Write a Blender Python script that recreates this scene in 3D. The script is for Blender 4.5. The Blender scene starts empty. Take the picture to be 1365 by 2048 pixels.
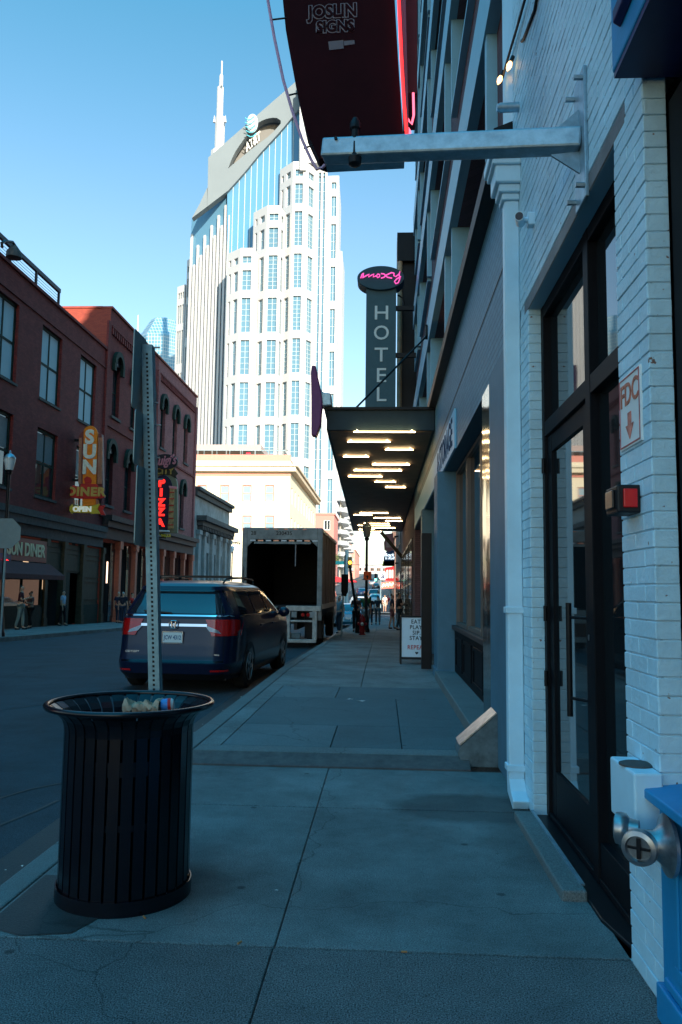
import bpy, bmesh, math, random
from mathutils import Vector, Matrix
random.seed(7)
PI = math.pi
S = bpy.context.scene
COL = S.collection
# ---------------------------------------------------------------- camera
FPX = 1590.0
YAW, PITCH, ROLL = math.radians(3.05), math.radians(5.67), math.radians(0.72)
F_ = Vector((-math.sin(YAW)*math.cos(PITCH), math.cos(YAW)*math.cos(PITCH), math.sin(PITCH)))
R0 = Vector((math.cos(YAW), math.sin(YAW), 0)); U0 = R0.cross(F_)
R_ = R0*math.cos(ROLL) + U0*math.sin(ROLL); U_ = U0*math.cos(ROLL) - R0*math.sin(ROLL)
EYE = Vector((0, 0, 1.45))
cd = bpy.data.cameras.new('camera'); cam = bpy.data.objects.new('camera', cd); COL.objects.link(cam)
cd.sensor_width = 36; cd.lens = 36*FPX/2048; cd.clip_start = .05; cd.clip_end = 6000
m = Matrix((R_, U_, -F_)).transposed().to_4x4(); m.translation = EYE
cam.matrix_world = m
S.camera = cam
# ---------------------------------------------------------------- world, sun, exposure
SUN_EL, SUN_AZ = math.radians(20), math.radians(24)      # sun behind and to the right of the viewer
sun_dir = Vector((math.sin(SUN_AZ)*math.cos(SUN_EL), -math.cos(SUN_AZ)*math.cos(SUN_EL), math.sin(SUN_EL)))
w = bpy.data.worlds.new('World'); S.world = w; w.use_nodes = True
nt = w.node_tree; bg = nt.nodes['Background']
sky = nt.nodes.new('ShaderNodeTexSky'); sky.sky_type = 'NISHITA'; sky.sun_disc = False
sky.sun_elevation = SUN_EL; sky.sun_rotation = PI - SUN_AZ
sky.air_density = 1.0; sky.dust_density = .6; sky.ozone_density = 1.6
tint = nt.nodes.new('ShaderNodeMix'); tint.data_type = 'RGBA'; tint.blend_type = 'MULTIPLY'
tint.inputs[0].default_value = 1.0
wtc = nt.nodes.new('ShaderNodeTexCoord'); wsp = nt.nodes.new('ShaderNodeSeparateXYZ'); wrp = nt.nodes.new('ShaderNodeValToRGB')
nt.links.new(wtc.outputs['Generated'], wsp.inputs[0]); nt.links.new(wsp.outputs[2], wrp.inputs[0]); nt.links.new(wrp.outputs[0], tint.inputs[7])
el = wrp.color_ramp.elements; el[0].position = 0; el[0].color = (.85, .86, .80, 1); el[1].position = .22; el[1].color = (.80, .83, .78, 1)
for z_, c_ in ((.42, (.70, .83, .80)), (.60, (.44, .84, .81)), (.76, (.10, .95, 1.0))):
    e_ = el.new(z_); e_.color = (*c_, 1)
boost = nt.nodes.new('ShaderNodeMapRange'); boost.inputs[1].default_value = .64; boost.inputs[2].default_value = .76; boost.inputs[3].default_value = 1; boost.inputs[4].default_value = 2.4  # added gain on the unseen upper sky, to light the shaded walls
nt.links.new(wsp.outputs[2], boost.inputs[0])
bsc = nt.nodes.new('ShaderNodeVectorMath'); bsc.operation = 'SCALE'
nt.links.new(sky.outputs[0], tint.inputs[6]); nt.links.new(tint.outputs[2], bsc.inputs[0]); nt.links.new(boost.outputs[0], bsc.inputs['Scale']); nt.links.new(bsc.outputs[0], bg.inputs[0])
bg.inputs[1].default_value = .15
ld = bpy.data.lights.new('sun', 'SUN'); ld.energy = 5.0; ld.angle = math.radians(.5); ld.color = (1, .90, .74)
lo = bpy.data.objects.new('sun', ld); COL.objects.link(lo)
lo.rotation_euler = sun_dir.to_track_quat('Z', 'Y').to_euler()
S.view_settings.view_transform = 'Standard'; S.view_settings.look = 'None'
S.view_settings.exposure = 1.15; S.view_settings.gamma = 1.0

# ---------------------------------------------------------------- measuring helpers (photo pixel -> point on a real plane)
def ray(px, py):
    return F_ + R_*((px-682.5)/FPX) - U_*((py-1024)/FPX)
def atX(px, py, X): d = ray(px, py); return EYE + d*((X-EYE.x)/d.x)
def atY(px, py, Y): d = ray(px, py); return EYE + d*((Y-EYE.y)/d.y)
def atZ(px, py, Z): d = ray(px, py); return EYE + d*((Z-EYE.z)/d.z)
def gz(y):
    if y < 14: return 0.
    if y < 50: return -.65*(y-14)/36
    if y < 85: return -.65
    if y < 150: return -.65 + 1.6*(y-85)/65
    return .95 + .03*(y-150)
ROAD = -.125

# ---------------------------------------------------------------- materials
def newmat(name):
    m = bpy.data.materials.new(name); m.use_nodes = True
    return m, m.node_tree, m.node_tree.nodes['Principled BSDF']
def rgb(c): return (c[0], c[1], c[2], 1)
def N(nt, t, **kw):
    n = nt.nodes.new(t)
    for k, v in kw.items(): setattr(n, k, v)
    return n
def uvz(nt):
    """object coords folded so that vertical walls of either direction get (along, up)"""
    tc = N(nt, 'ShaderNodeTexCoord'); sp = N(nt, 'ShaderNodeSeparateXYZ'); nt.links.new(tc.outputs['Object'], sp.inputs[0])
    ad = N(nt, 'ShaderNodeMath', operation='ADD'); nt.links.new(sp.outputs[0], ad.inputs[0]); nt.links.new(sp.outputs[1], ad.inputs[1])
    cb = N(nt, 'ShaderNodeCombineXYZ'); nt.links.new(ad.outputs[0], cb.inputs[0]); nt.links.new(sp.outputs[2], cb.inputs[1])
    return tc, cb
def mat(name, c, rough=.6, metal=0., var=.15, scale=6., bump=0., bscale=60., spec=.3, c2=None, coat=0., rvar=0.):
    m, nt, b = newmat(name)
    tc = N(nt, 'ShaderNodeTexCoord')
    no = N(nt, 'ShaderNodeTexNoise'); no.inputs['Scale'].default_value = scale; no.inputs['Detail'].default_value = 6; no.inputs['Roughness'].default_value = .65
    nt.links.new(tc.outputs['Object'], no.inputs[0])
    rp = N(nt, 'ShaderNodeValToRGB'); rp.color_ramp.elements[0].position = .3; rp.color_ramp.elements[1].position = .7
    lo_ = [x*(1-var) for x in c] if c2 is None else c2
    hi_ = [min(1, x*(1+var)) for x in c] if c2 is None else c
    rp.color_ramp.elements[0].color = rgb(lo_); rp.color_ramp.elements[1].color = rgb(hi_)
    nt.links.new(no.outputs[0], rp.inputs[0]); nt.links.new(rp.outputs[0], b.inputs['Base Color'])
    b.inputs['Roughness'].default_value = rough; b.inputs['Metallic'].default_value = metal
    b.inputs['Specular IOR Level'].default_value = spec; b.inputs['Coat Weight'].default_value = coat
    b.inputs['Coat Roughness'].default_value = .05
    if rvar:
        mr = N(nt, 'ShaderNodeMapRange'); mr.inputs[3].default_value = rough-rvar; mr.inputs[4].default_value = rough+rvar
        nt.links.new(no.outputs[0], mr.inputs[0]); nt.links.new(mr.outputs[0], b.inputs['Roughness'])
    if bump:
        n2 = N(nt, 'ShaderNodeTexNoise'); n2.inputs['Scale'].default_value = bscale; n2.inputs['Detail'].default_value = 4
        nt.links.new(tc.outputs['Object'], n2.inputs[0])
        bp = N(nt, 'ShaderNodeBump'); bp.inputs['Strength'].default_value = bump; bp.inputs['Distance'].default_value = .01
        nt.links.new(n2.outputs[0], bp.inputs['Height']); nt.links.new(bp.outputs[0], b.inputs['Normal'])
    return m
def emit(name, c, s):
    m, nt, b = newmat(name); b.inputs['Base Color'].default_value = rgb([x*.5 for x in c])
    b.inputs['Emission Color'].default_value = rgb(c); b.inputs['Emission Strength'].default_value = s; return m
def glass(name, c, rough=.04, wav=.0, spec=.5, metal=0., wscale=1.5):
    m, nt, b = newmat(name)
    tc = N(nt, 'ShaderNodeTexCoord')
    no = N(nt, 'ShaderNodeTexNoise'); no.inputs['Scale'].default_value = wscale; nt.links.new(tc.outputs['Object'], no.inputs[0])
    rp = N(nt, 'ShaderNodeMix', data_type='RGBA'); rp.inputs[6].default_value = rgb([x*.8 for x in c]); rp.inputs[7].default_value = rgb([x*1.2 for x in c])
    nt.links.new(no.outputs[0], rp.inputs[0]); nt.links.new(rp.outputs[2], b.inputs['Base Color'])
    b.inputs['Roughness'].default_value = rough; b.inputs['Specular IOR Level'].default_value = spec; b.inputs['Metallic'].default_value = metal
    if wav:
        bp = N(nt, 'ShaderNodeBump'); bp.inputs['Strength'].default_value = wav; bp.inputs['Distance'].default_value = .05
        nt.links.new(no.outputs[0], bp.inputs['Height']); nt.links.new(bp.outputs[0], b.inputs['Normal'])
    return m
def brick(name, c1, c2, mortar, bw=.2, bh=.067, ms=.006, rough=.75, bump=.6, dirt=.25, dirtc=None, paint=False, wob=.0):
    m, nt, b = newmat(name)
    tc, cb = uvz(nt)
    vec = cb.outputs[0]
    if wob:
        wn = N(nt, 'ShaderNodeTexNoise'); wn.inputs['Scale'].default_value = 9; wn.inputs['Detail'].default_value = 3
        nt.links.new(tc.outputs['Object'], wn.inputs[0])
        vm = N(nt, 'ShaderNodeVectorMath', operation='MULTIPLY_ADD'); vm.inputs[1].default_value = (wob, wob, 0)
        nt.links.new(wn.outputs['Color'], vm.inputs[0]); nt.links.new(vec, vm.inputs[2]); vec = vm.outputs[0]
    bt = N(nt, 'ShaderNodeTexBrick'); bt.inputs['Scale'].default_value = 1; bt.inputs['Brick Width'].default_value = bw
    bt.inputs['Row Height'].default_value = bh; bt.inputs['Mortar Size'].default_value = ms; bt.inputs['Mortar Smooth'].default_value = .4
    bt.inputs['Color1'].default_value = rgb(c1); bt.inputs['Color2'].default_value = rgb(c2); bt.inputs['Mortar'].default_value = rgb(mortar)
    nt.links.new(vec, bt.inputs[0])
    no = N(nt, 'ShaderNodeTexNoise'); no.inputs['Scale'].default_value = 1.7; no.inputs['Detail'].default_value = 8; no.inputs['Roughness'].default_value = .7
    nt.links.new(tc.outputs['Object'], no.inputs[0])
    mr = N(nt, 'ShaderNodeMapRange'); mr.inputs[1].default_value = .35; mr.inputs[2].default_value = .75; mr.inputs[3].default_value = 0; mr.inputs[4].default_value = dirt
    nt.links.new(no.outputs[0], mr.inputs[0])
    mx = N(nt, 'ShaderNodeMix', data_type='RGBA'); nt.links.new(mr.outputs[0], mx.inputs[0]); nt.links.new(bt.outputs['Color'], mx.inputs[6])
    mx.inputs[7].default_value = rgb(dirtc or [x*.35 for x in c1]); nt.links.new(mx.outputs[2], b.inputs['Base Color'])
    b.inputs['Roughness'].default_value = rough; b.inputs['Specular IOR Level'].default_value = .15
    n2 = N(nt, 'ShaderNodeTexNoise'); n2.inputs['Scale'].default_value = 40; n2.inputs['Detail'].default_value = 5; nt.links.new(tc.outputs['Object'], n2.inputs[0])
    hm = N(nt, 'ShaderNodeMath', operation='MULTIPLY'); hm.inputs[1].default_value = -1.; nt.links.new(bt.outputs['Fac'], hm.inputs[0])
    ha = N(nt, 'ShaderNodeMath', operation='MULTIPLY_ADD'); ha.inputs[1].default_value = .35; nt.links.new(n2.outputs[0], ha.inputs[0]); nt.links.new(hm.outputs[0], ha.inputs[2])
    bp = N(nt, 'ShaderNodeBump'); bp.inputs['Strength'].default_value = bump; bp.inputs['Distance'].default_value = .008
    nt.links.new(ha.outputs[0], bp.inputs['Height']); nt.links.new(bp.outputs[0], b.inputs['Normal'])
    return m
M = {}
def ground_mat(name, c, speck=.35, big=.25, rough=.85, stains=(), bump=.5, cracks=.0, stainf=.38):
    m, nt, b = newmat(name); tc = N(nt, 'ShaderNodeTexCoord'); o = tc.outputs['Object']
    n1 = N(nt, 'ShaderNodeTexNoise'); n1.inputs['Scale'].default_value = 1.1; n1.inputs['Detail'].default_value = 9; n1.inputs['Roughness'].default_value = .72; nt.links.new(o, n1.inputs[0])
    n2 = N(nt, 'ShaderNodeTexNoise'); n2.inputs['Scale'].default_value = 170; n2.inputs['Detail'].default_value = 2; nt.links.new(o, n2.inputs[0])
    vo = N(nt, 'ShaderNodeTexVoronoi'); vo.inputs['Scale'].default_value = 55; nt.links.new(o, vo.inputs[0])
    r1 = N(nt, 'ShaderNodeMapRange'); r1.inputs[1].default_value = .3; r1.inputs[2].default_value = .72; r1.inputs[3].default_value = 1-big; r1.inputs[4].default_value = 1+big*.5; nt.links.new(n1.outputs[0], r1.inputs[0])
    r2 = N(nt, 'ShaderNodeMapRange'); r2.inputs[1].default_value = .3; r2.inputs[2].default_value = .7; r2.inputs[3].default_value = 1-speck; r2.inputs[4].default_value = 1+speck; nt.links.new(n2.outputs[0], r2.inputs[0])
    r3 = N(nt, 'ShaderNodeMapRange'); r3.inputs[1].default_value = 0; r3.inputs[2].default_value = .5; r3.inputs[3].default_value = .86; r3.inputs[4].default_value = 1.08; nt.links.new(vo.outputs['Distance'], r3.inputs[0])
    a = N(nt, 'ShaderNodeMath', operation='MULTIPLY'); nt.links.new(r1.outputs[0], a.inputs[0]); nt.links.new(r2.outputs[0], a.inputs[1])
    a2 = N(nt, 'ShaderNodeMath', operation='MULTIPLY'); nt.links.new(a.outputs[0], a2.inputs[0]); nt.links.new(r3.outputs[0], a2.inputs[1])
    fac = a2.outputs[0]
    if stains:
        wn = N(nt, 'ShaderNodeTexNoise'); wn.inputs['Scale'].default_value = 4; wn.inputs['Detail'].default_value = 4; nt.links.new(o, wn.inputs[0])
        wp = N(nt, 'ShaderNodeVectorMath', operation='MULTIPLY_ADD'); wp.inputs[1].default_value = (.22, .22, 0); nt.links.new(wn.outputs['Color'], wp.inputs[0]); nt.links.new(o, wp.inputs[2])
        for (sx, sy, rx, ry, dk, soft) in stains:
            s1 = N(nt, 'ShaderNodeVectorMath', operation='SUBTRACT'); s1.inputs[1].default_value = (sx+.11, sy+.11, 0); nt.links.new(wp.outputs[0], s1.inputs[0])
            s2 = N(nt, 'ShaderNodeVectorMath', operation='DIVIDE'); s2.inputs[1].default_value = (rx, ry, 1e6); nt.links.new(s1.outputs[0], s2.inputs[0])
            s3 = N(nt, 'ShaderNodeVectorMath', operation='LENGTH'); nt.links.new(s2.outputs[0], s3.inputs[0])
            s4 = N(nt, 'ShaderNodeMapRange'); s4.inputs[1].default_value = 1-soft; s4.inputs[2].default_value = 1; s4.inputs[3].default_value = dk; s4.inputs[4].default_value = 1; nt.links.new(s3.outputs['Value'], s4.inputs[0])
            s5 = N(nt, 'ShaderNodeMath', operation='MULTIPLY'); nt.links.new(fac, s5.inputs[0]); nt.links.new(s4.outputs[0], s5.inputs[1]); fac = s5.outputs[0]
    # scattered dark gum spots
    v2 = N(nt, 'ShaderNodeTexVoronoi'); v2.inputs['Scale'].default_value = 2.3; nt.links.new(o, v2.inputs[0])
    g = N(nt, 'ShaderNodeMapRange'); g.inputs[1].default_value = .035; g.inputs[2].default_value = .06; g.inputs[3].default_value = .38; g.inputs[4].default_value = 1; nt.links.new(v2.outputs['Distance'], g.inputs[0])
    gm = N(nt, 'ShaderNodeMath', operation='MULTIPLY'); nt.links.new(fac, gm.inputs[0]); nt.links.new(g.outputs[0], gm.inputs[1]); fac = gm.outputs[0]
    v3 = N(nt, 'ShaderNodeTexVoronoi'); v3.inputs['Scale'].default_value = 5.1; nt.links.new(o, v3.inputs[0])
    g3 = N(nt, 'ShaderNodeMapRange'); g3.inputs[1].default_value = .03; g3.inputs[2].default_value = .06; g3.inputs[3].default_value = .6; g3.inputs[4].default_value = 1; nt.links.new(v3.outputs['Distance'], g3.inputs[0])
    gm3 = N(nt, 'ShaderNodeMath', operation='MULTIPLY'); nt.links.new(fac, gm3.inputs[0]); nt.links.new(g3.outputs[0], gm3.inputs[1]); fac = gm3.outputs[0]
    # wandering hairline cracks, broken up by noise
    cn = N(nt, 'ShaderNodeTexNoise'); cn.inputs['Scale'].default_value = 2.2; cn.inputs['Detail'].default_value = 5; nt.links.new(o, cn.inputs[0])
    cv = N(nt, 'ShaderNodeVectorMath', operation='MULTIPLY_ADD'); cv.inputs[1].default_value = (.5, .5, 0); nt.links.new(cn.outputs['Color'], cv.inputs[0]); nt.links.new(o, cv.inputs[2])
    v4 = N(nt, 'ShaderNodeTexVoronoi', feature='DISTANCE_TO_EDGE'); v4.inputs['Scale'].default_value = .42; nt.links.new(cv.outputs[0], v4.inputs[0])
    c4 = N(nt, 'ShaderNodeMapRange'); c4.inputs[1].default_value = .0; c4.inputs[2].default_value = .0022; c4.inputs[3].default_value = .45; c4.inputs[4].default_value = 1; nt.links.new(v4.outputs['Distance'], c4.inputs[0])
    gm4 = N(nt, 'ShaderNodeMath', operation='MULTIPLY'); nt.links.new(fac, gm4.inputs[0]); nt.links.new(c4.outputs[0], gm4.inputs[1]); fac = gm4.outputs[0]
    mx = N(nt, 'ShaderNodeVectorMath', operation='SCALE'); mx.inputs[0].default_value = c; nt.links.new(fac, mx.inputs['Scale'])
    nt.links.new(mx.outputs[0], b.inputs['Base Color']); b.inputs['Roughness'].default_value = rough
    bp = N(nt, 'ShaderNodeBump'); bp.inputs['Strength'].default_value = bump; bp.inputs['Distance'].default_value = .004
    nt.links.new(a2.outputs[0], bp.inputs['Height']); nt.links.new(bp.outputs[0], b.inputs['Normal'])
    return m
M['concrete'] = ground_mat('weathered concrete', (.175, .195, .19), speck=.6, big=.6, stains=((.62, 5.6, .62, .42, .5, .25), (1.0, 4.9, .45, .8, .6, .5), (-.95, 4.05, .28, .3, .6, .5), (.1, 3.9, 1.0, .7, .88, .6)))
M['concrete_rough'] = ground_mat('coarse aggregate concrete', (.17, .19, .19), speck=1.0, big=.5, bump=1.0)
M['slate'] = ground_mat('dark sidewalk panel', (.075, .118, .125), speck=.35, bump=.3)
M['slate_pale'] = ground_mat('pale sidewalk panel', (.115, .155, .16), speck=.35, bump=.3)
M['curbstone'] = ground_mat('curb concrete', (.15, .165, .16), speck=.4)
M['asphalt'] = ground_mat('asphalt', (.026, .050, .064), speck=.7, big=.6, bump=.8)
M['asphalt_dark'] = ground_mat('asphalt patch', (.035, .033, .032), speck=.4, big=.3, rough=.6)
M['earth'] = ground_mat('far ground', (.12, .115, .10))
M['ramp'] = mat('ramp patch', (.11, .095, .09), .8, var=.3, scale=9, bump=.5)
M['white_brick'] = brick('white painted brick', (.50, .72, .82), (.48, .70, .80), (.36, .54, .63), ms=.005, bump=1.0, dirt=.35, dirtc=(.36, .40, .42), wob=.012, rough=.55)
M['mortar_dark'] = mat('grey mortar', (.3, .3, .3))
M['white_paint'] = mat('white painted metal', (.56, .78, .88), .4, var=.08, scale=3, bump=.1, bscale=20)
def painted(name, c, chips=(.22, .12, .09)):
    m, nt, b = newmat(name); tc = N(nt, 'ShaderNodeTexCoord'); o = tc.outputs['Object']
    n1 = N(nt, 'ShaderNodeTexNoise'); n1.inputs['Scale'].default_value = 2.2; n1.inputs['Detail'].default_value = 8; n1.inputs['Roughness'].default_value = .7; nt.links.new(o, n1.inputs[0])
    r1 = N(nt, 'ShaderNodeValToRGB'); r1.color_ramp.elements[0].position = .32; r1.color_ramp.elements[1].position = .6; r1.color_ramp.elements[0].color = rgb([x*.78 for x in c]); r1.color_ramp.elements[1].color = rgb(c); nt.links.new(n1.outputs[0], r1.inputs[0])
    n2 = N(nt, 'ShaderNodeTexNoise'); n2.inputs['Scale'].default_value = 23; n2.inputs['Detail'].default_value = 5; nt.links.new(o, n2.inputs[0])
    r2 = N(nt, 'ShaderNodeMapRange'); r2.inputs[1].default_value = .705; r2.inputs[2].default_value = .73; nt.links.new(n2.outputs[0], r2.inputs[0])
    mx = N(nt, 'ShaderNodeMix', data_type='RGBA'); nt.links.new(r2.outputs[0], mx.inputs[0]); nt.links.new(r1.outputs[0], mx.inputs[6]); mx.inputs[7].default_value = rgb(chips); nt.links.new(mx.outputs[2], b.inputs['Base Color'])
    b.inputs['Roughness'].default_value = .5; b.inputs['Specular IOR Level'].default_value = .25
    n3 = N(nt, 'ShaderNodeTexNoise'); n3.inputs['Scale'].default_value = 55; n3.inputs['Detail'].default_value = 6; nt.links.new(o, n3.inputs[0])
    bp = N(nt, 'ShaderNodeBump'); bp.inputs['Strength'].default_value = .7; bp.inputs['Distance'].default_value = .006; nt.links.new(n3.outputs[0], bp.inputs['Height']); nt.links.new(bp.outputs[0], b.inputs['Normal'])
    return m
M['paint_brick'] = painted('blue white painted brick', (.56, .80, .90))
M['lintel'] = mat('grey steel lintel', (.20, .19, .19), .6, var=.2, bump=.2)
M['grey_paint'] = mat('grey painted facade', (.085, .18, .24), .55, var=.14, scale=2, bump=.15, bscale=40)
M['grey_brick'] = brick('grey painted brick', (.12, .27, .36), (.105, .235, .315), (.05, .12, .16), bump=1.4, dirt=.15, rough=.5)
M['blue_metal'] = mat('pale blue window trim', (.22, .42, .52), .45, var=.05)
M['mauve_brick'] = brick('mauve brown brick', (.17, .095, .11), (.14, .08, .09), (.07, .055, .055), dirt=.15)
M['black_metal'] = mat('black metal', (.008, .009, .011), .4, var=.2, spec=.2)
M['black_gloss'] = mat('black gloss paint', (.003, .004, .008), .22, var=.3, scale=3, spec=.4)
M['dark_frame'] = mat('dark bronze frame', (.007, .007, .009), .55, var=.15, spec=.12)
M['galv'] = mat('galvanised steel', (.30, .41, .47), .42, .7, var=.22, scale=14, bump=.1)
M['galv_post'] = mat('galvanised sign post', (.20, .32, .36), .5, .4, var=.15, scale=20)
M['steel'] = mat('brushed steel', (.36, .37, .38), .34, .9, var=.3, scale=20)
M['chrome'] = mat('chrome', (.75, .77, .8), .1, 1., var=.03)
M['shop_glass'] = glass('dark shop glass', (.012, .016, .018), .03, spec=.9)
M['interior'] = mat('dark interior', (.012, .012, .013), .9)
M['blue_paint'] = mat('bright blue shopfront paint', (.012, .25, .50), .5, var=.1, scale=4, bump=.1)
M['navy'] = mat('navy paint', (.01, .02, .09), .4, var=.2)
M['canopy'] = mat('dark canopy metal', (.014, .030, .038), .6, var=.15)
M['soffit'] = mat('brown canopy soffit', (.20, .12, .075), .6, var=.3, scale=2)
M['led'] = emit('warm light bar', (1, .72, .36), 9)
M['bulb'] = emit('warm bulb', (1, .55, .2), 2.2)
M['red_brick'] = brick('maroon painted brick', (.25, .046, .042), (.16, .032, .032), (.12, .032, .032), dirt=.6, bump=.4)
M['lilac_lit_brick'] = brick('rosy worn brick in lilac light', (.36, .125, .125), (.26, .09, .09), (.22, .10, .10), dirt=.6, bump=.4)  # the far half's brighter lilac light is put into this brick colour
M['side_brick'] = brick('orange red side brick', (.36, .07, .045), (.29, .055, .04), (.12, .05, .04), dirt=.2, bump=.4)
M['greystone'] = mat('weathered grey stone', (.24, .26, .26), .75, var=.35, scale=.9, bump=.3, bscale=8)
M['stone_dark'] = mat('sooty stone', (.075, .07, .068), .8, var=.3)
M['cream'] = mat('cream painted wall', (.66, .585, .44), .7, var=.04, scale=.3)
M['cream_trim'] = mat('coral trim', (.58, .23, .18), .7, var=.06)
M['tan'] = mat('tan cornice', (.52, .42, .30), .7, var=.1)
M['tower_stone'] = mat('pale tower granite', (.47, .475, .485), .6, var=.07, scale=.05)
M['tower_grey'] = mat('tower crown panel', (.14, .17, .19), .6, var=.08, scale=.05)
M['tower_glass'] = glass('tower glass', (.10, .23, .34), .18, spec=.4, metal=.2, wscale=.03)
M['tower_win'] = glass('tower window', (.10, .20, .27), .12, spec=.4, metal=.2, wscale=.05)
M['mullion'] = mat('pale mullion', (.34, .41, .45), .5, var=.02)
M['win_glass'] = glass('window glass', (.02, .03, .035), .05, spec=.8, wav=.1)
M['blind'] = mat('pale window blind', (.40, .50, .54), .7, var=.05, scale=1)
M['dkgreen'] = mat('dark green paint', (.010, .026, .020), .7, var=.3, spec=.2)
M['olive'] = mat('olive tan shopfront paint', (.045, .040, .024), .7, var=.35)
M['terra'] = mat('terracotta column paint', (.55, .15, .09), .6, var=.15)
M['neon_red'] = emit('red neon', (1, .02, .02), 1.6)
M['neon_pink'] = emit('pink neon', (1, .10, .45), .6)
M['tube_pink'] = mat('unlit pink tube', (.55, .36, .52), .25, var=.05)
M['red_deep'] = mat('deep red sign panel', (.22, .008, .010), .45, var=.15)
M['maroon'] = mat('dark maroon cabinet', (.022, .002, .004), .9, var=.25, scale=3, spec=.15)
M['orange'] = mat('orange sign', (.85, .22, .012), .5, var=.12)
M['sign_red'] = mat('sign red', (.55, .025, .02), .5, var=.12)
M['yellow'] = mat('yellow sign', (.60, .42, .04), .5, var=.1)
M['white'] = mat('white enamel', (.78, .79, .77), .5, var=.06)
M['cream_letter'] = mat('cream lettering', (.62, .56, .36), .5, var=.08)
M['orange_hi'] = mat('work sign orange', (.9, .10, .02), .5, var=.03)
M['tire'] = mat('tyre rubber', (.012, .012, .012), .8, var=.2)
M['rim'] = mat('wheel alloy', (.30, .31, .32), .35, .7, var=.1)
M['black'] = mat('black plastic', (.01, .01, .012), .5, var=.1)
M['car_blue'] = mat('dark blue car paint', (.0015, .006, .026), .3, .0, var=.05, coat=.4)
M['car_glass'] = glass('car glass', (.012, .018, .024), .03, spec=.9)
M['tail_red'] = mat('tail light red', (.42, .006, .006), .15, var=.1, scale=60, coat=1.)
M['lens'] = mat('clear lens', (.28, .30, .32), .12, .4, var=.2, scale=40)
M['truck_white'] = mat('scuffed truck white', (.20, .215, .215), .6, var=.45, scale=2.5, bump=.1)
M['truck_side'] = mat('weathered truck side', (.15, .10, .095), .5, var=.3, scale=1.5)
M['rust'] = mat('rust', (.16, .06, .03), .8, var=.4)
M['skin'] = mat('skin', (.50, .29, .20), .55, var=.06)
M['skin_dark'] = mat('brown skin', (.20, .10, .06), .55, var=.06)
M['paper'] = mat('brown paper', (.50, .33, .22), .8, var=.15, scale=30, bump=.8, bscale=40)
M['plastic_blue'] = mat('blue label', (.06, .25, .6), .3)
M['litter'] = mat('litter', (.62, .6, .55), .7)
M['foliage'] = mat('leaf green', (.07, .10, .03), .7, var=.4, scale=2)
M['bark'] = mat('bark', (.08, .05, .035), .9, var=.3)
def dye(n, c, r=.8):
    if n not in M: M[n] = mat(n, c, r, var=.12, scale=8, bump=.2, bscale=30)
    return M[n]

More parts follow.
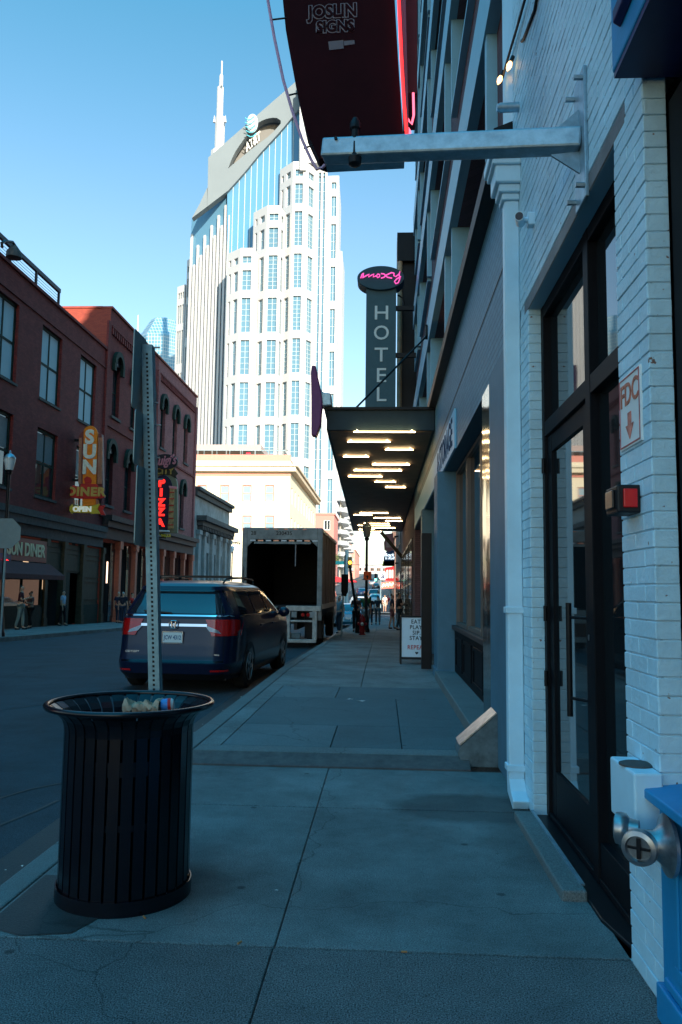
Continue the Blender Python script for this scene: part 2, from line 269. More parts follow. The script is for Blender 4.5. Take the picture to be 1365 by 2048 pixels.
# ---------------------------------------------------------------- mesh building
class MB:
    def __init__(s): s.v = []; s.f = []; s.m = []; s.cur = 0
    def add(s, vs, fs):
        o = len(s.v); s.v += [tuple(p) for p in vs]
        for f in fs: s.f.append([o+i for i in f]); s.m.append(s.cur)
        return s
    def box(s, x0, x1, y0, y1, z0, z1):
        x0, x1 = sorted((x0, x1)); y0, y1 = sorted((y0, y1)); z0, z1 = sorted((z0, z1))
        return s.add([(x0,y0,z0),(x1,y0,z0),(x1,y1,z0),(x0,y1,z0),(x0,y0,z1),(x1,y0,z1),(x1,y1,z1),(x0,y1,z1)],
            [(3,2,1,0),(4,5,6,7),(0,1,5,4),(1,2,6,5),(2,3,7,6),(3,0,4,7)])
    def bar(s, p, q, wd, ht, up=(0,0,1)):
        p = Vector(p); q = Vector(q); d = (q-p).normalized(); u = Vector(up)
        r = d.cross(u)
        if r.length < 1e-4: r = d.cross(Vector((1,0,0)))
        r.normalize(); u = r.cross(d)
        vs = [a + r*(i*wd/2) + u*(j*ht/2) for a in (p, q) for i, j in ((-1,-1),(1,-1),(1,1),(-1,1))]
        return s.add(vs, [(3,2,1,0),(4,5,6,7),(0,1,5,4),(1,2,6,5),(2,3,7,6),(3,0,4,7)])
    def prism(s, pts, e):
        """closed polygon of 3-D points swept by vector e"""
        n = len(pts); pts = [Vector(p) for p in pts]; e = Vector(e)
        vs = pts + [p+e for p in pts]
        nn = Vector((0,0,0))
        for i in range(n): nn += pts[i].cross(pts[(i+1) % n])
        flip = nn.dot(e) > 0
        fs = [list(range(n))[::-1] if flip else list(range(n)), list(range(n, 2*n)) if flip else list(range(n, 2*n))[::-1]]
        for i in range(n):
            j = (i+1) % n
            fs.append((i, j, j+n, i+n) if flip else (j, i, i+n, j+n))
        return s.add(vs, fs)
    def cyl(s, p, q, r0, r1=None, n=16, caps=True):
        r1 = r0 if r1 is None else r1; p = Vector(p); q = Vector(q); d = (q-p).normalized()
        a = d.orthogonal().normalized(); b = d.cross(a)
        vs = [c + (a*math.cos(2*PI*i/n) + b*math.sin(2*PI*i/n))*r for c, r in ((p, r0), (q, r1)) for i in range(n)]
        fs = [(i, (i+1) % n, n+(i+1) % n, n+i) for i in range(n)]
        if caps: fs += [list(range(n))[::-1], list(range(n, 2*n))]
        return s.add(vs, fs)
    def tube(s, path, r, n=8, closed=False):
        P = [Vector(p) for p in path]; L = len(P); vs = []; prev = None
        for i, p in enumerate(P):
            if closed: t = P[(i+1) % L]-P[i-1]
            else: t = P[min(i+1, L-1)]-P[max(i-1, 0)]
            t.normalize()
            if prev is None: a = t.orthogonal().normalized()
            else:
                a = prev - t*prev.dot(t)
                a = a.normalized() if a.length > 1e-6 else t.orthogonal().normalized()
            prev = a; b = t.cross(a)
            vs += [p + (a*math.cos(2*PI*k/n) + b*math.sin(2*PI*k/n))*r for k in range(n)]
        fs = []
        for i in range(L if closed else L-1):
            j = (i+1) % L
            fs += [(i*n+k, i*n+(k+1) % n, j*n+(k+1) % n, j*n+k) for k in range(n)]
        if not closed: fs += [list(range(n))[::-1], list(range((L-1)*n, L*n))]
        return s.add(vs, fs)
    def lathe(s, prof, c=(0,0,0), n=24, axis=(0,0,1)):
        """prof: list of (r, h) along axis from c"""
        c = Vector(c); d = Vector(axis).normalized(); a = d.orthogonal().normalized(); b = d.cross(a)
        vs = [c + d*h + (a*math.cos(2*PI*i/n) + b*math.sin(2*PI*i/n))*max(r, 1e-4) for r, h in prof for i in range(n)]
        fs = [(k*n+i, k*n+(i+1) % n, (k+1)*n+(i+1) % n, (k+1)*n+i) for k in range(len(prof)-1) for i in range(n)]
        fs += [list(range(n))[::-1], list(range((len(prof)-1)*n, len(prof)*n))]
        return s.add(vs, fs)
    def ball(s, c, r, n=12, sq=(1,1,1)):
        c = Vector(c); vs = []; k = n//2
        for i in range(k+1):
            th = PI*i/k
            for j in range(n):
                ph = 2*PI*j/n
                vs.append(c + Vector((r*sq[0]*math.sin(th)*math.cos(ph), r*sq[1]*math.sin(th)*math.sin(ph), r*sq[2]*math.cos(th))))
        fs = [(i*n+j, (i+1)*n+j, (i+1)*n+(j+1) % n, i*n+(j+1) % n) for i in range(k) for j in range(n)]
        return s.add(vs, fs)
    def grid(s, fn, nu, nv, flip=False):
        vs = [fn(i/nu, j/nv) for j in range(nv+1) for i in range(nu+1)]
        fs = []
        for j in range(nv):
            for i in range(nu):
                a = j*(nu+1)+i; q = (a, a+1, a+nu+2, a+nu+1); fs.append(q[::-1] if flip else q)
        return s.add(vs, fs)
    def quad(s, *p): return s.add(p, [tuple(range(len(p)))])
    def build(s, name, mt, parent=None, smooth=False, bevel=0, loc=None, angle=40, fix=True, seg=2):
        me = bpy.data.meshes.new(name); me.from_pydata(s.v, [], s.f)
        for x in (mt if isinstance(mt, (list, tuple)) else [mt]): me.materials.append(M[x] if isinstance(x, str) else x)
        if any(s.m): me.polygons.foreach_set('material_index', s.m)
        me.update()
        if loc is not None:
            me.transform(Matrix.Translation(-Vector(loc)))
        o = bpy.data.objects.new(name, me); COL.objects.link(o)
        if loc is not None: o.location = loc
        if parent is not None:
            o.parent = parent
            o.matrix_parent_inverse = Matrix.Translation(-parent.location)
        if smooth:
            me.polygons.foreach_set('use_smooth', [True]*len(me.polygons))
            try: me.set_sharp_from_angle(angle=math.radians(angle))
            except Exception: pass
        if bevel:
            bv = o.modifiers.new('bevel', 'BEVEL'); bv.width = bevel; bv.segments = seg; bv.limit_method = 'ANGLE'; bv.angle_limit = math.radians(40)
        return o

def tag(o, label=None, cat=None, group=None, kind=None):
    if label: o['label'] = label
    if cat: o['category'] = cat
    if group: o['group'] = group
    if kind: o['kind'] = kind
    return o
def thing(name, label, cat, loc=(0,0,0), group=None):
    o = bpy.data.objects.new(name, None); COL.objects.link(o); o.location = loc; o.empty_display_size = .3
    return tag(o, label, cat, group)
def struct(name, mb, mt, **k): return tag(mb.build(name, mt, **k), kind='structure')
def copy_tree(o, parent=None):
    c = o.copy(); COL.objects.link(c)
    if parent is not None: c.parent = parent
    for ch in list(o.children): copy_tree(ch, c)
    return c
_fonts = {}
def text(name, s, size, mt, parent, loc, right, up, ext=.004, bold=0., sx=1., align='CENTER', shear=0., spacing=1., linesp=1., valign='CENTER'):
    cu = bpy.data.curves.new('t', 'FONT'); cu.body = s; cu.size = size; cu.extrude = ext; cu.offset = bold; cu.align_x = align; cu.align_y = valign
    cu.shear = shear; cu.space_character = spacing; cu.space_line = linesp; cu.resolution_u = 4
    to = bpy.data.objects.new('t', cu); COL.objects.link(to)
    me = bpy.data.meshes.new_from_object(to.evaluated_get(bpy.context.evaluated_depsgraph_get()))
    bpy.data.objects.remove(to); bpy.data.curves.remove(cu)
    r = Vector(right).normalized(); u = Vector(up).normalized(); n = r.cross(u)
    mm = Matrix((r*sx, u, n)).transposed().to_4x4(); mm.translation = Vector(loc)
    me.transform(mm); me.materials.clear(); me.materials.append(M[mt] if isinstance(mt, str) else mt)
    o = bpy.data.objects.new(name, me); COL.objects.link(o)
    if parent is not None: o.parent = parent; o.matrix_parent_inverse = Matrix.Translation(-parent.location)
    return o
# planar maps: (u, z, depth inward) -> point
def mapX(X, inward):  # wall in a plane X = const; u is Y
    return lambda u, z, d=0.: Vector((X+inward*d, u, z))
def mapY(Y, inward=1):
    return lambda u, z, d=0.: Vector((u, Y+inward*d, z))
def mapAB(A, B, inward):  # wall between plan points A and B; u metres from A; inward = unit vec into the wall
    A = Vector((A[0], A[1], 0)); B = Vector((B[0], B[1], 0)); t = (B-A).normalized(); I = Vector((inward[0], inward[1], 0)).normalized()
    return lambda u, z, d=0.: A + t*u + I*d + Vector((0,0,z))
def boxm(mb, Mp, u0, u1, z0, z1, d0, d1):
    vs = [Mp(u, z, d) for z in (z0, z1) for d in (d0, d1) for u in (u0, u1)]
    return mb.add(vs, [(0,1,3,2),(4,6,7,5),(0,4,5,1),(2,3,7,6),(0,2,6,4),(1,5,7,3)])
def facade(mb, Mp, u0, u1, z0, z1, holes, depth=.2, back=False):
    us = sorted({u0, u1, *[h[0] for h in holes], *[h[1] for h in holes]}); zs = sorted({z0, z1, *[h[2] for h in holes], *[h[3] for h in holes]})
    us = [u for u in us if u0 <= u <= u1]; zs = [z for z in zs if z0 <= z <= z1]
    for i in range(len(us)-1):
        for j in range(len(zs)-1):
            a, b, c, d = us[i], us[i+1], zs[j], zs[j+1]; mu, mz = (a+b)/2, (c+d)/2
            if any(h[0] < mu < h[1] and h[2] < mz < h[3] for h in holes): continue
            mb.quad(Mp(a, c), Mp(b, c), Mp(b, d), Mp(a, d))
    for h in holes:
        a, b, c, d = max(h[0], u0), min(h[1], u1), max(h[2], z0), min(h[3], z1)
        mb.quad(Mp(a, c), Mp(a, d), Mp(a, d, depth), Mp(a, c, depth)); mb.quad(Mp(b, c), Mp(b, c, depth), Mp(b, d, depth), Mp(b, d))
        mb.quad(Mp(a, d), Mp(b, d), Mp(b, d, depth), Mp(a, d, depth)); mb.quad(Mp(a, c), Mp(a, c, depth), Mp(b, c, depth), Mp(b, c))
        if back: mb.quad(Mp(a, c, depth), Mp(b, c, depth), Mp(b, d, depth), Mp(a, d, depth))
    return mb
def window(Mp, u0, u1, z0, z1, depth, parent, frame='black_metal', pane='win_glass', nu=2, nz=2, fw=.06, ft=.05, name='window', pname='pane', sill=None):
    """frame bars as the part, the glass (all panes of one window) as its child"""
    fb = MB(); d0, d1 = depth-ft, depth+.01
    boxm(fb, Mp, u0, u0+fw, z0, z1, d0, d1); boxm(fb, Mp, u1-fw, u1, z0, z1, d0, d1)
    boxm(fb, Mp, u0+fw, u1-fw, z0, z0+fw, d0+.003, d1); boxm(fb, Mp, u0+fw, u1-fw, z1-fw, z1, d0+.003, d1)
    for i in range(1, nu):
        u = u0+(u1-u0)*i/nu; boxm(fb, Mp, u-fw*.4, u+fw*.4, z0+fw, z1-fw, d0+.006, d1)
    for i in range(1, nz):
        z = z0+(z1-z0)*i/nz; boxm(fb, Mp, u0+fw, u1-fw, z-fw*.4, z+fw*.4, d0+.009, d1)
    w_ = fb.build(name, frame, parent)
    p = MB(); boxm(p, Mp, u0+fw*.5, u1-fw*.5, z0+fw*.5, z1-fw*.5, depth-ft*.35, depth); p.build(pname, pane, w_)
    if sill: 
        s_ = MB(); boxm(s_, Mp, u0-.08, u1+.08, z0-.12, z0-.004, -.07, depth*.5); s_.build('sill', sill, w_, bevel=.01)
    return w_

# ================================================================ GROUND
def sheet(x0, x1, ys, z, xs=None):
    mb = MB()
    P = lambda x, y: (x, y, gz(y)+z)
    for a, b in zip(ys[:-1], ys[1:]):
        mb.quad(P(x0, a), P(x1, a), P(x1, b), P(x0, b))
    return mb
YS = [-30, 0, 6.9, 14, 20, 32, 50, 66, 85, 105, 128, 150, 220, 320, 600, 1200]
g = MB()
for a, b in zip(YS[:-1], YS[1:]):
    g.quad((-1500, a, gz(a)-.30), (1500, a, gz(a)-.30), (1500, b, gz(b)-.30), (-1500, b, gz(b)-.30))
g.quad((-1500, 1200, gz(1200)-.3), (1500, 1200, gz(1200)-.3), (1500, 3500, gz(1200)-.3), (-1500, 3500, gz(1200)-.3))
struct('ground', g, 'earth')
rd = sheet(-12.4, -1.7, YS[:-1], ROAD)
rd.quad((-80, 84, gz(84)+ROAD-.004), (-12.3, 84, gz(84)+ROAD-.004), (-12.3, 128, gz(128)+ROAD-.004), (-80, 128, gz(128)+ROAD-.004))
rd.quad((-1.8, 62, gz(62)+ROAD-.004), (70, 62, gz(62)+ROAD-.004), (70, 78, gz(78)+ROAD-.004), (-1.8, 78, gz(78)+ROAD-.004))
struct('road', rd, 'asphalt')
# lane line and parking seams
ln = MB()
for y in range(58, 230, 9):
    for dy in (0, 1, 2):
        a, b = y+dy, y+dy+1
        ln.quad((-7.2, a, gz(a)+ROAD+.004), (-7.08, a, gz(a)+ROAD+.004), (-7.08, b, gz(b)+ROAD+.004), (-7.2, b, gz(b)+ROAD+.004))
struct('lane_marking', ln, mat('worn road paint', (.30, .30, .28), .8, var=.5, scale=8))
# asphalt seam strip beside the kerb
sm = sheet(-1.80, -2.2, [2, 6.9, 14, 20, 32, 50], ROAD+.004)
struct('gutter', sm, 'asphalt_dark')
# tar seams and a patch in the road
for k_, pts_ in enumerate((((0, 1596), (60, 1578), (122, 1566)), ((0, 1650), (70, 1622), (118, 1600)), ((0, 1420), (120, 1404), (230, 1398)))):
    P_ = [atZ(px, py, ROAD+.004) for px, py in ((-60, 2*pts_[0][1]-pts_[1][1]),)+pts_]; q_ = MB()
    for a_, b_ in zip(P_[:-1], P_[1:]): 
        n_ = (b_-a_).cross(Vector((0, 0, 1))).normalized()*.014; q_.quad(a_-n_, b_-n_, b_+n_, a_+n_)
    struct('tar_seam', q_, 'asphalt_dark')
# near sidewalk slabs, with real open joints
KX = -1.86
def slab(mb, x0, x1, y0, y1, z, t=.16, g_=.0028):
    mb.box(x0+g_, x1-g_, y0+g_, y1-g_, z-t, z)
J1, J2 = atZ(800, 1903, 0).y, atZ(800, 1619, 0).y
sw = MB(); swr = MB()
def slab2(mb, x0, x1, y0, y1):
    gx, gy = .0026, .0065
    mb.box(x0+gx, x1-gx, y0+gy, y1-gy, -.16, 0)
for (a, b) in ((-2.6, -.9), (-.9, 1.2), (1.2, J1), (J1, J2), (J2, 6.70)):
    m_ = sw if a >= J1 else swr
    slab2(m_, -1.71, -.43 if a >= J1 else -.435, a, b); slab2(m_, -.43 if a >= J1 else -.435, 1.06, a, b)
struct('sidewalk', swr, 'concrete_rough', bevel=.006)
struct('sidewalk', sw, 'concrete', bevel=.006)
jb = MB(); jb.box(-1.85, 1.3, -2.6, 6.72, -.28, -.012); struct('sidewalk_bed', jb, 'asphalt_dark')
kb = MB()
for y in [-2.6+2.4*i for i in range(4)]:
    y1 = min(y+2.4, 6.7)
    if y1 > y: slab(kb, KX, -1.715, y, y1, .0, .29)
struct('kerb', kb, 'curbstone', bevel=.012)
pt = MB()
pts = [(-1.69, 3.48), (-1.5, 3.40), (-1.3, 3.44), (-1.2, 3.7), (-1.28, 4.05), (-1.69, 4.1)]
pt.add([(x, y, .004) for x, y in pts], [range(len(pts))]); struct('asphalt_patch', pt, 'asphalt_dark')
# ramp up to the raised sidewalk
rp = MB(); rp.prism([(-1.72, 6.70, -.02), (-1.72, 6.70, .012), (-1.72, 6.92, .075), (-1.72, 6.92, -.02)], (2.45, 0, 0)); struct('ramp', rp, 'ramp')
UP = .08
rs = MB()
def rsl(x0, x1, y0, y1, dz=0, mbx=None):
    mb = mbx or rs; e = .004
    zz = [gz(y0)+UP+dz, gz(y1)+UP+dz]
    vs = [(x0+e, y0+e, zz[0]-.2), (x1-e, y0+e, zz[0]-.2), (x1-e, y1-e, zz[1]-.2), (x0+e, y1-e, zz[1]-.2), (x0+e, y0+e, zz[0]), (x1-e, y0+e, zz[0]), (x1-e, y1-e, zz[1]), (x0+e, y1-e, zz[1])]
    mb.add(vs, [(3,2,1,0),(4,5,6,7),(0,1,5,4),(1,2,6,5),(2,3,7,6),(3,0,4,7)])
pal = MB(); drk = MB()
pal_c = MB()
nos = MB(); rsl(-1.62, 1.06, 6.92, 7.16, 0, nos); struct('sidewalk', nos, 'curbstone', bevel=.006)                       # pale nosing
rsl(-1.42, -.45, 7.16, 8.3, 0, pal)
rsl(-.45, .18, 7.16, 8.3, 0, drk); rsl(.18, 1.06, 7.16, 8.3, 0, drk)
rsl(-1.42, .18, 8.3, 10.4, 0, drk); rsl(.18, 1.06, 8.3, 10.4, 0, drk)
rsl(-1.42, -.6, 10.4, 11.6, 0, pal); rsl(-.6, 1.06, 10.4, 11.6, 0, drk)
struct('sidewalk', drk, 'slate', bevel=.005); struct('sidewalk', pal, 'slate_pale', bevel=.005)
ys = [11.6, 14, 16.5, 19, 21.5, 24, 26.5, 29, 32, 36, 40, 45, 50, 56, 62]
for a, b in zip(ys[:-1], ys[1:]):
    rsl(-1.62, -.3, a, b, 0, pal_c); rsl(-.3, 1.06, a, b, 0, pal_c)
rsl(-1.62, -1.42, 7.16, 11.6, 0, pal_c)
struct('sidewalk', pal_c, 'concrete', bevel=.005)
kb = MB()
for a, b in zip([6.92, 9.2]+ys[:-1], [9.2]+ys):
    rsl(-1.80, -1.62, a, b, .004, kb)
kb.box(-1.80, -1.62, 6.9, 62, -1.0, -.75)
struct('kerb', kb, 'curbstone', bevel=.012)
fw = MB()
for a, b in zip([78]+[x for x in YS if x > 78][:-1], [x for x in YS if x > 78]):
    if b > 700: break
    fw.quad((-1.8, a, gz(a)+.02), (1.5, a, gz(a)+.02), (1.5, b, gz(b)+.02), (-1.8, b, gz(b)+.02))
    fw.quad((-1.8, a, gz(a)+.02), (-1.8, b, gz(b)+.02), (-1.8, b, gz(b)-.2), (-1.8, a, gz(a)-.2))
struct('sidewalk', fw, 'curbstone')
# far pavement
fp = MB(); yy = [-10, 0, 14, 20, 26, 32, 38, 44, 50, 60, 70, 82]
for a, b in zip(yy[:-1], yy[1:]):
    fp.quad((-12.25, a, gz(a)+.02), (-12.25, b, gz(b)+.02), (-16.2, b, gz(b)+.02), (-16.2, a, gz(a)+.02))
    fp.quad((-12.25, a, gz(a)-.2), (-12.25, b, gz(b)-.2), (-12.25, b, gz(b)+.02), (-12.25, a, gz(a)+.02))
yy2 = [128, 150, 220, 320]
for a, b in zip(yy2[:-1], yy2[1:]):
    fp.quad((-12.25, a, gz(a)+.02), (-12.25, b, gz(b)+.02), (-17, b, gz(b)+.02), (-17, a, gz(a)+.02))
struct('far_sidewalk', fp, 'concrete')

# ================================================================ WHITE BRICK BUILDING (right, near)
WX = 1.0
wb = thing('brick_building', 'white painted brick shop front with tall black glazed door, nearest on the right', 'building', (WX, 4.3, 0))
mp = mapX(WX, 1)
mb = MB(); facade(mb, mp, 2.98, 5.98, 0, 34, [(3.36, 5.42, 0, 3.41)], .11)
mb.quad((WX, 2.98, 0), (WX, 2.98, 34), (1.085, 2.98, 34), (1.085, 2.98, 0))
mb.quad((WX, 5.98, 0), (1.3, 5.98, 0), (1.3, 5.98, 34), (WX, 5.98, 34))
mb.box(1.09, 14, 2.985, 5.975, 3.7, 34)  # upper wall carried higher, out of frame, to shade the left row
mb.build('wall', 'white_brick', wb)
# individually laid painted bricks, slightly out of line
rb = random.Random(11); bk = MB(); ch_ = .0672
def course(u0, u1, z, off, put):
    u = u0-off
    while u < u1-.012:
        a, b = max(u+.003, u0), min(u+.203-.003, u1)
        if b-a > .02: put(a, b, z+.0028+rb.uniform(-.001, .001), z+ch_-.0028+rb.uniform(-.001, .001), .0045+rb.uniform(0, .0035))
        u += .203
def putX(a, b, z0, z1, d): bk.box(WX-d, WX+.002, a, b, z0, z1)
def putN(a, b, z0, z1, d): bk.box(a, b, 2.98-d, 2.983, z0, z1)
def putF(a, b, z0, z1, d): bk.box(a, b, 5.42-d, 5.422, z0, z1)
k = 0; z = .01
while z < 6.4:
    off = .1 if k % 2 else .0
    if z < 3.40:
        course(2.974, 3.358, z, off, putX); course(5.424, 5.72, z, off, putX)
        course(WX-.004, 1.084, z, .1-off, putN); course(WX-.004, 1.108, z, .1-off, putF)
    elif z > 3.5:
        course(2.974, 5.97, z, off, putX); course(WX-.004, 1.084, z, .1-off, putN)
    elif True: course(2.974, 3.19, z, off, putX)
    z += ch_; k += 1
bk.build('brick_courses', 'paint_brick', wb, bevel=.0025, seg=1)
mb = MB(); mb.box(.994, 1.13, 3.2, 5.55, 3.412, 3.50); mb.build('lintel', 'lintel', wb, bevel=.004)
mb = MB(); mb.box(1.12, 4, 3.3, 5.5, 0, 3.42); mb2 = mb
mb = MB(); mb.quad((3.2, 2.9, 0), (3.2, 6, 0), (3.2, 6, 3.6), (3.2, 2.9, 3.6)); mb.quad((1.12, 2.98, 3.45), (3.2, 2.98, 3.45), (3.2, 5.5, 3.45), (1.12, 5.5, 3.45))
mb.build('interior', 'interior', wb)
DX = 1.11
fr = MB()                     # main black frame
for a, b in ((5.34, 5.42), (4.16, 4.26), (3.36, 3.42)): fr.box(DX-.03, DX+.07, a, b, .02, 3.41)
for a, b in ((2.50, 2.60), (3.33, 3.41), (.02, .05)):
    fr.box(DX-.028, DX+.068, 4.26, 5.34, a, b); fr.box(DX-.028, DX+.068, 3.42, 4.16, a, b)
fr.box(DX-.02, DX+.06, 3.42, 4.16, .05, .22)
fr.build('door_frame', 'dark_frame', wb, bevel=.004)
p = MB(); p.box(DX+.02, DX+.03, 4.24, 5.36, 2.58, 3.35); p.box(DX+.02, DX+.03, 3.40, 4.18, 2.58, 3.35); p.build('transom_pane', 'shop_glass', wb)
p = MB(); p.box(DX+.02, DX+.03, 3.40, 4.18, .2, 2.52); p.build('side_pane', 'shop_glass', wb)
dr = MB()
dr.box(DX-.01, DX+.035, 5.22, 5.335, .055, 2.495); dr.box(DX-.01, DX+.035, 4.265, 4.40, .055, 2.495)
dr.box(DX-.008, DX+.033, 4.40, 5.22, 2.38, 2.495); dr.box(DX-.008, DX+.033, 4.40, 5.22, .055, .33)
d_ = dr.build('door', 'dark_frame', wb, bevel=.004)
p = MB(); p.box(DX+.008, DX+.018, 4.38, 5.24, .31, 2.40); p.build('pane', 'shop_glass', d_)
h = MB(); h.cyl((DX-.075, 4.52, .78), (DX-.075, 4.52, 1.40), .016, n=12); h.cyl((DX-.075, 4.52, .88), (DX-.005, 4.40, .88), .009); h.cyl((DX-.075, 4.52, 1.32), (DX-.005, 4.40, 1.32), .009)
h.build('handle', 'black_metal', d_, smooth=True)
h = MB(); h.cyl((DX-.016, 4.33, 1.22), (DX-.006, 4.33, 1.22), .016); h.build('lock', 'steel', d_, smooth=True)
for z in (.9, 1.32, 2.3):
    h = MB(); h.cyl((DX-.04, 5.335, z-.05), (DX-.04, 5.335, z+.05), .012); h.build('hinge', 'black_metal', d_, smooth=True)
st = MB(); st.prism([(.98, 3.75, -.1), (.98, 5.5, -.1), (1.2, 5.5, -.1), (1.2, 3.2, -.1), (1.08, 3.2, -.1)], (0, 0, .115)); st.build('door_sill', 'black_metal', wb, bevel=.006)
st = MB(); st.box(.86, .98, 3.98, 5.36, -.05, .05); st.build('doorstep', 'curbstone', wb, bevel=.01)
st = MB(); st.box(.965, .985, 4.05, 5.36, .05, .058); st.build('threshold', 'galv', wb)

# wall fittings
t = thing('sign_bracket', 'galvanised square steel beam bolted to the white wall, holding the big sign', 'bracket', (WX, 4.05, 3.8))
A = atX(1140, 283, .92); 
b = MB(); P0 = atX(1163, 282, .985); P1 = atY(648, 303, 4.13); b.bar(P0, P1, .11, .105); b.build('beam', 'galv', t, bevel=.012)
b = MB(); b.box(.975, .995, P0.y-.10, P0.y+.10, P0.z-.34, P0.z+.34); b.build('wall_plate', 'galv', t, bevel=.004)
for dz in (-1, 1):
    b = MB(); b.prism([(.975, P0.y, P0.z+dz*.055), (.83, P0.y, P0.z-.015+dz*.055), (.975, P0.y, P0.z+dz*.17)], (0, .012, 0)); b.build('gusset', 'galv', t)
    for dy in (-.06, .12):
        b = MB(); b.cyl((.975, P0.y-.03+dy, P0.z+dz*.28), (.93, P0.y-.03+dy, P0.z+dz*.28), .014, n=6); b.build('bolt', 'galv', t)
b = MB(); b.lathe([(.02, -.13), (.034, -.12), (.036, -.085), (.022, -.07), (.02, .07), (.03, .08), (.03, .11), (.015, .14)], (-.165, 4.06, P1.z+.005), n=16); b.build('clamp_bolt', 'black_metal', t, smooth=True)
for xx in (-.27, -.06):
    b = MB(); b.cyl((xx, 4.07, P1.z+.03), (xx, 4.045, P1.z+.03), .009, n=6); b.build('bolt', 'black_metal', t)

# big overhead sign, seen from its end
t = thing('blade_sign', 'dark maroon overhead sign cabinet edged with red neon on a steel bracket', 'sign', (0, 4.4, 3.6))
Y0 = 4.2
pl = [atY(px, py, Y0) for px, py in ((540, -330), (556, -100), (572, 60), (592, 170), (612, 260), (638, 316), (650, 320), (810, 312), (807, 270), (797, 120), (790, 0), (785, -330))]
b = MB(); b.prism(pl[::-1], (0, .13, 0)); cab = b.build('cabinet', 'maroon', t)
pl = [atY(px, py, Y0+.02) for px, py in ((808, 262), (818, 262), (804, -330), (792, -330))]
b = MB(); b.prism(pl, (0, .1, 0)); b.build('edge_channel', mat('purple grey trim', (.12, .09, .13), .5), t)
pl = [atY(px, py, 4.65) for px, py in ((811, -330), (811, 186), (835, 186), (835, -330))]
b = MB(); b.prism(pl, (0, .4, 0)); b.build('side_panel', 'red_deep', t)
pl = [atY(px, py, Y0-.01) for px, py in ((652, 316), (808, 308), (809, 322), (653, 330))]
b = MB(); b.prism(pl, (0, .08, 0)); b.build('base_plate', 'galv', t)
b = MB(); b.tube([atY(px, py, Y0-.02) for px, py in ((797, -330), (798, 0), (803, 110), (808, 200), (814, 268))], .009); b.build('neon_tube', 'neon_red', t, smooth=True)
b = MB(); b.tube([atY(px, py, 4.5) for px, py in ((827, 186), (828, 230), (824, 248), (817, 240), (812, 222), (813, 250), (820, 262), (822, 320))], .007); b.build('neon_tube', emit('dim pink neon', (1, .12, .2), 1.4), t, smooth=True)
b = MB(); b.tube([atY(px, py, Y0) for px, py in ((525, -330), (530, -100), (536, 0), (549, 75), (567, 160), (585, 222), (605, 280), (622, 318), (634, 338), (644, 336), (650, 330))], .0085); b.build('neon_tube', 'tube_pink', t, smooth=True)
for (p1, p2) in (((576, 191), (597, 186)), ((608, 297), (626, 290)), ((540, 40), (573, 36))):
    b = MB(); b.cyl(atY(*p1, Y0), atY(*p2, Y0), .005); b.build('tube_clip', 'black_metal', t)
c1 = atY(668, 22, Y0); rr = Vector((1, 0, .035)); uu = Vector((-.03, 0, 1))
mt = mat('faded grey lettering', (.15, .12, .13), .6)
mo = mat('maker outline', (.23, .19, .21), .6); mi = M['maroon']
for (px, py, s_, sz) in ((666, 24, 'JOSLIN', .105), (671, 54, 'SIGNS', .092)):
    text('lettering', s_, sz, mo, t, atY(px, py, Y0)+Vector((0, -.001, 0)), rr, uu, ext=.001, bold=.0085, sx=.86)
    text('lettering', s_, sz, mi, t, atY(px, py, Y0)+Vector((0, -.0045, 0)), rr, uu, ext=.001, bold=.003, sx=.86)
b = MB(); b.prism([atY(px, py, Y0-.004) for px, py in ((657, 83), (687, 80), (688, 97), (659, 100))][::-1], (0, .003, 0)); b.prism([atY(px, py, Y0-.004) for px, py in ((688, 82), (709, 80), (710, 88), (689, 91))][::-1], (0, .003, 0))
b.build('sticker', mt, t)

# pipe stub, bulbs, security camera
b = MB(); q = atX(1040, 214, WX); b.cyl((WX, q.y, q.z), (WX-.15, q.y, q.z-.004), .036, n=20); b.lathe([(.03, 0), (.03, .02)], (WX-.1501, q.y, q.z-.004), n=20, axis=(-1, 0, 0))
tag(b.build('pipe_stub', 'galv', smooth=True, loc=(WX, q.y, q.z)), 'short round steel pipe stub sticking out of the white brick wall', 'pipe')
t = thing('string_light', 'black string light cable with two lit warm bulbs above the white downspout', 'string light', atX(1010, 150, .96))
b = MB(); b.tube([atX(px, py, .97) for px, py in ((1062, -60), (1050, 0), (1036, 50), (1024, 90), (1014, 125), (1006, 155))], .010); b.tube([atX(px, py, .985) for px, py in ((1085, -60), (1070, 20), (1048, 78), (1044, 82))], .012); b.build('cable', 'black', t, smooth=True)
for px, py in ((1019, 131), (1000, 159)):
    q = atX(px, py, .94)
    b = MB(); b.lathe([(.004, -.05), (.017, -.025), (.022, 0), (.014, .03)], q, n=12, axis=(.35, .1, 1)); b.build('bulb', 'bulb', t, smooth=True)
    b = MB(); b.cyl(q+Vector((.011, .003, .03)), q+Vector((.03, .003, .075)), .016, n=10); b.build('socket', 'black', t, smooth=True)
q = atX(1070, 440, WX)
t = thing('security_camera', 'small white bullet security camera on the white brick wall', 'security camera', q)
b = MB(); b.box(WX-.05, WX-.001, q.y-.035, q.y+.035, q.z-.045, q.z+.045); b.build('mount', 'white_paint', t, bevel=.008)
b = MB(); b.cyl((WX-.05, q.y, q.z), (WX-.09, q.y-.01, q.z), .018, n=14); b.cyl((WX-.085, q.y+.05, q.z+.005), (WX-.115, q.y-.07, q.z-.005), .032, n=18); b.build('housing', 'white_paint', t, smooth=True)
b = MB(); b.cyl((WX-.114, q.y-.066, q.z-.005), (WX-.116, q.y-.074, q.z-.0055), .026, n=18); b.build('lens', 'black_gloss', t, smooth=True)

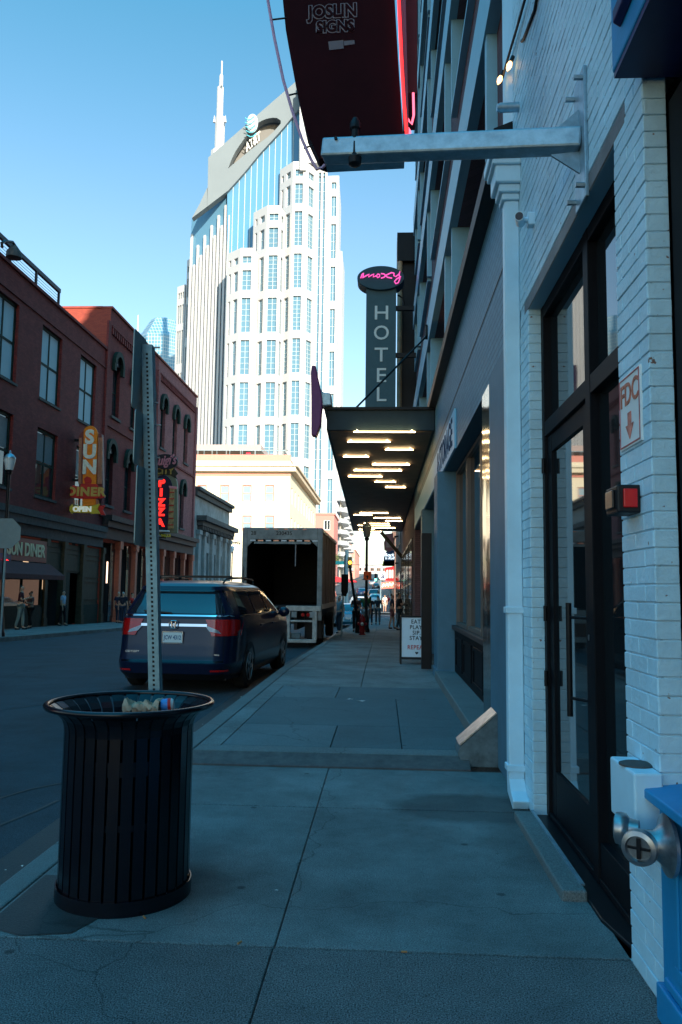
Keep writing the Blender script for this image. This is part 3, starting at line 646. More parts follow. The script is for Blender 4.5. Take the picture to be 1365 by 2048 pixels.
# downspout
t = thing('downspout', 'tall white rectangular downspout with moulded head beside the white brick wall', 'downspout', (.94, 5.8, 0))
b = MB(); b.box(.885, .995, 5.72, 5.83, .16, 4.36); b.build('pipe', 'white_paint', t, bevel=.012)
b = MB(); b.prism([(.885, 5.72, .17), (.885, 5.83, .17), (.885, 5.80, .06), (.885, 5.58, .0), (.885, 5.55, .06), (.885, 5.66, .10)], (.11, 0, 0)); b.build('outlet_shoe', 'white_paint', t, bevel=.008)
for z in (1.33, .24):
    b = MB(); b.box(.872, .999, 5.708, 5.835, z-.022, z+.022); b.build('strap', 'white_paint', t, bevel=.004)
b = MB()
for z0, z1, e in ((4.36, 4.41, .02), (4.41, 4.47, .045), (4.47, 4.60, .075), (4.60, 4.64, .10), (4.64, 4.72, .12)):
    b.box(.885-e, .996, 5.72-e, 5.84+e, z0, z1-.001)
b.build('conductor_head', 'white_paint', t, bevel=.01)

# FDC sign
q = [atX(px, py, WX-.012) for px, py in ((1239, 762), (1281, 725), (1285, 872), (1242, 901))]
t = thing('hydrant_connection_sign', 'white metal plate lettered FDC in red with a red arrow, on the white pillar', 'sign', (WX-.012, 3.2, 2.2))
y0, y1, z0, z1 = 3.06, 3.33, 2.04, 2.34
b = MB(); b.box(WX-.014, WX-.004, y0, y1, z0, z1); b.build('plate', 'white', t, bevel=.002)
b = MB(); e = .008
for a in ((y0+e, y1-e, z0+e, z0+e+.005), (y0+e, y1-e, z1-e-.005, z1-e), (y0+e, y0+e+.005, z0+e+.005, z1-e-.005), (y1-e-.005, y1-e, z0+e+.005, z1-e-.005)): b.box(WX-.0165, WX-.0142, *a)
b.build('border', mat('faded border', (.45, .10, .10), .6, var=.6, scale=18), t)
text('lettering', 'FDC', .128, mat('weathered red letter', (.50, .14, .08), .5, var=.5, scale=25), t, (WX-.0145, (y0+y1)/2, z1-.085), (0, -1, 0), (0, 0, 1), ext=.002, bold=.002, sx=.95)
ym = (y0+y1)/2
M['faded_red'] = mat('faded red print', (.62, .20, .15), .6, var=.6, scale=18)
b = MB(); b.prism([(WX-.0145, ym+.022, z0+.14), (WX-.0145, ym-.022, z0+.14), (WX-.0145, ym-.022, z0+.09), (WX-.0145, ym-.05, z0+.09), (WX-.0145, ym, z0+.03), (WX-.0145, ym+.05, z0+.09), (WX-.0145, ym+.022, z0+.09)], (-.002, 0, 0)); b.build('arrow', 'faded_red', t)
# alarm strobe
t = thing('alarm_strobe', 'black fire alarm box with a red lens on the white pillar below the plate', 'alarm', (.95, 3.18, 1.8))
b = MB(); b.box(.905, .998, 3.11, 3.27, 1.765, 1.875); b.build('box', 'black', t, bevel=.008)
b = MB(); b.box(.927, .98, 3.098, 3.112, 1.785, 1.858); b.build('lens', mat('red lens', (.75, .01, .012), .3, coat=.3), t, bevel=.004)
b = MB(); b.box(.894, .906, 3.14, 3.24, 1.785, 1.858); b.build('side_lens', 'black_gloss', t, bevel=.004)
# white box on pillar
t = thing('valve_box', 'small white painted box with a dark round lid on the pillar beside the blue ledge', 'box', (.93, 3.1, .57))
b = MB(); VB0, VB1 = atX(1252, 1652, .895).z, atX(1252, 1535, .895).z; b.box(.895, .998, 2.95, 3.25, VB0, VB1); b.build('casing', 'white_paint', t, bevel=.008)
b = MB(); b.lathe([(.062, 0), (.062, .006), (.05, .010), (.0, .010)], (.947, 3.09, VB1), n=24); b.build('lid', 'stone_dark', t, smooth=True)
# siamese connection
FZ = atX(1296, 1700, .86).z - .545; LZ = atX(1282, 1572, .93).z - .70
t = thing('fire_connection', 'chrome twin-inlet fire hose connection projecting from the blue shopfront base', 'fire connection', (.97, 2.85, .5))
b = MB(); b.lathe([(.10, 0), (.10, .012), (.07, .02), (.045, .05), (.045, .10)], (.955, 2.78, .54+FZ), n=28, axis=(-1, 0, 0)); b.build('flange', 'steel', t, smooth=True)
for (c, ax, s_) in (((.86, 2.76, .545+FZ), (-.55, -.83, -.05), .9), ((.85, 2.86, .565+FZ), (-.8, .35, .0), .82)):
    b = MB(); b.lathe([(.04*s_, -.03), (.045*s_, 0), (.062*s_, .012), (.066*s_, .028), (.062*s_, .045), (.046*s_, .05), (.042*s_, .038), (.0, .036)], c, n=28, axis=ax); p = b.build('inlet', 'steel', t, smooth=True)
    c = Vector(c); a = Vector(ax).normalized(); sd = a.cross(Vector((0, 0, 1))).normalized()
    b = MB(); b.bar(c+a*.041-Vector((0, 0, .036*s_)), c+a*.041+Vector((0, 0, .036*s_)), .012, .012, up=a); b.bar(c+a*.040-sd*.036, c+a*.040+sd*.036, .008, .008, up=a); b.build('swivel_bar', 'black_metal', p)
b = MB(); b.cyl((.86, 2.80, .545+FZ), (.96, 2.79, .54+FZ), .04, n=20); b.build('body', 'steel', t, smooth=True)

# blue shopfront (nearest)
t = thing('blue_shopfront', 'bright blue panelled shopfront base and cornice at the right edge', 'shopfront', (.97, 1.5, 0))
b = MB(); b.box(.975, 1.6, -3, 2.94, 0, .66+LZ); b.build('panel', 'blue_paint', t, bevel=.01)
b = MB(); b.box(.955, 1.3, -3, 2.955, .0, .12); b.box(.965, 1.3, -3, 2.9, .13, .16)
b.build('skirting', 'blue_paint', t, bevel=.006)
b = MB(); b.prism([(.93, -3, .665+LZ), (.93, -3, .70+LZ), (1.25, -3, .735+LZ), (1.25, -3, .665+LZ)], (0, 5.975, 0)); b.build('ledge', 'blue_paint', t, bevel=.006)
for y in (2.3, 1.2): 
    b = MB(); b.box(.966, .976, y-.5, y+.5, .20, .24); b.box(.966, .976, y-.5, y+.5, .56, .60); b.box(.966, .976, y-.5, y-.46, .24, .56); b.box(.966, .976, y+.46, y+.5, .24, .56); b.build('moulding', 'blue_paint', t, bevel=.004)
b = MB(); b.box(1.09, 1.15, 2.78, 2.97, .73, 3.35); b.box(1.11, 1.2, 2.0, 2.1, .73, 3.3); b.build('window_frame', 'dark_frame', t, bevel=.006)
b = MB(); b.box(1.14, 1.16, -3, 2.80, .73, 3.35); b.build('pane', 'shop_glass', t)
b = MB(); BZ = atY(1240, 148, 2.97).z; b.box(.88, 1.6, -3, 2.972, BZ, 6.2); b.build('fascia', 'blue_paint', t, bevel=.01)
b = MB(); b.prism([(.85, -3, BZ+.12), (.85, -3, BZ+.17), (.879, -3, BZ+.20), (.879, -3, BZ+.10)], (0, 5.85, 0)); b.build('cornice', 'navy', t, bevel=.006)
b = MB(); b.box(.885, 1.6, -3, 2.96, BZ-.025, BZ-.002); b.build('soffit', 'navy', t)

# ================================================================ HOTEL (right, middle)
ht = thing('hotel_building', 'grey shopfronts below brown brick storeys with pale blue window frames, right of the sidewalk', 'building', (1.0, 15, 0))
HX = 1.0
mb = MB(); mb.box(.97, 1.3, 6.05, 7.28, 0, 3.42); mb.build('pilaster', 'grey_paint', ht, bevel=.01)
mb = MB(); mb.box(.985, 1.3, 7.30, 7.92, .06, 3.42); mb.build('steel_pilaster', glass('polished steel cladding', (.42, .41, .40), .10, wav=.25, metal=1., wscale=1.2), ht, bevel=.01)
mb = MB(); mb.box(.88, 1.25, 12.95, 13.75, .0, 3.42); mb.box(.86, 1.25, 12.93, 13.77, .0, .22); mb.build('pilaster', 'grey_paint', ht, bevel=.012)
mb = MB(); mb.box(.93, 1.3, 19.0, 19.6, .0, 3.42); mb.build('pilaster', 'grey_paint', ht, bevel=.012)
mb = MB(); mb.box(HX, 1.3, 6.0, 25.4, 3.42, 5.0); mb.build('fascia', 'grey_brick', ht)
mb = MB(); mb.box(HX-.006, HX-.001, 6.0, 25.4, 4.18, 4.19); mb.build('panel_joint', 'black_metal', ht)
mb = MB(); mb.prism([(HX, 6.0, 5.0), (HX-.13, 6.0, 5.02), (HX-.15, 6.0, 5.10), (HX, 6.0, 5.16)], (0, 19.4, 0)); mb.build('ledge', 'black_metal', ht)
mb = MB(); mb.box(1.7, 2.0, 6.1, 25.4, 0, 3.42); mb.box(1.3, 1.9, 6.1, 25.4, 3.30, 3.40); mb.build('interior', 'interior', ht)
mb = MB(); mb.prism([(.84, 7.6, 0), (.84, 12.9, 0), (1.4, 12.9, 0), (1.4, 7.9, 0), (1.0, 7.6, 0)], (0, 0, .20)); mb.build('stone_sill', 'curbstone', ht, bevel=.015)
SX = 1.16
mb = MB(); mb.box(SX, SX+.12, 7.92, 12.95, .20, .86); mb.build('bulkhead', 'dark_frame', ht)
for i in range(4):
    y0 = 8.1+i*1.2; mb = MB()
    for a in ((y0, y0+1.0, .28, .33), (y0, y0+1.0, .72, .77), (y0, y0+.05, .33, .72), (y0+.95, y0+1.0, .33, .72)): mb.box(SX-.015, SX-.001, *a)
    mb.build('bulkhead_panel', 'dark_frame', ht, bevel=.004)
mb = MB(); mb.box(SX-.05, SX+.12, 7.92, 12.95, .865, .93); mb.build('window_sill', mat('dark brown sill', (.07, .045, .04), .5), ht, bevel=.008)
wd = mat('warm bronze mullion', (.16, .12, .10), .4, var=.1)
for y0, y1 in ((7.95, 9.6), (9.66, 11.25), (11.31, 12.9)):
    window(mapX(SX, 1), y0, y1, .935, 3.40, .10, ht, frame=wd, pane='shop_glass', nu=1, nz=1, fw=.05, ft=.08)
for y0, y1 in ((14.0, 16.4), (16.5, 18.9), (19.7, 22.4), (22.5, 25.3)):
    window(mapX(1.35, 1), y0, y1, .1, 3.40, .10, ht, frame='dark_frame', pane='shop_glass', nu=2, nz=1, fw=.06, ft=.08)
mb = MB(); mb.box(.69, .87, 14.25, 14.33, .10, 2.5); mb.build('open_door', 'black_metal', ht, bevel=.006)
# upper storeys
bays = [(7.15, 11.3), (12.2, 16.4), (17.3, 21.5), (22.4, 25.0)]
floors = [(5.3, 6.75)] + [(8.5+3.2*k, 10.0+3.2*k) for k in range(7)]
holes = [(a, b, c, d) for a, b in bays for c, d in floors]
mb = MB(); facade(mb, mapX(1.05, 1), 6.0, 25.4, 5.0, 34, holes, .45)
mb.quad((1.05, 6.0, 5.0), (3, 6.0, 5.0), (3, 6.0, 34), (1.05, 6.0, 34)); mb.quad((1.05, 25.4, 5.0), (1.05, 25.4, 34), (16, 25.4, 34), (16, 25.4, 5.0))
mb.quad((1.05, 6.0, 34), (22, 6.0, 34), (22, 25.4, 34), (1.05, 25.4, 34)); mb.quad((22, 6.0, 0), (22, 25.4, 0), (22, 25.4, 34), (22, 6.0, 34)); mb.quad((3, 6.0, 0), (22, 6.0, 0), (22, 6.0, 34), (3, 6.0, 34)); mb.quad((16, 25.4, 0), (22, 25.4, 0), (22, 25.4, 34), (16, 25.4, 34))  # hotel height and rear depth, out of frame, chosen to cast shade
mb.build('wall', 'mauve_brick', ht)
for (c, d) in floors:
    mb = MB()
    mb.box(.93, 1.049, 6.55, 25.42, d, d+.62)
    mb.build('lintel_band', 'blue_metal', ht)
for a, b in bays:
    for (c, d) in floors:
        mb = MB()
        mb.box(.95, 1.40, a-.001, a+.13, c, d-.002); mb.box(.97, 1.40, b-.10, b+.001, c, d-.002)
        mb.box(.96, 1.40, a+.13, b-.10, c-.06, c)
        mb.build('window_surround', 'blue_metal', ht)
for a, b in bays:
    for (c, d) in floors:
        window(mapX(1.05, 1), a+.14, b-.11, c+.01, d-.01, .38, ht, nu=3, nz=2, fw=.05, ft=.06, pane='shop_glass')
mb = MB(); mb.box(1.0, 1.3, 6.0, 6.5, 5.17, 34); mb.build('corner_strip', 'white_paint', ht)
# STORAGE sign board
t = thing('storage_sign', 'pale blue sign board lettered STORAGE along the grey fascia', 'sign', (HX, 13.5, 3.6))
mb = MB(); mb.box(HX-.03, HX-.002, 10.85, 24.5, 3.425, 3.98); mb.build('board', mat('pale blue board', (.26, .55, .72), .5, var=.05), t)
text('lettering', '& STORAGE', .56, mat('deep blue lettering', (.008, .05, .11), .8, spec=.05), t, (HX-.032, 11.15, 3.70), (0, -1, 0), (0, 0, 1), ext=.003, bold=.012, sx=1.0, align='RIGHT', spacing=1.05)
# wedge guard
t = thing('steel_guard', 'bare metal wedge shaped guard box on the sidewalk against the grey pilaster', 'guard', (.83, 6.95, 0))
mb = MB(); mb.prism([(.68, 6.86, .0), (.985, 6.86, .0), (.985, 6.86, .40), (.965, 6.86, .44), (.66, 6.86, .17), (.64, 6.86, .12)], (0, .30, 0)); mb.build('casing', mat('dull galvanised sheet', (.13, .17, .18), .55, .3, var=.35, scale=12), t, bevel=.004)
mb = MB(); mb.prism([(.655, 6.85, .175), (.965, 6.85, .445), (.958, 6.85, .453), (.648, 6.85, .183)], (0, .32, 0)); mb.build('top_plate', mat('bright top metal', (.62, .57, .50), .35, .85, var=.3, scale=18), t)  # sloped top is a brighter, smoother metal than the casing

# ================================================================ CANOPY
t = thing('hotel_canopy', 'flat dark canopy with thin warm light bars in its brown underside over the sidewalk', 'canopy', (0, 15.4, 4.6))
ZC = 4.58
mb = MB(); mb.prism([(-1.12, 15.3, ZC), (.99, 15.3, ZC), (.99, 41.5, ZC), (-1.58, 41.5, ZC)], (0, 0, .40)); mb.build('roof_slab', 'canopy', t, bevel=.01)
mb = MB(); mb.prism([(-1.17, 15.24, ZC+.402), (1.0, 15.24, ZC+.402), (1.0, 41.6, ZC+.402), (-1.63, 41.6, ZC+.402)], (0, 0, .05)); mb.build('top_flashing', 'black_metal', t)
mb = MB(); mb.prism([(-1.06, 15.38, ZC-.012), (.94, 15.38, ZC-.012), (.94, 41.4, ZC-.012), (-1.5, 41.4, ZC-.012)], (0, 0, .008)); mb.build('soffit', 'soffit', t)
for py, x0, x1 in ((861,708,831),(881,696,781),(897,771,827),(911,687,738),(927,745,820),(939,708,804),(951,697,765),(962,750,792),(973,771,812),(1025,720,777),(1029,708,745),(1035,748,802),(1041,771,805),(1046,728,779),(1050,716,781),(1055,744,791),(1058,718,749),(1062,718,764)):
    p = atZ(x0, py, ZC-.02); q = atZ(x1, py, ZC-.02); y = (p.y+q.y)/2; wy = .022 if y < 22 else .022
    mb = MB(); mb.box(p.x, q.x, y-wy, y+wy, ZC-.055, ZC-.038); mb.box(p.x+.05, p.x+.08, y-.01, y+.01, ZC-.038, ZC-.012); mb.box(q.x-.08, q.x-.05, y-.01, y+.01, ZC-.038, ZC-.012); mb.build('light_bar', 'led', t)
p = Vector((-.62, 15.6, 5.03)); q = atX(862, 664, 1.0)
mb = MB(); mb.cyl(p, q, .022, n=8); mb.build('suspension_rod', 'black_metal', t, smooth=True)
mb = MB(); mb.box(.88, 1.04, q.y-.12, q.y+.12, q.z-.1, q.z+.1); mb.cyl(q+Vector((-.1, 0, -.16)), q+Vector((-.1, 0, .16)), .03, n=8); mb.build('rod_bracket', 'black_metal', t)
mb = MB(); mb.cyl((-.7, 15.6, 5.0), (-.54, 15.6, 5.06), .04, n=8); mb.build('rod_foot', 'black_metal', t)
mb = MB(); mb.bar((-.1, 41, 4.5), (1.0, 41, 3.2), .14, .18); mb.build('brace', 'black_metal', t)
t = thing('canopy_sign', 'purple pink sign seen edge-on at the outer corner of the canopy', 'sign', (-1.3, 14.9, 4.4))
pl = [atY(px, py, 15.0) for px, py in ((624, 730), (632, 731), (635, 748), (643, 785), (645, 806), (641, 850), (633, 872), (623, 870), (623, 800), (622, 745))]
mb = MB(); mb.prism(pl, (0, .22, 0)); mb.build('cabinet', mat('plum sign edge', (.16, .035, .12), .5, var=.15), t, bevel=.02)
pl = [atY(px, py, 15.1) for px, py in ((637, 770), (646, 784), (662, 786), (664, 810), (640, 812))]
mb = MB(); mb.prism(pl, (0, .3, 0)); mb.build('bracket', 'galv', t, bevel=.02)

# ================================================================ HOTEL BLADE SIGN
t = thing('hotel_sign', 'tall dark blade sign spelling HOTEL under an oval with pink neon script', 'sign', (0, 24.5, 6))
YH = 24.4
a = atY(733, 590, YH); b_ = atY(793, 590, YH); zt = atY(760, 578, YH).z
mb = MB(); mb.box(a.x, b_.x, YH, YH+.35, 6.0, zt+.1); mb.build('panel', mat('blue grey sign panel', (.055, .115, .135), .6, var=.08), t, bevel=.01)
c = atY(762, 557, YH-.05); rx = 48.5/FPX*YH; rz = 25.5/FPX*YH
mb = MB(); n = 40; mb.prism([(c.x+rx*math.cos(2*PI*i/n), YH-.12, c.z+rz*math.sin(2*PI*i/n)) for i in range(n)], (0, .6, 0)); mb.build('oval', mat('blue grey oval', (.035, .08, .10), .6, var=.08), t, smooth=True, bevel=.015)
ww = (b_.x-a.x)
for i, ch in enumerate('HOTEL'):
    zc = atY(763, (627, 667, 711, 752, 790)[i], YH).z
    q = atY(763, 700, YH)
    for dz in (.012,):
        text('lettering', ch, .64, mat('dim white letter', (.70, .74, .70), .5, var=.05), t, (q.x, YH-.004, zc), (1, 0, 0), (0, 0, 1), ext=.015, bold=.004, sx=1.12 if ch != 'O' else .98)
def tr(pts, y): return [atY(px, py, y) for px, py in pts]
def z8(pts): return [(600+u/2.967, 440+v/2.967) for u, v in pts]
scr = [[(362,345),(370,322),(378,315),(376,335),(372,343),(395,330),(412,322),(408,338),(425,328),(440,320),(436,338),(452,332)],
       [(462,322),(455,332),(462,342),(474,336),(474,324),(462,320)],
       [(482,318),(500,320),(512,332),(520,340),(548,345)], [(482,345),(500,340),(515,326),(545,312),(560,316)],
       [(560,316),(558,330),(570,336),(588,322),(594,305),(590,325),(594,348),(585,372),(570,378),(562,365),(575,350),(600,335)]]
for sp in scr:
    mb = MB(); mb.tube(tr(z8(sp), YH-.145), .020, n=6); mb.build('neon_script', 'neon_pink', t, smooth=True)
for py in (617, 711):
    p = atY(793, py, YH+.17)
    mb = MB(); mb.bar((b_.x, YH+.17, p.z), (1.0, YH+.17, p.z), .12, .14); mb.build('bracket', 'black_metal', t)
mb = MB(); mb.tube([atY(x, y, YH+.2) for x, y in ((796, 590), (806, 596), (808, 608), (805, 617))], .03); mb.build('conduit', 'black_metal', t, smooth=True)

# ================================================================ RIGHT ROW BEYOND
t = thing('brick_building', 'plain dark building just past the hotel canopy with a black projecting corner', 'building', (1, 33, 0))
mb = MB(); mb.box(1.02, 3.0, 25.42, 44, gz(44)-.2, 5.2); mb.box(1.25, 3.0, 25.42, 44, 5.2, 12.0); mb.box(3.0, 10, 25.41, 44, gz(44)-.2, 30); mb.build('wall', 'mauve_brick', t)  # tall set-back box is hidden, added to shade the stone building opposite
p0 = atY(795, 465, 26.2); p1 = atY(826, 465, 26.2)
mb = MB(); mb.box(p0.x, 1.25, 26.2, 27.2, p0.z-1.0, p0.z); mb.box(p0.x+.12, 1.25, 26.4, 26.9, 5.2, p0.z-1.0); mb.build('corner_pier', 'black_metal', t)
mb = MB(); mb.cyl((p0.x+.1, 26.3, 5.2), (p0.x+.1, 26.3, p0.z-1.0), .09); mb.build('rain_pipe', mat('sunlit tan pipe', (.45, .32, .2), .4), t, smooth=True)  # the pipe's warm tan stands for reflected sunlight
for y in (27.5, 31.5, 35.5, 39.5):
    window(mapX(1.02, -1), y, y+3, gz(y)+.4, 3.3, .03, t, nu=3, nz=2, pane='shop_glass', fw=.08, ft=.03)
    window(mapX(1.25, -1), y, y+3, 6.2, 9.0, .03, t, nu=3, nz=2, pane='shop_glass', fw=.08, ft=.03, frame='blue_metal')
t = thing('corner_building', 'dark corner bar with teal lit windows beyond the canopy on the right', 'building', (1, 52, 0))
mb = MB(); mb.box(1.0, 5, 44.02, 61.5, gz(50)-.2, 9.5); mb.build('wall', 'stone_dark', t)
for z in (1.7, 2.55, 3.4): 
    window(mapY(44.0, 1), .95, 1.62, z, z+.6, -.02, t, nu=1, nz=1, pane=mat('pale teal pane', (.20, .36, .36), .4), fw=.05, ft=.03) if False else None
for y in (45, 49, 53, 57):
    window(mapX(1.0, -1), y, y+3, gz(y)+.7, 2.6, .03, t, nu=2, nz=2, pane='shop_glass', fw=.1, ft=.03)
    window(mapX(1.0, -1), y, y+2.4, 4.2, 6.6, .03, t, nu=2, nz=2, pane='blind', fw=.1, ft=.03)
# far right row, sunlit beyond the cross street
def plain_block(lbl, x0, x1, y0, y1, h, mt, wm='win_glass', side='L', rows=3, name='brick_building', step=5., ww_=2.2, cat='building', wh=1.8, front=True, base=None):
    zb = gz(y0)-.3; t = thing(name, lbl, cat, ((x0+x1)/2, y0, gz(y0)))
    xs = x0 if side == 'L' else x1
    inw = 1 if side == 'L' else -1
    st_ = (h-3.2)/rows; hol = []
    y = y0+1.2
    while y+ww_ < y1-.5:
        for r in range(rows): hol.append((y, y+ww_, gz(y0)+4.2+r*st_*.98, gz(y0)+4.2+r*st_*.98+wh))
        y += step
    mb = MB(); facade(mb, mapX(xs, inw), y0, y1, zb, gz(y0)+h, hol, .25)
    hf = []
    if front:
        x = min(x0, x1)+1.2
        while x+ww_*.8 < max(x0, x1)-.5:
            for r in range(rows): hf.append((x, x+ww_*.8, gz(y0)+4.2+r*st_*.98, gz(y0)+4.2+r*st_*.98+wh))
            x += step*.7
    facade(mb, mapY(y0, 1), x0, x1, zb, gz(y0)+h, hf, .25)
    xo = x1 if side == 'L' else x0
    mb.quad((xo, y0, zb), (xo, y1, zb), (xo, y1, gz(y0)+h), (xo, y0, gz(y0)+h)); mb.quad((x0, y1, zb), (x1, y1, zb), (x1, y1, gz(y0)+h), (x0, y1, gz(y0)+h))
    mb.quad((x0, y0, gz(y0)+h-.3), (x1, y0, gz(y0)+h-.3), (x1, y1, gz(y0)+h-.3), (x0, y1, gz(y0)+h-.3))
    mb.build('wall', mt, t)
    for h_ in hol: window(mapX(xs, inw), h_[0], h_[1], h_[2], h_[3], .22, t, nu=2, nz=2, fw=.08, ft=.05, pane=wm)
    for h_ in hf: window(mapY(y0, 1), h_[0], h_[1], h_[2], h_[3], .22, t, nu=2, nz=2, fw=.08, ft=.05, pane=wm)
    mb = MB(); boxm(mb, mapX(xs, inw), y0-.2, y1, gz(y0)+h-.5, gz(y0)+h+.1, -.3, .0-.003); boxm(mb, mapY(y0, 1), x0, x1, gz(y0)+h-.5, gz(y0)+h+.1, -.25, -.003); mb.build('cornice', mt, t)
    return t
plain_block('brown building with red neon signs across the intersection on the right', 1.2, 14, 80, 100, 8.0, mat('brown painted wall', (.16, .09, .07), .6, var=.15), rows=1)
plain_block('low cream building behind the brown neon one on the right', 1.6, 12, 100.1, 130, 7.0, 'tan', rows=1)
plain_block('farthest low brown building on the right of the street', 2.4, 12, 131, 200, 9.0, 'truck_side', rows=2)
# signs of the right row
t = thing('neon_sign', 'round topped blue sign with script Rock and Roll over a yellow panel', 'sign', (.5, 52, 3))
YR = 52.
def pp(pts): return [atY(x, y, YR) for x, y in pts]
mb = MB(); mb.prism(pp([(767.5, 1131), (768, 1115), (770, 1107), (774, 1102), (779, 1100), (789, 1101), (789, 1131)]), (0, .3, 0)); mb.build('dome', mat('navy sign face', (.03, .07, .15), .5), t)
mb = MB(); mb.prism(pp([(765, 1132), (767, 1122), (789, 1121), (789, 1132)]), (0, .34, 0)); mb.build('base_panel', 'yellow', t)
q = atY(778.5, 1110, YR-.02); text('lettering', 'Rock', .30, emit('white neon', (.8, .95, 1), 1.2), t, q, (1, 0, 0), (0, 0, 1), ext=.01, shear=.3)
q = atY(779, 1116.5, YR-.02); text('lettering', "'n Roll", .25, emit('white neon', (.8, .95, 1), 1.2), t, q, (1, 0, 0), (0, 0, 1), ext=.01, shear=.3)
mb = MB(); mb.bar((.8, YR+.1, 3.3), (1.05, YR+.1, 3.3), .1, .1); mb.build('bracket', 'black_metal', t)
t = thing('guitar_sign', 'faded red hanging sign above the blue round topped sign', 'sign', (.6, 50, 4.3))
YR = 50.
mb = MB(); mb.prism(pp([(769, 1100), (768, 1085), (770, 1080), (770, 1068), (787, 1066), (787, 1082), (788, 1099), (778, 1104)]), (0, .25, 0)); mb.build('cabinet', mat('faded red sign', (.34, .10, .09), .5, var=.3, scale=8), t, bevel=.03)
mb = MB(); mb.prism(pp([(773, 1095), (773, 1084), (784, 1083), (784, 1095)]), (0, -.03, 0)); mb.build('inner_panel', mat('faded pink panel', (.42, .22, .18), .5, var=.3, scale=8), t)
mb = MB(); mb.bar((.7, YR+.1, 4.9), (1.05, YR+.1, 4.9), .1, .1); mb.build('bracket', 'black_metal', t)
t = thing('neon_sign', 'bright red vertical sign with white strokes past the intersection', 'sign', (.6, 84, 3))
YR = 83.
mb = MB(); mb.prism(pp([(771, 1161), (771, 1135), (788, 1133), (788, 1162)]), (0, .4, 0)); mb.build('cabinet', 'neon_red', t)
for i, x in enumerate((774, 779, 784)):
    mb = MB(); mb.prism([p+Vector((0, -.02, 0)) for p in pp([(x, 1156), (x, 1140), (x+2.6, 1140), (x+2.6, 1156)])], (0, -.05, 0)); mb.build('neon_stroke', emit('pale neon', (1, .75, .6), 2), t)
t = thing('neon_sign', 'red and cream script sign band on the corner below the red vertical sign', 'sign', (.6, 85, 2))
YR = 84.
mb = MB(); mb.prism(pp([(762, 1178), (764, 1165), (788, 1162), (788, 1176)]), (0, .3, 0)); mb.build('panel', emit('coral neon', (1, .16, .1), 1.6), t)
text('lettering', 'Records', .42, emit('cream neon', (1, .9, .75), 2.2), t, atY(776, 1170, YR-.05), (1, 0, 0), (0, 0, 1), ext=.02, shear=.3, sx=.8) if False else None
mb = MB(); mb.tube([atY(x, y, YR-.08) for x, y in ((765, 1174), (768, 1168), (771, 1172), (774, 1167), (777, 1172), (780, 1166), (783, 1171), (787, 1166))], .06, n=6); mb.build('script', emit('cream neon', (1, .9, .75), 2.2), t, smooth=True)
t = thing('round_sign', 'small round white and navy sign on a pole past the intersection', 'sign', (.1, 80, 3))
c = atY(766, 1152, 80)
mb = MB(); mb.cyl((c.x, 80, c.z), (c.x, 79.9, c.z), .42, n=20); mb.build('disc', 'white', t)
text('lettering', 'a', .8, 'navy', t, (c.x, 79.88, c.z+.03), (1, 0, 0), (0, 0, 1), ext=.01, bold=.02)
mb = MB(); mb.cyl((c.x-.2, 80, gz(80)), (c.x-.2, 80, c.z+.9), .05, n=8); mb.build('pole', 'galv', t)

# ================================================================ TRASH CAN
c = atZ(248, 1784, 0); cx, cy = c.x, c.y; RB = .305
t = thing('trash_can', 'black slatted metal litter bin with a wide flared rim beside the sign post', 'trash can', (cx, cy, 0))
RR = .392; ZR = .885
mb = MB(); NS = 32
for i in range(NS):
    a0 = 2*PI*(i+.5)/NS; hw = .0245
    prof = [(RB, .03), (RB, .3), (RB, .62), (RB, .77), (RB+.003, .80), (RB+.013, .828), (RB+.038, .856), (RB+.078, ZR)]
    ca, sa = math.cos(a0), math.sin(a0); vs = []
    for k, (r, z) in enumerate(prof):
        w_ = hw*(1 if k < 4 else 1+.06*(k-3))
        for dr in (0, -.006):
            for s_ in (-1, 1): vs.append((cx+(r+dr)*ca-s_*w_*sa, cy+(r+dr)*sa+s_*w_*ca, z))
    fs = []
    for k in range(len(prof)-1):
        o = k*4; p_ = o+4
        fs += [(o, o+1, p_+1, p_), (o+1, o+3, p_+3, p_+1), (o+3, o+2, p_+2, p_+3), (o+2, o, p_, p_+2)]
    mb.add(vs, fs)
mb.build('slats', 'black_gloss', t)
for z0, z1, r in ((.0, .065, RB+.012), (.60, .665, RB-.007), (.36, .39, RB-.009)):
    mb = MB(); n = 64; prof = [(r, z0), (r, z1), (r-.006, z1), (r-.006, z0), (r, z0)]
    mb.lathe(prof, (cx, cy, 0), n=n); mb.f = mb.f[:-2]; mb.m = mb.m[:-2]; mb.build('band', 'black_gloss', t, smooth=True)
mb = MB(); mb.tube([(cx+RR*math.cos(2*PI*i/64), cy+RR*math.sin(2*PI*i/64), ZR+.004) for i in range(64)], .0145, n=10, closed=True); mb.build('rim', 'black_gloss', t, smooth=True)
mb = MB(); mb.lathe([(.27, .05), (.272, .76), (.262, .76), (.26, .07)], (cx, cy, 0), n=48); mb.f = mb.f[:-2]; mb.m = mb.m[:-2]; mb.add([(cx+.262*math.cos(2*PI*i/32), cy+.262*math.sin(2*PI*i/32), .72) for i in range(32)], [range(32)]); mb.build('liner', mat('black liner', (.004, .004, .005), .9, spec=.02), t, smooth=True)
bp_ = Vector((cx+.03, cy+.10, .845))
mb = MB()
mb.grid(lambda u, v: bp_ + Vector(((u-.5)*.19, (.045+.012*math.sin(9*u))*math.cos(2*PI*v)*(.72+.5*u), (.028+.010*math.sin(13*u+1))*math.sin(2*PI*v)*(.75+.4*u)+.006*math.sin(7*u+5*v)+.01)) + Vector((0, 0, .012*math.sin(23*u+7*math.sin(2*PI*v)))), 18, 16)
tag(mb.build('paper_bag', 'paper', smooth=True, loc=bp_), 'crumpled brown paper bag lying in the top of the litter bin', 'paper bag')
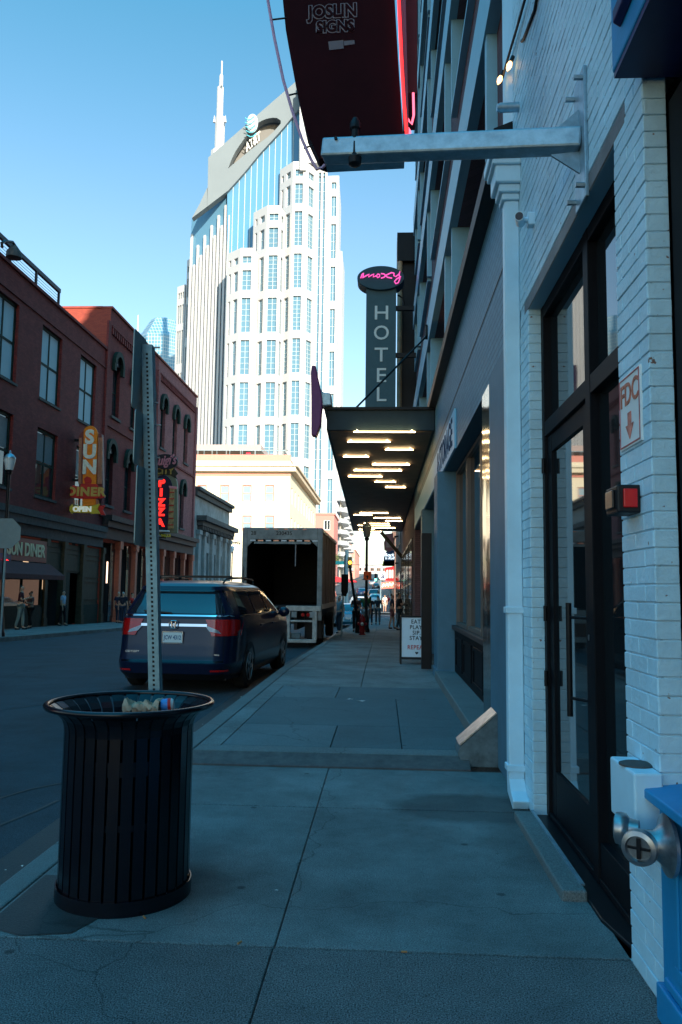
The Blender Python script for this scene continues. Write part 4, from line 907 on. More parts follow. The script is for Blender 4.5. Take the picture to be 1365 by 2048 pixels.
t = thing('drink_can', 'small drink container with a blue and red label in the litter bin', 'drink can', bp_+Vector((.12, 0, 0)))
mb = MB(); mb.lathe([(.028, 0), (.033, .008), (.033, .035)], bp_+Vector((.095, 0, .02)), n=18, axis=(1, .1, .12)); mb.build('label', 'plastic_blue', t, smooth=True)
mb = MB(); mb.lathe([(.0335, .035), (.0335, .050)], bp_+Vector((.095, 0, .02)), n=18, axis=(1, .1, .12)); mb.build('label_band', 'sign_red', t, smooth=True)
mb = MB(); mb.lathe([(.033, .051), (.024, .062), (.0, .062)], bp_+Vector((.095, 0, .02)), n=18, axis=(1, .1, .12)); mb.build('lid', 'white', t, smooth=True)

# ================================================================ SIGN POST
px_, py_ = -1.31, 4.45
q = atY(311, 1350, py_); xb = q.x; q2 = atY(297, 700, py_); zt = atY(297, 692, py_).z
t = thing('sign_post', 'perforated galvanised square post with three narrow edge-on sign plates behind the litter bin', 'sign post', (xb, py_, 0))
mb = MB(); hw = .031; lean = (q2.x-xb)/(q2.z-q.z)
hol = [(-.0065, .0065, .03+.0254*k-.0065, .03+.0254*k+.0065) for k in range(int((zt-.05)/.0254))]
mp_ = lambda u, z, d=0.: Vector((xb+u+lean*(z-q.z), py_-hw+d, z))
facade(mb, mp_, -hw, hw, 0, zt, hol, .003)
mb.quad(mp_(hw, 0), mp_(hw, 0, 2*hw), mp_(hw, zt, 2*hw), mp_(hw, zt)); mb.quad(mp_(-hw, 0), mp_(-hw, zt), mp_(-hw, zt, 2*hw), mp_(-hw, 0, 2*hw)); mb.quad(mp_(-hw, 0, 2*hw), mp_(-hw, zt, 2*hw), mp_(hw, zt, 2*hw), mp_(hw, 0, 2*hw))
mb.build('post', 'galv_post', t)
mb = MB(); mb.quad(mp_(-hw+.004, .01, .012), mp_(hw-.004, .01, .012), mp_(hw-.004, zt, .012), mp_(-hw+.004, zt, .012)); mb.build('inner_wall', 'black', t)
for (ya, yb) in ((675, 826), (830, 936), (938, 1093)):
    za, zb = atY(290, ya, py_).z, atY(290, yb, py_).z; n = 6; r = .025; pl = []
    xs_ = xb-hw-.006+lean*((za+zb)/2-q.z)
    y0, y1 = py_-.17, py_+.06
    for (cyy, czz, a0) in ((y1-r, za-r, 0), (y0+r, za-r, 90), (y0+r, zb+r, 180), (y1-r, zb+r, 270)):
        for k in range(n+1):
            a = math.radians(a0+90*k/n); pl.append((xs_, cyy+r*math.cos(a), czz+r*math.sin(a)))
    mb = MB(); mb.prism(pl, (-.006, 0, 0)); mb.build('sign_plate', mat('sign plate back', (.22, .29, .29), .45, .3, var=.1), t)
    for zz in (za-.06, zb+.06):
        mb = MB(); mb.cyl((xs_+.0, py_, zz), (xs_+2*hw+.035, py_, zz), .005, n=6); mb.build('bolt', 'steel', t)

# ================================================================ A-FRAME, HYDRANT, LAMP POSTS, SMALL STREET FURNITURE
YA = 15.7; z0 = gz(YA)+UP
t = thing('sidewalk_board', 'black framed white letter board reading eat play sip stay repeat', 'sidewalk sign', (.65, YA, z0))
Wb = (.345, .965); H = .93; th = .16
def AF(u, v, d=0): return Vector((u, YA+v*th - d, z0+v*H))
for s_, nm in ((1, 'front'), (-1, 'back')):
    f = (lambda u, v, d=0.: Vector((u, YA+ (v*th if s_ > 0 else 2*th-v*th) + (-d if s_ > 0 else d), z0+v*H)))
    mb = MB()
    for (u0, u1, v0, v1) in ((Wb[0], Wb[0]+.035, 0, 1), (Wb[1]-.035, Wb[1], 0, 1), (Wb[0]+.035, Wb[1]-.035, .10, .15), (Wb[0]+.035, Wb[1]-.035, .965, 1)):
        vs = [f(u, v, d) for v in (v0, v1) for d in (.0, .025) for u in (u0, u1)]; mb.add(vs, [(0,1,3,2),(4,6,7,5),(0,4,5,1),(2,3,7,6),(0,2,6,4),(1,5,7,3)])
    mb.build('frame', 'black_metal', t)
    mb = MB(); vs = [f(u, v, d) for v in (.15, .965) for d in (.004, .012) for u in (Wb[0]+.03, Wb[1]-.03)]; mb.add(vs, [(0,1,3,2),(4,6,7,5),(0,4,5,1),(2,3,7,6),(0,2,6,4),(1,5,7,3)])
    mb.build('letter_panel', mat('white letter board', (.72, .76, .80), .4, var=.03), t)
upv = Vector((0, th, H)).normalized()
for s_, v, mt_ in (('EAT.', .875, 'black'), ('PLAY.', .76, 'black'), ('SIP.', .645, 'black'), ('STAY.', .535, 'black'), ('REPEAT', .345, 'sign_red'), ('♥', .235, 'black')):
    p = AF(.672, v, .014)
    if s_ == '♥':
        mb = MB(); hp = [(0, -.03), (.03, .0), (.03, .014), (.017, .022), (.004, .016), (0, .010), (-.004, .016), (-.017, .022), (-.03, .014), (-.03, 0)]
        mb.prism([p+Vector((1, 0, 0))*a+upv*b for a, b in hp], (0, -.003, 0)); mb.build('heart', 'black', t)
    else: text('lettering', s_, .112, mt_, t, p, (1, 0, 0), upv, ext=.001, bold=.002, sx=.88, spacing=1.12)

YY = 31.; q = atY(725, 1240, YY); zb = gz(YY)+UP; sc = 1.06
t = thing('fire_hydrant', 'red fire hydrant standing on the sidewalk beside the lamp post', 'fire hydrant', (q.x, YY, zb))
hr = mat('hydrant red', (.26, .012, .015), .45, var=.2)
mb = MB(); mb.lathe([(r*sc, h*sc) for r, h in ((.13, 0), (.13, .04), (.09, .05), (.085, .10), (.12, .11), (.12, .14), (.10, .15), (.10, .50), (.125, .51), (.125, .54), (.11, .56), (.09, .64), (.04, .70), (.03, .70), (.03, .74), (.0, .745))], (q.x, YY, zb), n=20); mb.build('barrel', hr, t, smooth=True)
for ax, L in (((-1, 0, 0), .17), ((1, 0, 0), .17), ((0, -1, 0), .19)):
    mb = MB(); mb.lathe([(.05, 0), (.05, L-.05), (.065, L-.05), (.065, L), (.03, L+.005), (.02, L+.03)], (q.x, YY, zb+.42), n=14, axis=ax); mb.build('hose_cap', hr if ax[1] == 0 else 'galv', t, smooth=True)

def lantern_post(name, lbl, x, y, zb, zt, s=1., group=None, arm=False, gl=(.55, .62, .64)):
    t = thing(name, lbl, 'street lamp', (x, y, zb), group)
    mb = MB(); mb.lathe([(.16*s, 0), (.16*s, .12), (.12*s, .2), (.10*s, .6), (.065*s, .75), (.055*s, zt-zb-.75*s)], (x, y, zb), n=14); mb.build('pole', 'black_metal', t, smooth=True)
    zz = zt-.78*s
    mb = MB(); mb.lathe([(.05*s, 0), (.09*s, .02*s), (.11*s, .12*s), (.07*s, .14*s), (.12*s, .17*s)], (x, y, zz-.12*s), n=14); mb.build('collar', 'black_metal', t, smooth=True)
    mb = MB(); mb.lathe([(.13*s, 0), (.19*s, .30*s), (.195*s, .42*s)], (x, y, zz+.05*s), n=12); mb.build('lantern_glass', mat('lamp glass', gl, .25, var=.05), t, smooth=True)
    mb = MB(); mb.lathe([(.21*s, 0), (.21*s, .03*s), (.13*s, .14*s), (.04*s, .19*s), (.03*s, .28*s), (.0, .31*s)], (x, y, zz+.47*s), n=12); mb.build('lantern_roof', 'galv', t, smooth=True)
    return t
q = atY(734, 1100, 34)
zt_ = 4.5
t = lantern_post('street_lamp', 'tall black lantern post in the sidewalk past the canopy', q.x, 34, gz(34)+UP, zt_, gl=(.12, .14, .15))
q = atY(735.5, 1152, 33.8)
t = thing('work_sign', 'square fluorescent orange sign with a black arrow on the lamp post', 'sign', (q.x, 33.8, q.z))
mb = MB(); e = .17; mb.box(q.x-e, q.x+e, 33.84, 33.86, q.z-e, q.z+e+.02); mb.build('plate', 'orange_hi', t, bevel=.01)
mb = MB(); mb.prism([(q.x-.03, 33.838, q.z-.12), (q.x+.03, 33.838, q.z-.12), (q.x+.03, 33.838, q.z-.03), (q.x+.06, 33.838, q.z-.03), (q.x, 33.838, q.z+.05), (q.x-.06, 33.838, q.z-.03), (q.x-.03, 33.838, q.z-.03)], (0, -.004, 0)); mb.build('arrow', 'black', t)

# dark rectangular sign with pole, and leaning pole, by the truck
YS_ = 29.; q = atY(690, 1165, YS_); t = thing('street_sign', 'dark rectangular sign back on a thin leaning post beyond the truck', 'sign', (q.x, YS_, gz(YS_)+UP))
mb = MB(); mb.box(q.x-.13, q.x+.13, YS_-.02, YS_, q.z-.34, q.z+.30); mb.build('plate', 'dark_frame', t, bevel=.02)
mb = MB(); mb.bar((q.x-.10, YS_+.03, gz(YS_)+UP), (q.x, YS_+.03, q.z+1.0), .05, .05); mb.build('post', mat('teal grey post', (.16, .26, .28), .5), t)
mb = MB(); mb.prism([(q.x-.13, YS_-.01, q.z-.34), (q.x+.13, YS_-.01, q.z-.34), (q.x+.05, YS_-.01, q.z-.48), (q.x-.05, YS_-.01, q.z-.48)], (0, .02, 0)); mb.build('plate_tail', 'dark_frame', t)
Y2 = 33.; p = atY(700, 1132, Y2); q = atY(711, 1212, Y2)
t = thing('leaning_pole', 'thin black leaning pole between the truck and the fire hydrant', 'pole', (q.x, Y2, gz(Y2)))
mb = MB(); mb.cyl((q.x+.1, Y2, gz(Y2)+.6), p, .055, n=8); mb.build('shaft', 'black_metal', t, smooth=True)
mb = MB(); mb.lathe([(.10, 0), (.10, .3), (.06, .7)], (q.x+.1, Y2, gz(Y2)+UP), n=8); mb.build('foot', 'black_metal', t)
# traffic signal pole across the intersection + mast arms
YT = 78.; q = atY(694, 1120, YT)
t = thing('traffic_signal', 'thick pale teal signal pole with an amber lit traffic light beside it', 'traffic light', (q.x, YT, gz(YT)))
mb = MB(); mb.cyl((q.x, YT, gz(YT)), (q.x, YT, atY(694, 1100, YT).z), .22, .18, n=12); mb.build('pole', mat('teal signal pole', (.22, .34, .38), .5), t, smooth=True)
r = atY(700.5, 1124, YT)
mb = MB(); mb.box(r.x-.2, r.x+.2, YT-.2, YT+.1, r.z-.62, r.z+.5); mb.build('housing', mat('signal housing', (.25, .18, .04), .5), t, bevel=.04)
for k, (mt_) in enumerate(('black_gloss', emit('amber signal', (1, .35, .02), 6), 'black_gloss')):
    mb = MB(); mb.cyl((r.x, YT-.2, r.z+.30-.36*k), (r.x, YT-.24, r.z+.30-.36*k), .15, n=14); mb.build('signal_lens', mt_, t)
t = thing('street_name_sign', 'turquoise street name plate on the corner left of the signal pole', 'sign', (atY(680, 1126, 76).x, 76, 2.5))
q = atY(679, 1125.5, 76)
mb = MB(); mb.box(q.x-.48, q.x+.48, 76, 76.05, q.z-.16, q.z+.16); mb.build('plate', mat('turquoise plate', (.05, .50, .48), .5), t)
mb = MB(); mb.cyl((q.x+.5, 76.1, gz(76)), (q.x+.5, 76.1, q.z+.4), .05, n=8); mb.build('pole', 'galv', t)
YM = 112.; a = atY(702, 1159, YM); b_ = atY(790, 1158, YM)
t = thing('signal_mast', 'long thin signal mast arm with a green lit traffic light over the far street', 'traffic light', (b_.x, YM, gz(YM)))
mb = MB(); mb.cyl((a.x, YM, a.z), (2.2, YM, b_.z), .08, n=8); mb.build('mast_arm', 'stone_dark', t, smooth=True)
mb = MB(); mb.cyl((2.2, YM, gz(YM)), (2.2, YM, b_.z+.5), .14, n=8); mb.build('pole', 'stone_dark', t, smooth=True)
for px, on in ((752, True), (703, False), (765, False)):
    q = atY(px, 1155, YM)
    mb = MB(); mb.box(q.x-.18, q.x+.18, YM-.4, YM-.1, q.z-.55, q.z+.55); h_ = mb.build('housing', 'black', t)
    mb = MB(); mb.cyl((q.x, YM-.4, q.z-.3), (q.x, YM-.44, q.z-.3), .17, n=12); mb.build('signal_lens', emit('green signal', (.1, 1, .7), 5) if on else 'black_gloss', h_)
t = thing('overhead_wire', 'thin wire crossing high over the far end of the street', 'wire', (0, 100, 5))
mb = MB(); mb.tube([atY(x, y, 100) for x, y in ((640, 1125), (700, 1129), (745, 1130.5), (790, 1128))], .04, n=5); mb.build('cable', 'stone_dark', t)

# left pavement: lamp and octagonal sign
q = atX(21, 900, -12.7); YL = q.y; zt_ = q.z
lantern_post('street_lamp', 'black lantern post with a pale glass lantern at the left edge of the photo', -12.7, YL, gz(YL), zt_, s=.95)
q = atX(8, 1066, -12.55); t = thing('stop_sign', 'grey back of an octagonal road sign beside the left lantern post', 'road sign', (-12.9, YL-.3, gz(YL)))
R8 = .50; mb = MB(); mb.prism([(q.x+R8*math.cos(PI/8+i*PI/4)*1.08, YL-.3, q.z+R8*math.sin(PI/8+i*PI/4)*1.08) for i in range(8)], (0, .01, 0)); mb.build('plate', mat('sign back grey', (.20, .27, .29), .45, .3, var=.08), t)
mb = MB(); mb.bar((q.x, YL-.27, gz(YL)), (q.x, YL-.27, q.z+.5), .05, .05); mb.build('post', 'galv_post', t)
# litter
def litter(lbl, px, py, z, s, mt_, n='litter'):
    q = atZ(px, py, z); mb = MB()
    mb.grid(lambda u, v: q + Vector(((u-.5)*s*2+s*.3*math.sin(5*v+px), (v-.5)*s+s*.2*math.sin(6*u+py), .004+s*.22*(.5+.5*math.sin(7*u+3*v+px)))), 5, 5)
    tag(mb.build(n, mt_, loc=q, smooth=True), lbl, 'litter')
litter('small white scrap of paper on the dark sidewalk panel, left one', 700, 1399, UP, .035, 'litter')
litter('larger white scrap of paper on the dark sidewalk panel, right one', 723, 1403, UP, .045, 'litter')
litter('tiny pale scrap on the concrete right of the litter bin', 553, 1782, 0, .009, 'litter')
litter('tiny pale scrap at the foot of the litter bin', 367, 1774, 0, .008, 'litter')
butt = mat('cigarette filter', (.50, .22, .08), .8)
for i, (px, py, l_) in enumerate(((803, 1903, 'cigarette butt in the sidewalk joint nearest the viewer, right one'), (476, 1887, 'cigarette butt in the sidewalk joint, left one'), (291, 1836, 'orange cigarette butt on the concrete in front of the litter bin'))):
    q = atZ(px, py, .006); a = i*1.1
    mb = MB(); mb.cyl(q, q+Vector((.024*math.cos(a), .024*math.sin(a), 0)), .004, n=8)
    tag(mb.build('cigarette_butt', butt, smooth=True, loc=q), l_, 'litter', 'cigarette butts on the sidewalk')
mb = MB(); q0 = atZ(470, 1380, ROAD)
for i in range(70):
    x = random.uniform(-2.1, -1.83); y = random.uniform(4.5, 22); z = gz(y)+ROAD+.004; s = random.uniform(.004, .022)
    mb.grid(lambda u, v: Vector((x+(u-.5)*s*2, y+(v-.5)*s*1.4, z+s*.4*math.sin(3*u+2*v+i))), 2, 2)
tag(mb.build('gutter_debris', 'litter'), 'scattered leaves and scraps along the gutter', 'litter', kind='stuff')

# ================================================================ LEFT ROW
LX = -16.
def L(px, py): return atX(px, py, LX)
yA = L(211, 900).y; hA = L(211, 698).z; hB = L(391, 796).z; yB = L(391, 900).y; yC = L(457, 1100).y
mpL = mapX(LX, -1)
t = thing('brick_building', 'maroon brick diner building with pale blind windows at the left edge of the photo', 'building', (LX, 30, gz(30)))
wins = []
for (xa, ya, xb, yb) in ((0, 0, 42, 742), (80, 662, 127, 798), (158, 738, 193, 838)):
    p = L(xb, yb); q = L(xa, ya) if ya else None; wins.append([0, p.y, p.z, 0])
for k, (xa, xb, yt, ybm) in enumerate(((-20, 42, 600, 742), (80, 127, 662, 798), (158, 193, 738, 838))):
    c = L((xa+xb)/2, (yt+ybm)/2); hw = 1.15
    wins[k] = (c.y-hw, c.y+hw, c.z-1.75, c.z+1.75)
zt_ = sum(w_[3] for w_ in wins[1:])/2; zb_ = sum(w_[2] for w_ in wins[1:])/2
wins = [(a, b, zb_, zt_) for a, b, _, _ in wins]
pitch_ = wins[1][0]-wins[0][0]
z2 = L(90, 930).z
low = [(a, b, z2-1.55, z2+1.65) for a, b, _, _ in wins]
extra = [(wins[0][0]-pitch_*k, wins[0][1]-pitch_*k, *wins[0][2:]) for k in (1, 2)]
wins = extra + wins; low = [(a, b, low[0][2], low[0][3]) for a, b, _, _ in extra] + low
zs = L(100, 1025).z-.28
mb = MB(); facade(mb, mpL, 8, yA, zs, hA, wins+low, .22)
mb.quad((LX, 8, gz(30)-.5), (LX, 8, hA), (LX-18, 8, hA), (LX-18, 8, gz(30)-.5)); mb.quad((LX, yA, zs), (LX, yA, hA), (LX-18, yA, hA), (LX-18, yA, zs)); mb.quad((LX, 8, hA-.4), (LX, yA, hA-.4), (LX-18, yA, hA-.4), (LX-18, 8, hA-.4))
mb.build('wall', 'red_brick', t)
for i, h_ in enumerate(wins+low):
    up_ = i < len(wins)
    w_ = window(mpL, *h_, .20, t, frame='dkgreen', nu=2, nz=2, fw=.13, ft=.06, pane='blind' if up_ else 'win_glass', sill='stone_dark')
    if not up_:
        s_ = MB(); boxm(s_, mpL, h_[0]+.2, h_[1]-.2, (h_[2]+h_[3])/2+.1, h_[3]-.2, .17, .175); s_.build('blind', mat('dim blind', (.12, .15, .16), .6), w_)
mb = MB(); boxm(mb, mpL, 8, yA, hA, hA+.14, -.10, .35); boxm(mb, mpL, 8, yA, hA-1.1, hA-1.0, -.06, -.002); mb.build('coping', 'red_brick', t)
# parapet rail with a gooseneck lamp
mb = MB(); y0, y1 = 8, L(130, 620).y; rz = L(130, 612).z
rz = hA+1.15
for z in (rz-.0,): mb.bar((LX-.3, y0, z), (LX-.3, y1, z), .12, .20)
for y in [y1-.1-2.6*k for k in range(10)]: mb.bar((LX-.3, y, hA+.1), (LX-.3, y, rz), .10, .10, up=(1, 0, 0))
for k in range(1, 7): mb.cyl((LX-.3, y0, hA+.15+.14*k), (LX-.3, y1, hA+.15+.14*k), .012, n=5)
mb.build('roof_rail', 'black_metal', t)
q = L(28, 512)
mb = MB(); c = L(24, 505); mb.tube([L(5, 496), L(4, 486), L(12, 482), L(26, 484), L(30, 490), L(30, 498)], .06); l_ = mb.build('rooftop_lamp', 'black_metal', t, smooth=True)
c = L(29, 500); mb = MB(); mb.lathe([(.10, .3), (.32, 0), (.33, -.25), (.0, -.3)], c-Vector((0, 0, .1)), n=14); mb.build('lamp_shade', 'stone_dark', l_, smooth=True)
# diner shopfront: cornice, pilasters, sign, awning, window, doors, bulkheads
zb = gz(36)-.1
mb = MB(); boxm(mb, mpL, 8, yA+.1, zs-.15, zs+.15, -.32, .2); boxm(mb, mpL, 8, yA+.1, zs-.5, zs-.155, -.25, .2); boxm(mb, mpL, 8, yA, zs-1.0, zs-.505, -.1, .2); mb.build('shop_cornice', 'stone_dark', t)
mb = MB(); boxm(mb, mpL, 8, yA, zb, zs-1.0, .9, 1.1); mb.build('interior', 'interior', t)
ycol = [L(x, 1150).y for x in (92, 128, 166, 205)]
for yy_ in [27.5, 31.8] + ycol:
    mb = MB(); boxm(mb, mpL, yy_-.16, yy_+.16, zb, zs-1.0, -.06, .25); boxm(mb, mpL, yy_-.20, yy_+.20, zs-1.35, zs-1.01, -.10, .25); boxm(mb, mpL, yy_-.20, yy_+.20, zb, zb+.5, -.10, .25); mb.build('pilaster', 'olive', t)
# fascia sign
pa, pb = L(30, 1080), L(84, 1092)
mb = MB(); boxm(mb, mpL, ycol[0]-7.2, ycol[0]-.2, zs-2.15, zs-1.15, -.08, .1); fs = mb.build('fascia_sign', mat('dull red fascia', (.20, .02, .02), .5, var=.1), t)
text('lettering', 'SUN DINER', .80, 'cream_letter', fs, (LX+.09, ycol[0]-.45, zs-1.66), (0, 1, 0), (0, 0, 1), ext=.02, bold=.02, align='RIGHT', sx=.92)
mb = MB(); P = lambda u, z, o: Vector((LX+o, u, z)); mb.prism([P(ycol[0]-7.2, zs-2.2, .0), P(ycol[0]-7.2, zs-2.2, .25), P(ycol[0]-7.2, zs-2.75, 1.0), P(ycol[0]-7.2, zs-2.95, 1.0), P(ycol[0]-7.2, zs-2.95, .0)], (0, 7.0, 0)); mb.build('awning', mat('brown awning', (.10, .03, .03), .8, var=.2), t)
window(mpL, ycol[0]-6.5, ycol[0]-.25, zb+1.0, zs-2.3, .12, t, frame='dkgreen', nu=3, nz=1, fw=.12, ft=.08, pane='shop_glass')
mb = MB(); boxm(mb, mpL, 8, ycol[0]-.2, zb, zb+1.0, .0, .25)
for k in range(3): boxm(mb, mpL, ycol[0]-4.2, ycol[0]-1.4, zb+.18+.26*k, zb+.25+.26*k, -.02, -.002)
mb.build('bulkhead', 'dkgreen', t)
for i in (0, 1):   # tan transom panels and doors
    a, b = ycol[i]+.2, ycol[i+1]-.2
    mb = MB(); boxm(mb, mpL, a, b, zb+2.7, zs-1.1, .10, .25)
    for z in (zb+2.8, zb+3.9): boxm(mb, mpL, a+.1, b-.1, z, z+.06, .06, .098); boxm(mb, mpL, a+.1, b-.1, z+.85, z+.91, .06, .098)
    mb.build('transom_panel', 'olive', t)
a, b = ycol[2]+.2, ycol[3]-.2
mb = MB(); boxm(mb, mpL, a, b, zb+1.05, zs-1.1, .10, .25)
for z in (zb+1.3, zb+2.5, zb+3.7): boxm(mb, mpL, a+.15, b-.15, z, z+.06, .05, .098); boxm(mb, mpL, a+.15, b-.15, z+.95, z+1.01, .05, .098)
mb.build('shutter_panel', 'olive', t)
mb = MB(); boxm(mb, mpL, a, b, zb, zb+1.04, .05, .25); mb.build('bulkhead', 'dkgreen', t)
mb = MB(); boxm(mb, mpL, ycol[1]+.2, ycol[1]+1.0, zb, zb+2.69, .08, .25); mb.build('bulkhead', 'dkgreen', t)
for (px, py, w_, h_) in ((56, 1110, .5, .7), (89, 1168, .25, .5)):
    q = L(px, py); mb = MB(); boxm(mb, mpL, q.y-w_/2, q.y+w_/2, q.z-h_/2, q.z+h_/2, .06, .09); mb.build('lit_window', emit('warm lamp pane', (1, .65, .38), .55), t)
# neon window sign
q = L(4, 1130); tt = thing('neon_sign', 'small red and blue neon sign in the diner window at the left edge', 'sign', q)
mb = MB(); boxm(mb, mpL, q.y-.5, q.y+.6, q.z-.6, q.z+.5, -.10, -.06); mb.build('backing', mat('violet sign back', (.06, .02, .09), .5), tt)
mb = MB(); mb.tube([Vector((LX+.14, q.y+a, q.z+b)) for a, b in ((-.35, .05), (-.15, .2), (0, 0), (.15, .2), (.4, .1))], .05, n=6); mb.build('neon_tube', 'neon_red', tt, smooth=True)
mb = MB(); mb.tube([Vector((LX+.14, q.y+a, q.z+b-.4)) for a, b in ((-.35, .05), (.4, .05))], .04, n=6); mb.build('neon_tube', emit('blue neon', (.2, .5, 1), 1.5), tt, smooth=True)

# ---- SUN DINER blade sign
ys_ = 39.8
def Q(px, py, y=ys_): return atY(px, py, y)
t = thing('diner_sign', 'orange blade sign spelling SUN above a red DINER band and a yellow OPEN arrow', 'sign', (LX+.9, ys_, 5))
def plate(nm, pts, d, mt_, par, y=ys_, off=0., bevel=.02):
    mb = MB(); mb.prism([Q(a, b, y)+Vector((0, off, 0)) for a, b in pts], (0, d, 0)); return mb.build(nm, mt_, par, bevel=bevel)
plate('back_panel', [(158, 975), (158, 872), (165, 862), (204, 868), (206, 975)], .3, mat('sign side panel', (.20, .05, .045), .5), t)
n = 8; top = [(182+14*math.cos(PI-PI*i/n), 866-14*math.sin(PI-PI*i/n)) for i in range(n+1)]
plate('face', [(166, 1012)]+[(x+1, y) for x, y in [(168, 866)]]+[(x, y) for x, y in top[1:-1]]+[(197, 866), (193, 1012)], .12, 'orange', t, off=-.1)
for x in (160.5, 163.5, 199, 202, 205):
    mb = MB(); mb.cyl(Q(x-1, 968)+Vector((0, -.06, 0)), Q(x+.5, 876)+Vector((0, -.06, 0)), .04, n=6); mb.build('stripe_tube', mat('salmon tube', (.48, .20, .12), .4), t)
for ch, py in zip('SUN', (876, 905, 936)):
    text('lettering', ch, .98, mat('aged white letter', (.75, .72, .60), .6, var=.2), t, Q(181.5, py)+Vector((0, -.13, 0)), (1, 0, 0), (0, 0, 1), ext=.02, bold=.045, sx=1.0)
plate('band', [(143, 995), (145, 975), (150, 972), (163, 974), (166, 968), (196, 969), (200, 974), (210, 977), (209, 988), (212, 996), (197, 998), (160, 998)], .16, 'sign_red', t, off=-.18)
text('lettering', 'DINER', .60, mat('amber letter', (.55, .33, .08), .5, var=.1), t, Q(175, 985)+Vector((0, -.205, 0)), (1, 0, -.01), (.01, 0, 1), ext=.02, bold=.03, sx=1.08, spacing=1.1)
plate('rooster_panel', [(170, 958), (176, 953), (183, 956), (186, 962), (184, 968), (172, 968)], .02, 'sign_red', t, off=-.125)
for x in (149, 153, 157, 190, 193.5, 197):
    mb = MB(); mb.cyl(Q(x, 1000), Q(x, 1009), .035, n=6); mb.build('stripe_tube', mat('salmon tube', (.48, .20, .12), .4), t)
plate('arrow_tail', [(196, 1012), (212, 1011), (207, 1020), (213, 1031), (200, 1029)], .1, 'sign_red', t, off=-.10)
plate('arrow', [(137, 1019), (148, 1008), (148, 1012), (184, 1013), (203, 1008), (198, 1019), (203, 1028), (184, 1029), (184, 1027), (148, 1026), (148, 1029)], .1, 'yellow', t, off=-.2)
text('lettering', 'OPEN', .35, emit('pale lit letter', (.75, .85, .75), .18), t, Q(168, 1019.5)+Vector((0, -.22, 0)), (1, 0, 0), (0, 0, 1), ext=.02, bold=.02, sx=1.05)
for py in (880, 960):
    q = Q(156, py); mb = MB(); mb.bar((LX-.05, ys_+.1, q.z), (q.x+.3, ys_+.1, q.z), .12, .12); mb.build('bracket', 'black_metal', t)
plate('conduit_box', [(151, 925), (151, 957), (156, 957), (156, 925)], .3, mat('pale box', (.25, .38, .42), .5), t, off=.3)

# ---- arched brick building
t = thing('brick_building', 'rosy brick building with dark arched windows and terracotta ground floor columns', 'building', (LX, 52, gz(52)))
zB = (hB+L(219, 606).z)/2
zs2 = (L(250, 1043).z + L(375, 1080).z)/2
uc = [(236, 706, 831), (270, 739, 855), (330, 794, 900), (353, 816, 911), (373, 835, 935)]
ycs = [L(236, 700).y + 3.38*k for k in range(6)]
ua = (L(236, 706).z+L(330, 794).z+L(373, 835).z)/3; ub = (L(236, 831).z+L(330, 900).z+L(373, 935).z)/3
la = (L(229, 884).z+L(264, 904).z+L(367, 966).z)/3; lb = (L(229, 1011).z+L(264, 1021).z+L(367, 1064).z)/3
yl = [y-.6 for y in ycs]
hw = .62; r = .72
hol = [(y-hw, y+hw, ub, ua-r) for y in ycs] + [(y-hw, y+hw, lb, la-r) for y in yl]
ysplit = L(312, 900).y
for (a, b, mt_) in ((yA, ysplit, 'red_brick'), (ysplit, yB, 'lilac_lit_brick')):
    mb = MB(); hh = [h_ for h_ in hol if a < (h_[0]+h_[1])/2 < b]; facade(mb, mpL, a, b, zs2, zB, hh, .3); mb.build('wall', mt_, t)
mb = MB(); mb.quad((LX, yA+.001, gz(44)-.4), (LX, yA+.001, zB), (LX-20, yA+.001, zB), (LX-20, yA+.001, gz(44)-.4)); mb.quad((LX, yB, gz(64)-.4), (LX-20, yB, gz(64)-.4), (LX-20, yB, zB), (LX, yB, zB)); mb.quad((LX, yA, zB-.3), (LX, yB, zB-.3), (LX-20, yB, zB-.3), (LX-20, yA, zB-.3)); mb.build('side_wall', 'side_brick', t)
mb = MB(); boxm(mb, mpL, yA-.02, yB, zB-.02, zB+.12, -.10, .5); boxm(mb, lambda u, z, d: Vector((LX-20+u, yA+d, z)), 0, 19.5, zB, zB+.12, -.05, .3); mb.build('coping', 'side_brick', t)
for (a, b) in ((ycs[0]-1.4, ycs[2]-.4), (ycs[3]-1.4, yB-.5)):      # corbel table and raised surround
    mb = MB(); boxm(mb, mpL, a, b, ua+1.25, ua+1.35, -.16, -.002)
    y = a+.1
    while y < b-.2: boxm(mb, mpL, y, y+.17, ua+.85, ua+1.249, -.14, -.002); y += .36
    mb.build('corbel_table', 'red_brick', t)
    mb = MB(); boxm(mb, mpL, a-.2, b+.2, ub-.75, ub-.6, -.10, -.002); mb.build('string_course', 'red_brick', t)
for y0 in (ycs[0]-1.75, ysplit, yB-.22):
    mb = MB(); boxm(mb, mpL, y0-.22, y0+.22, zs2, zB-.9, -.12, -.002); mb.build('pier', 'red_brick' if y0 < ysplit else 'lilac_lit_brick', t)
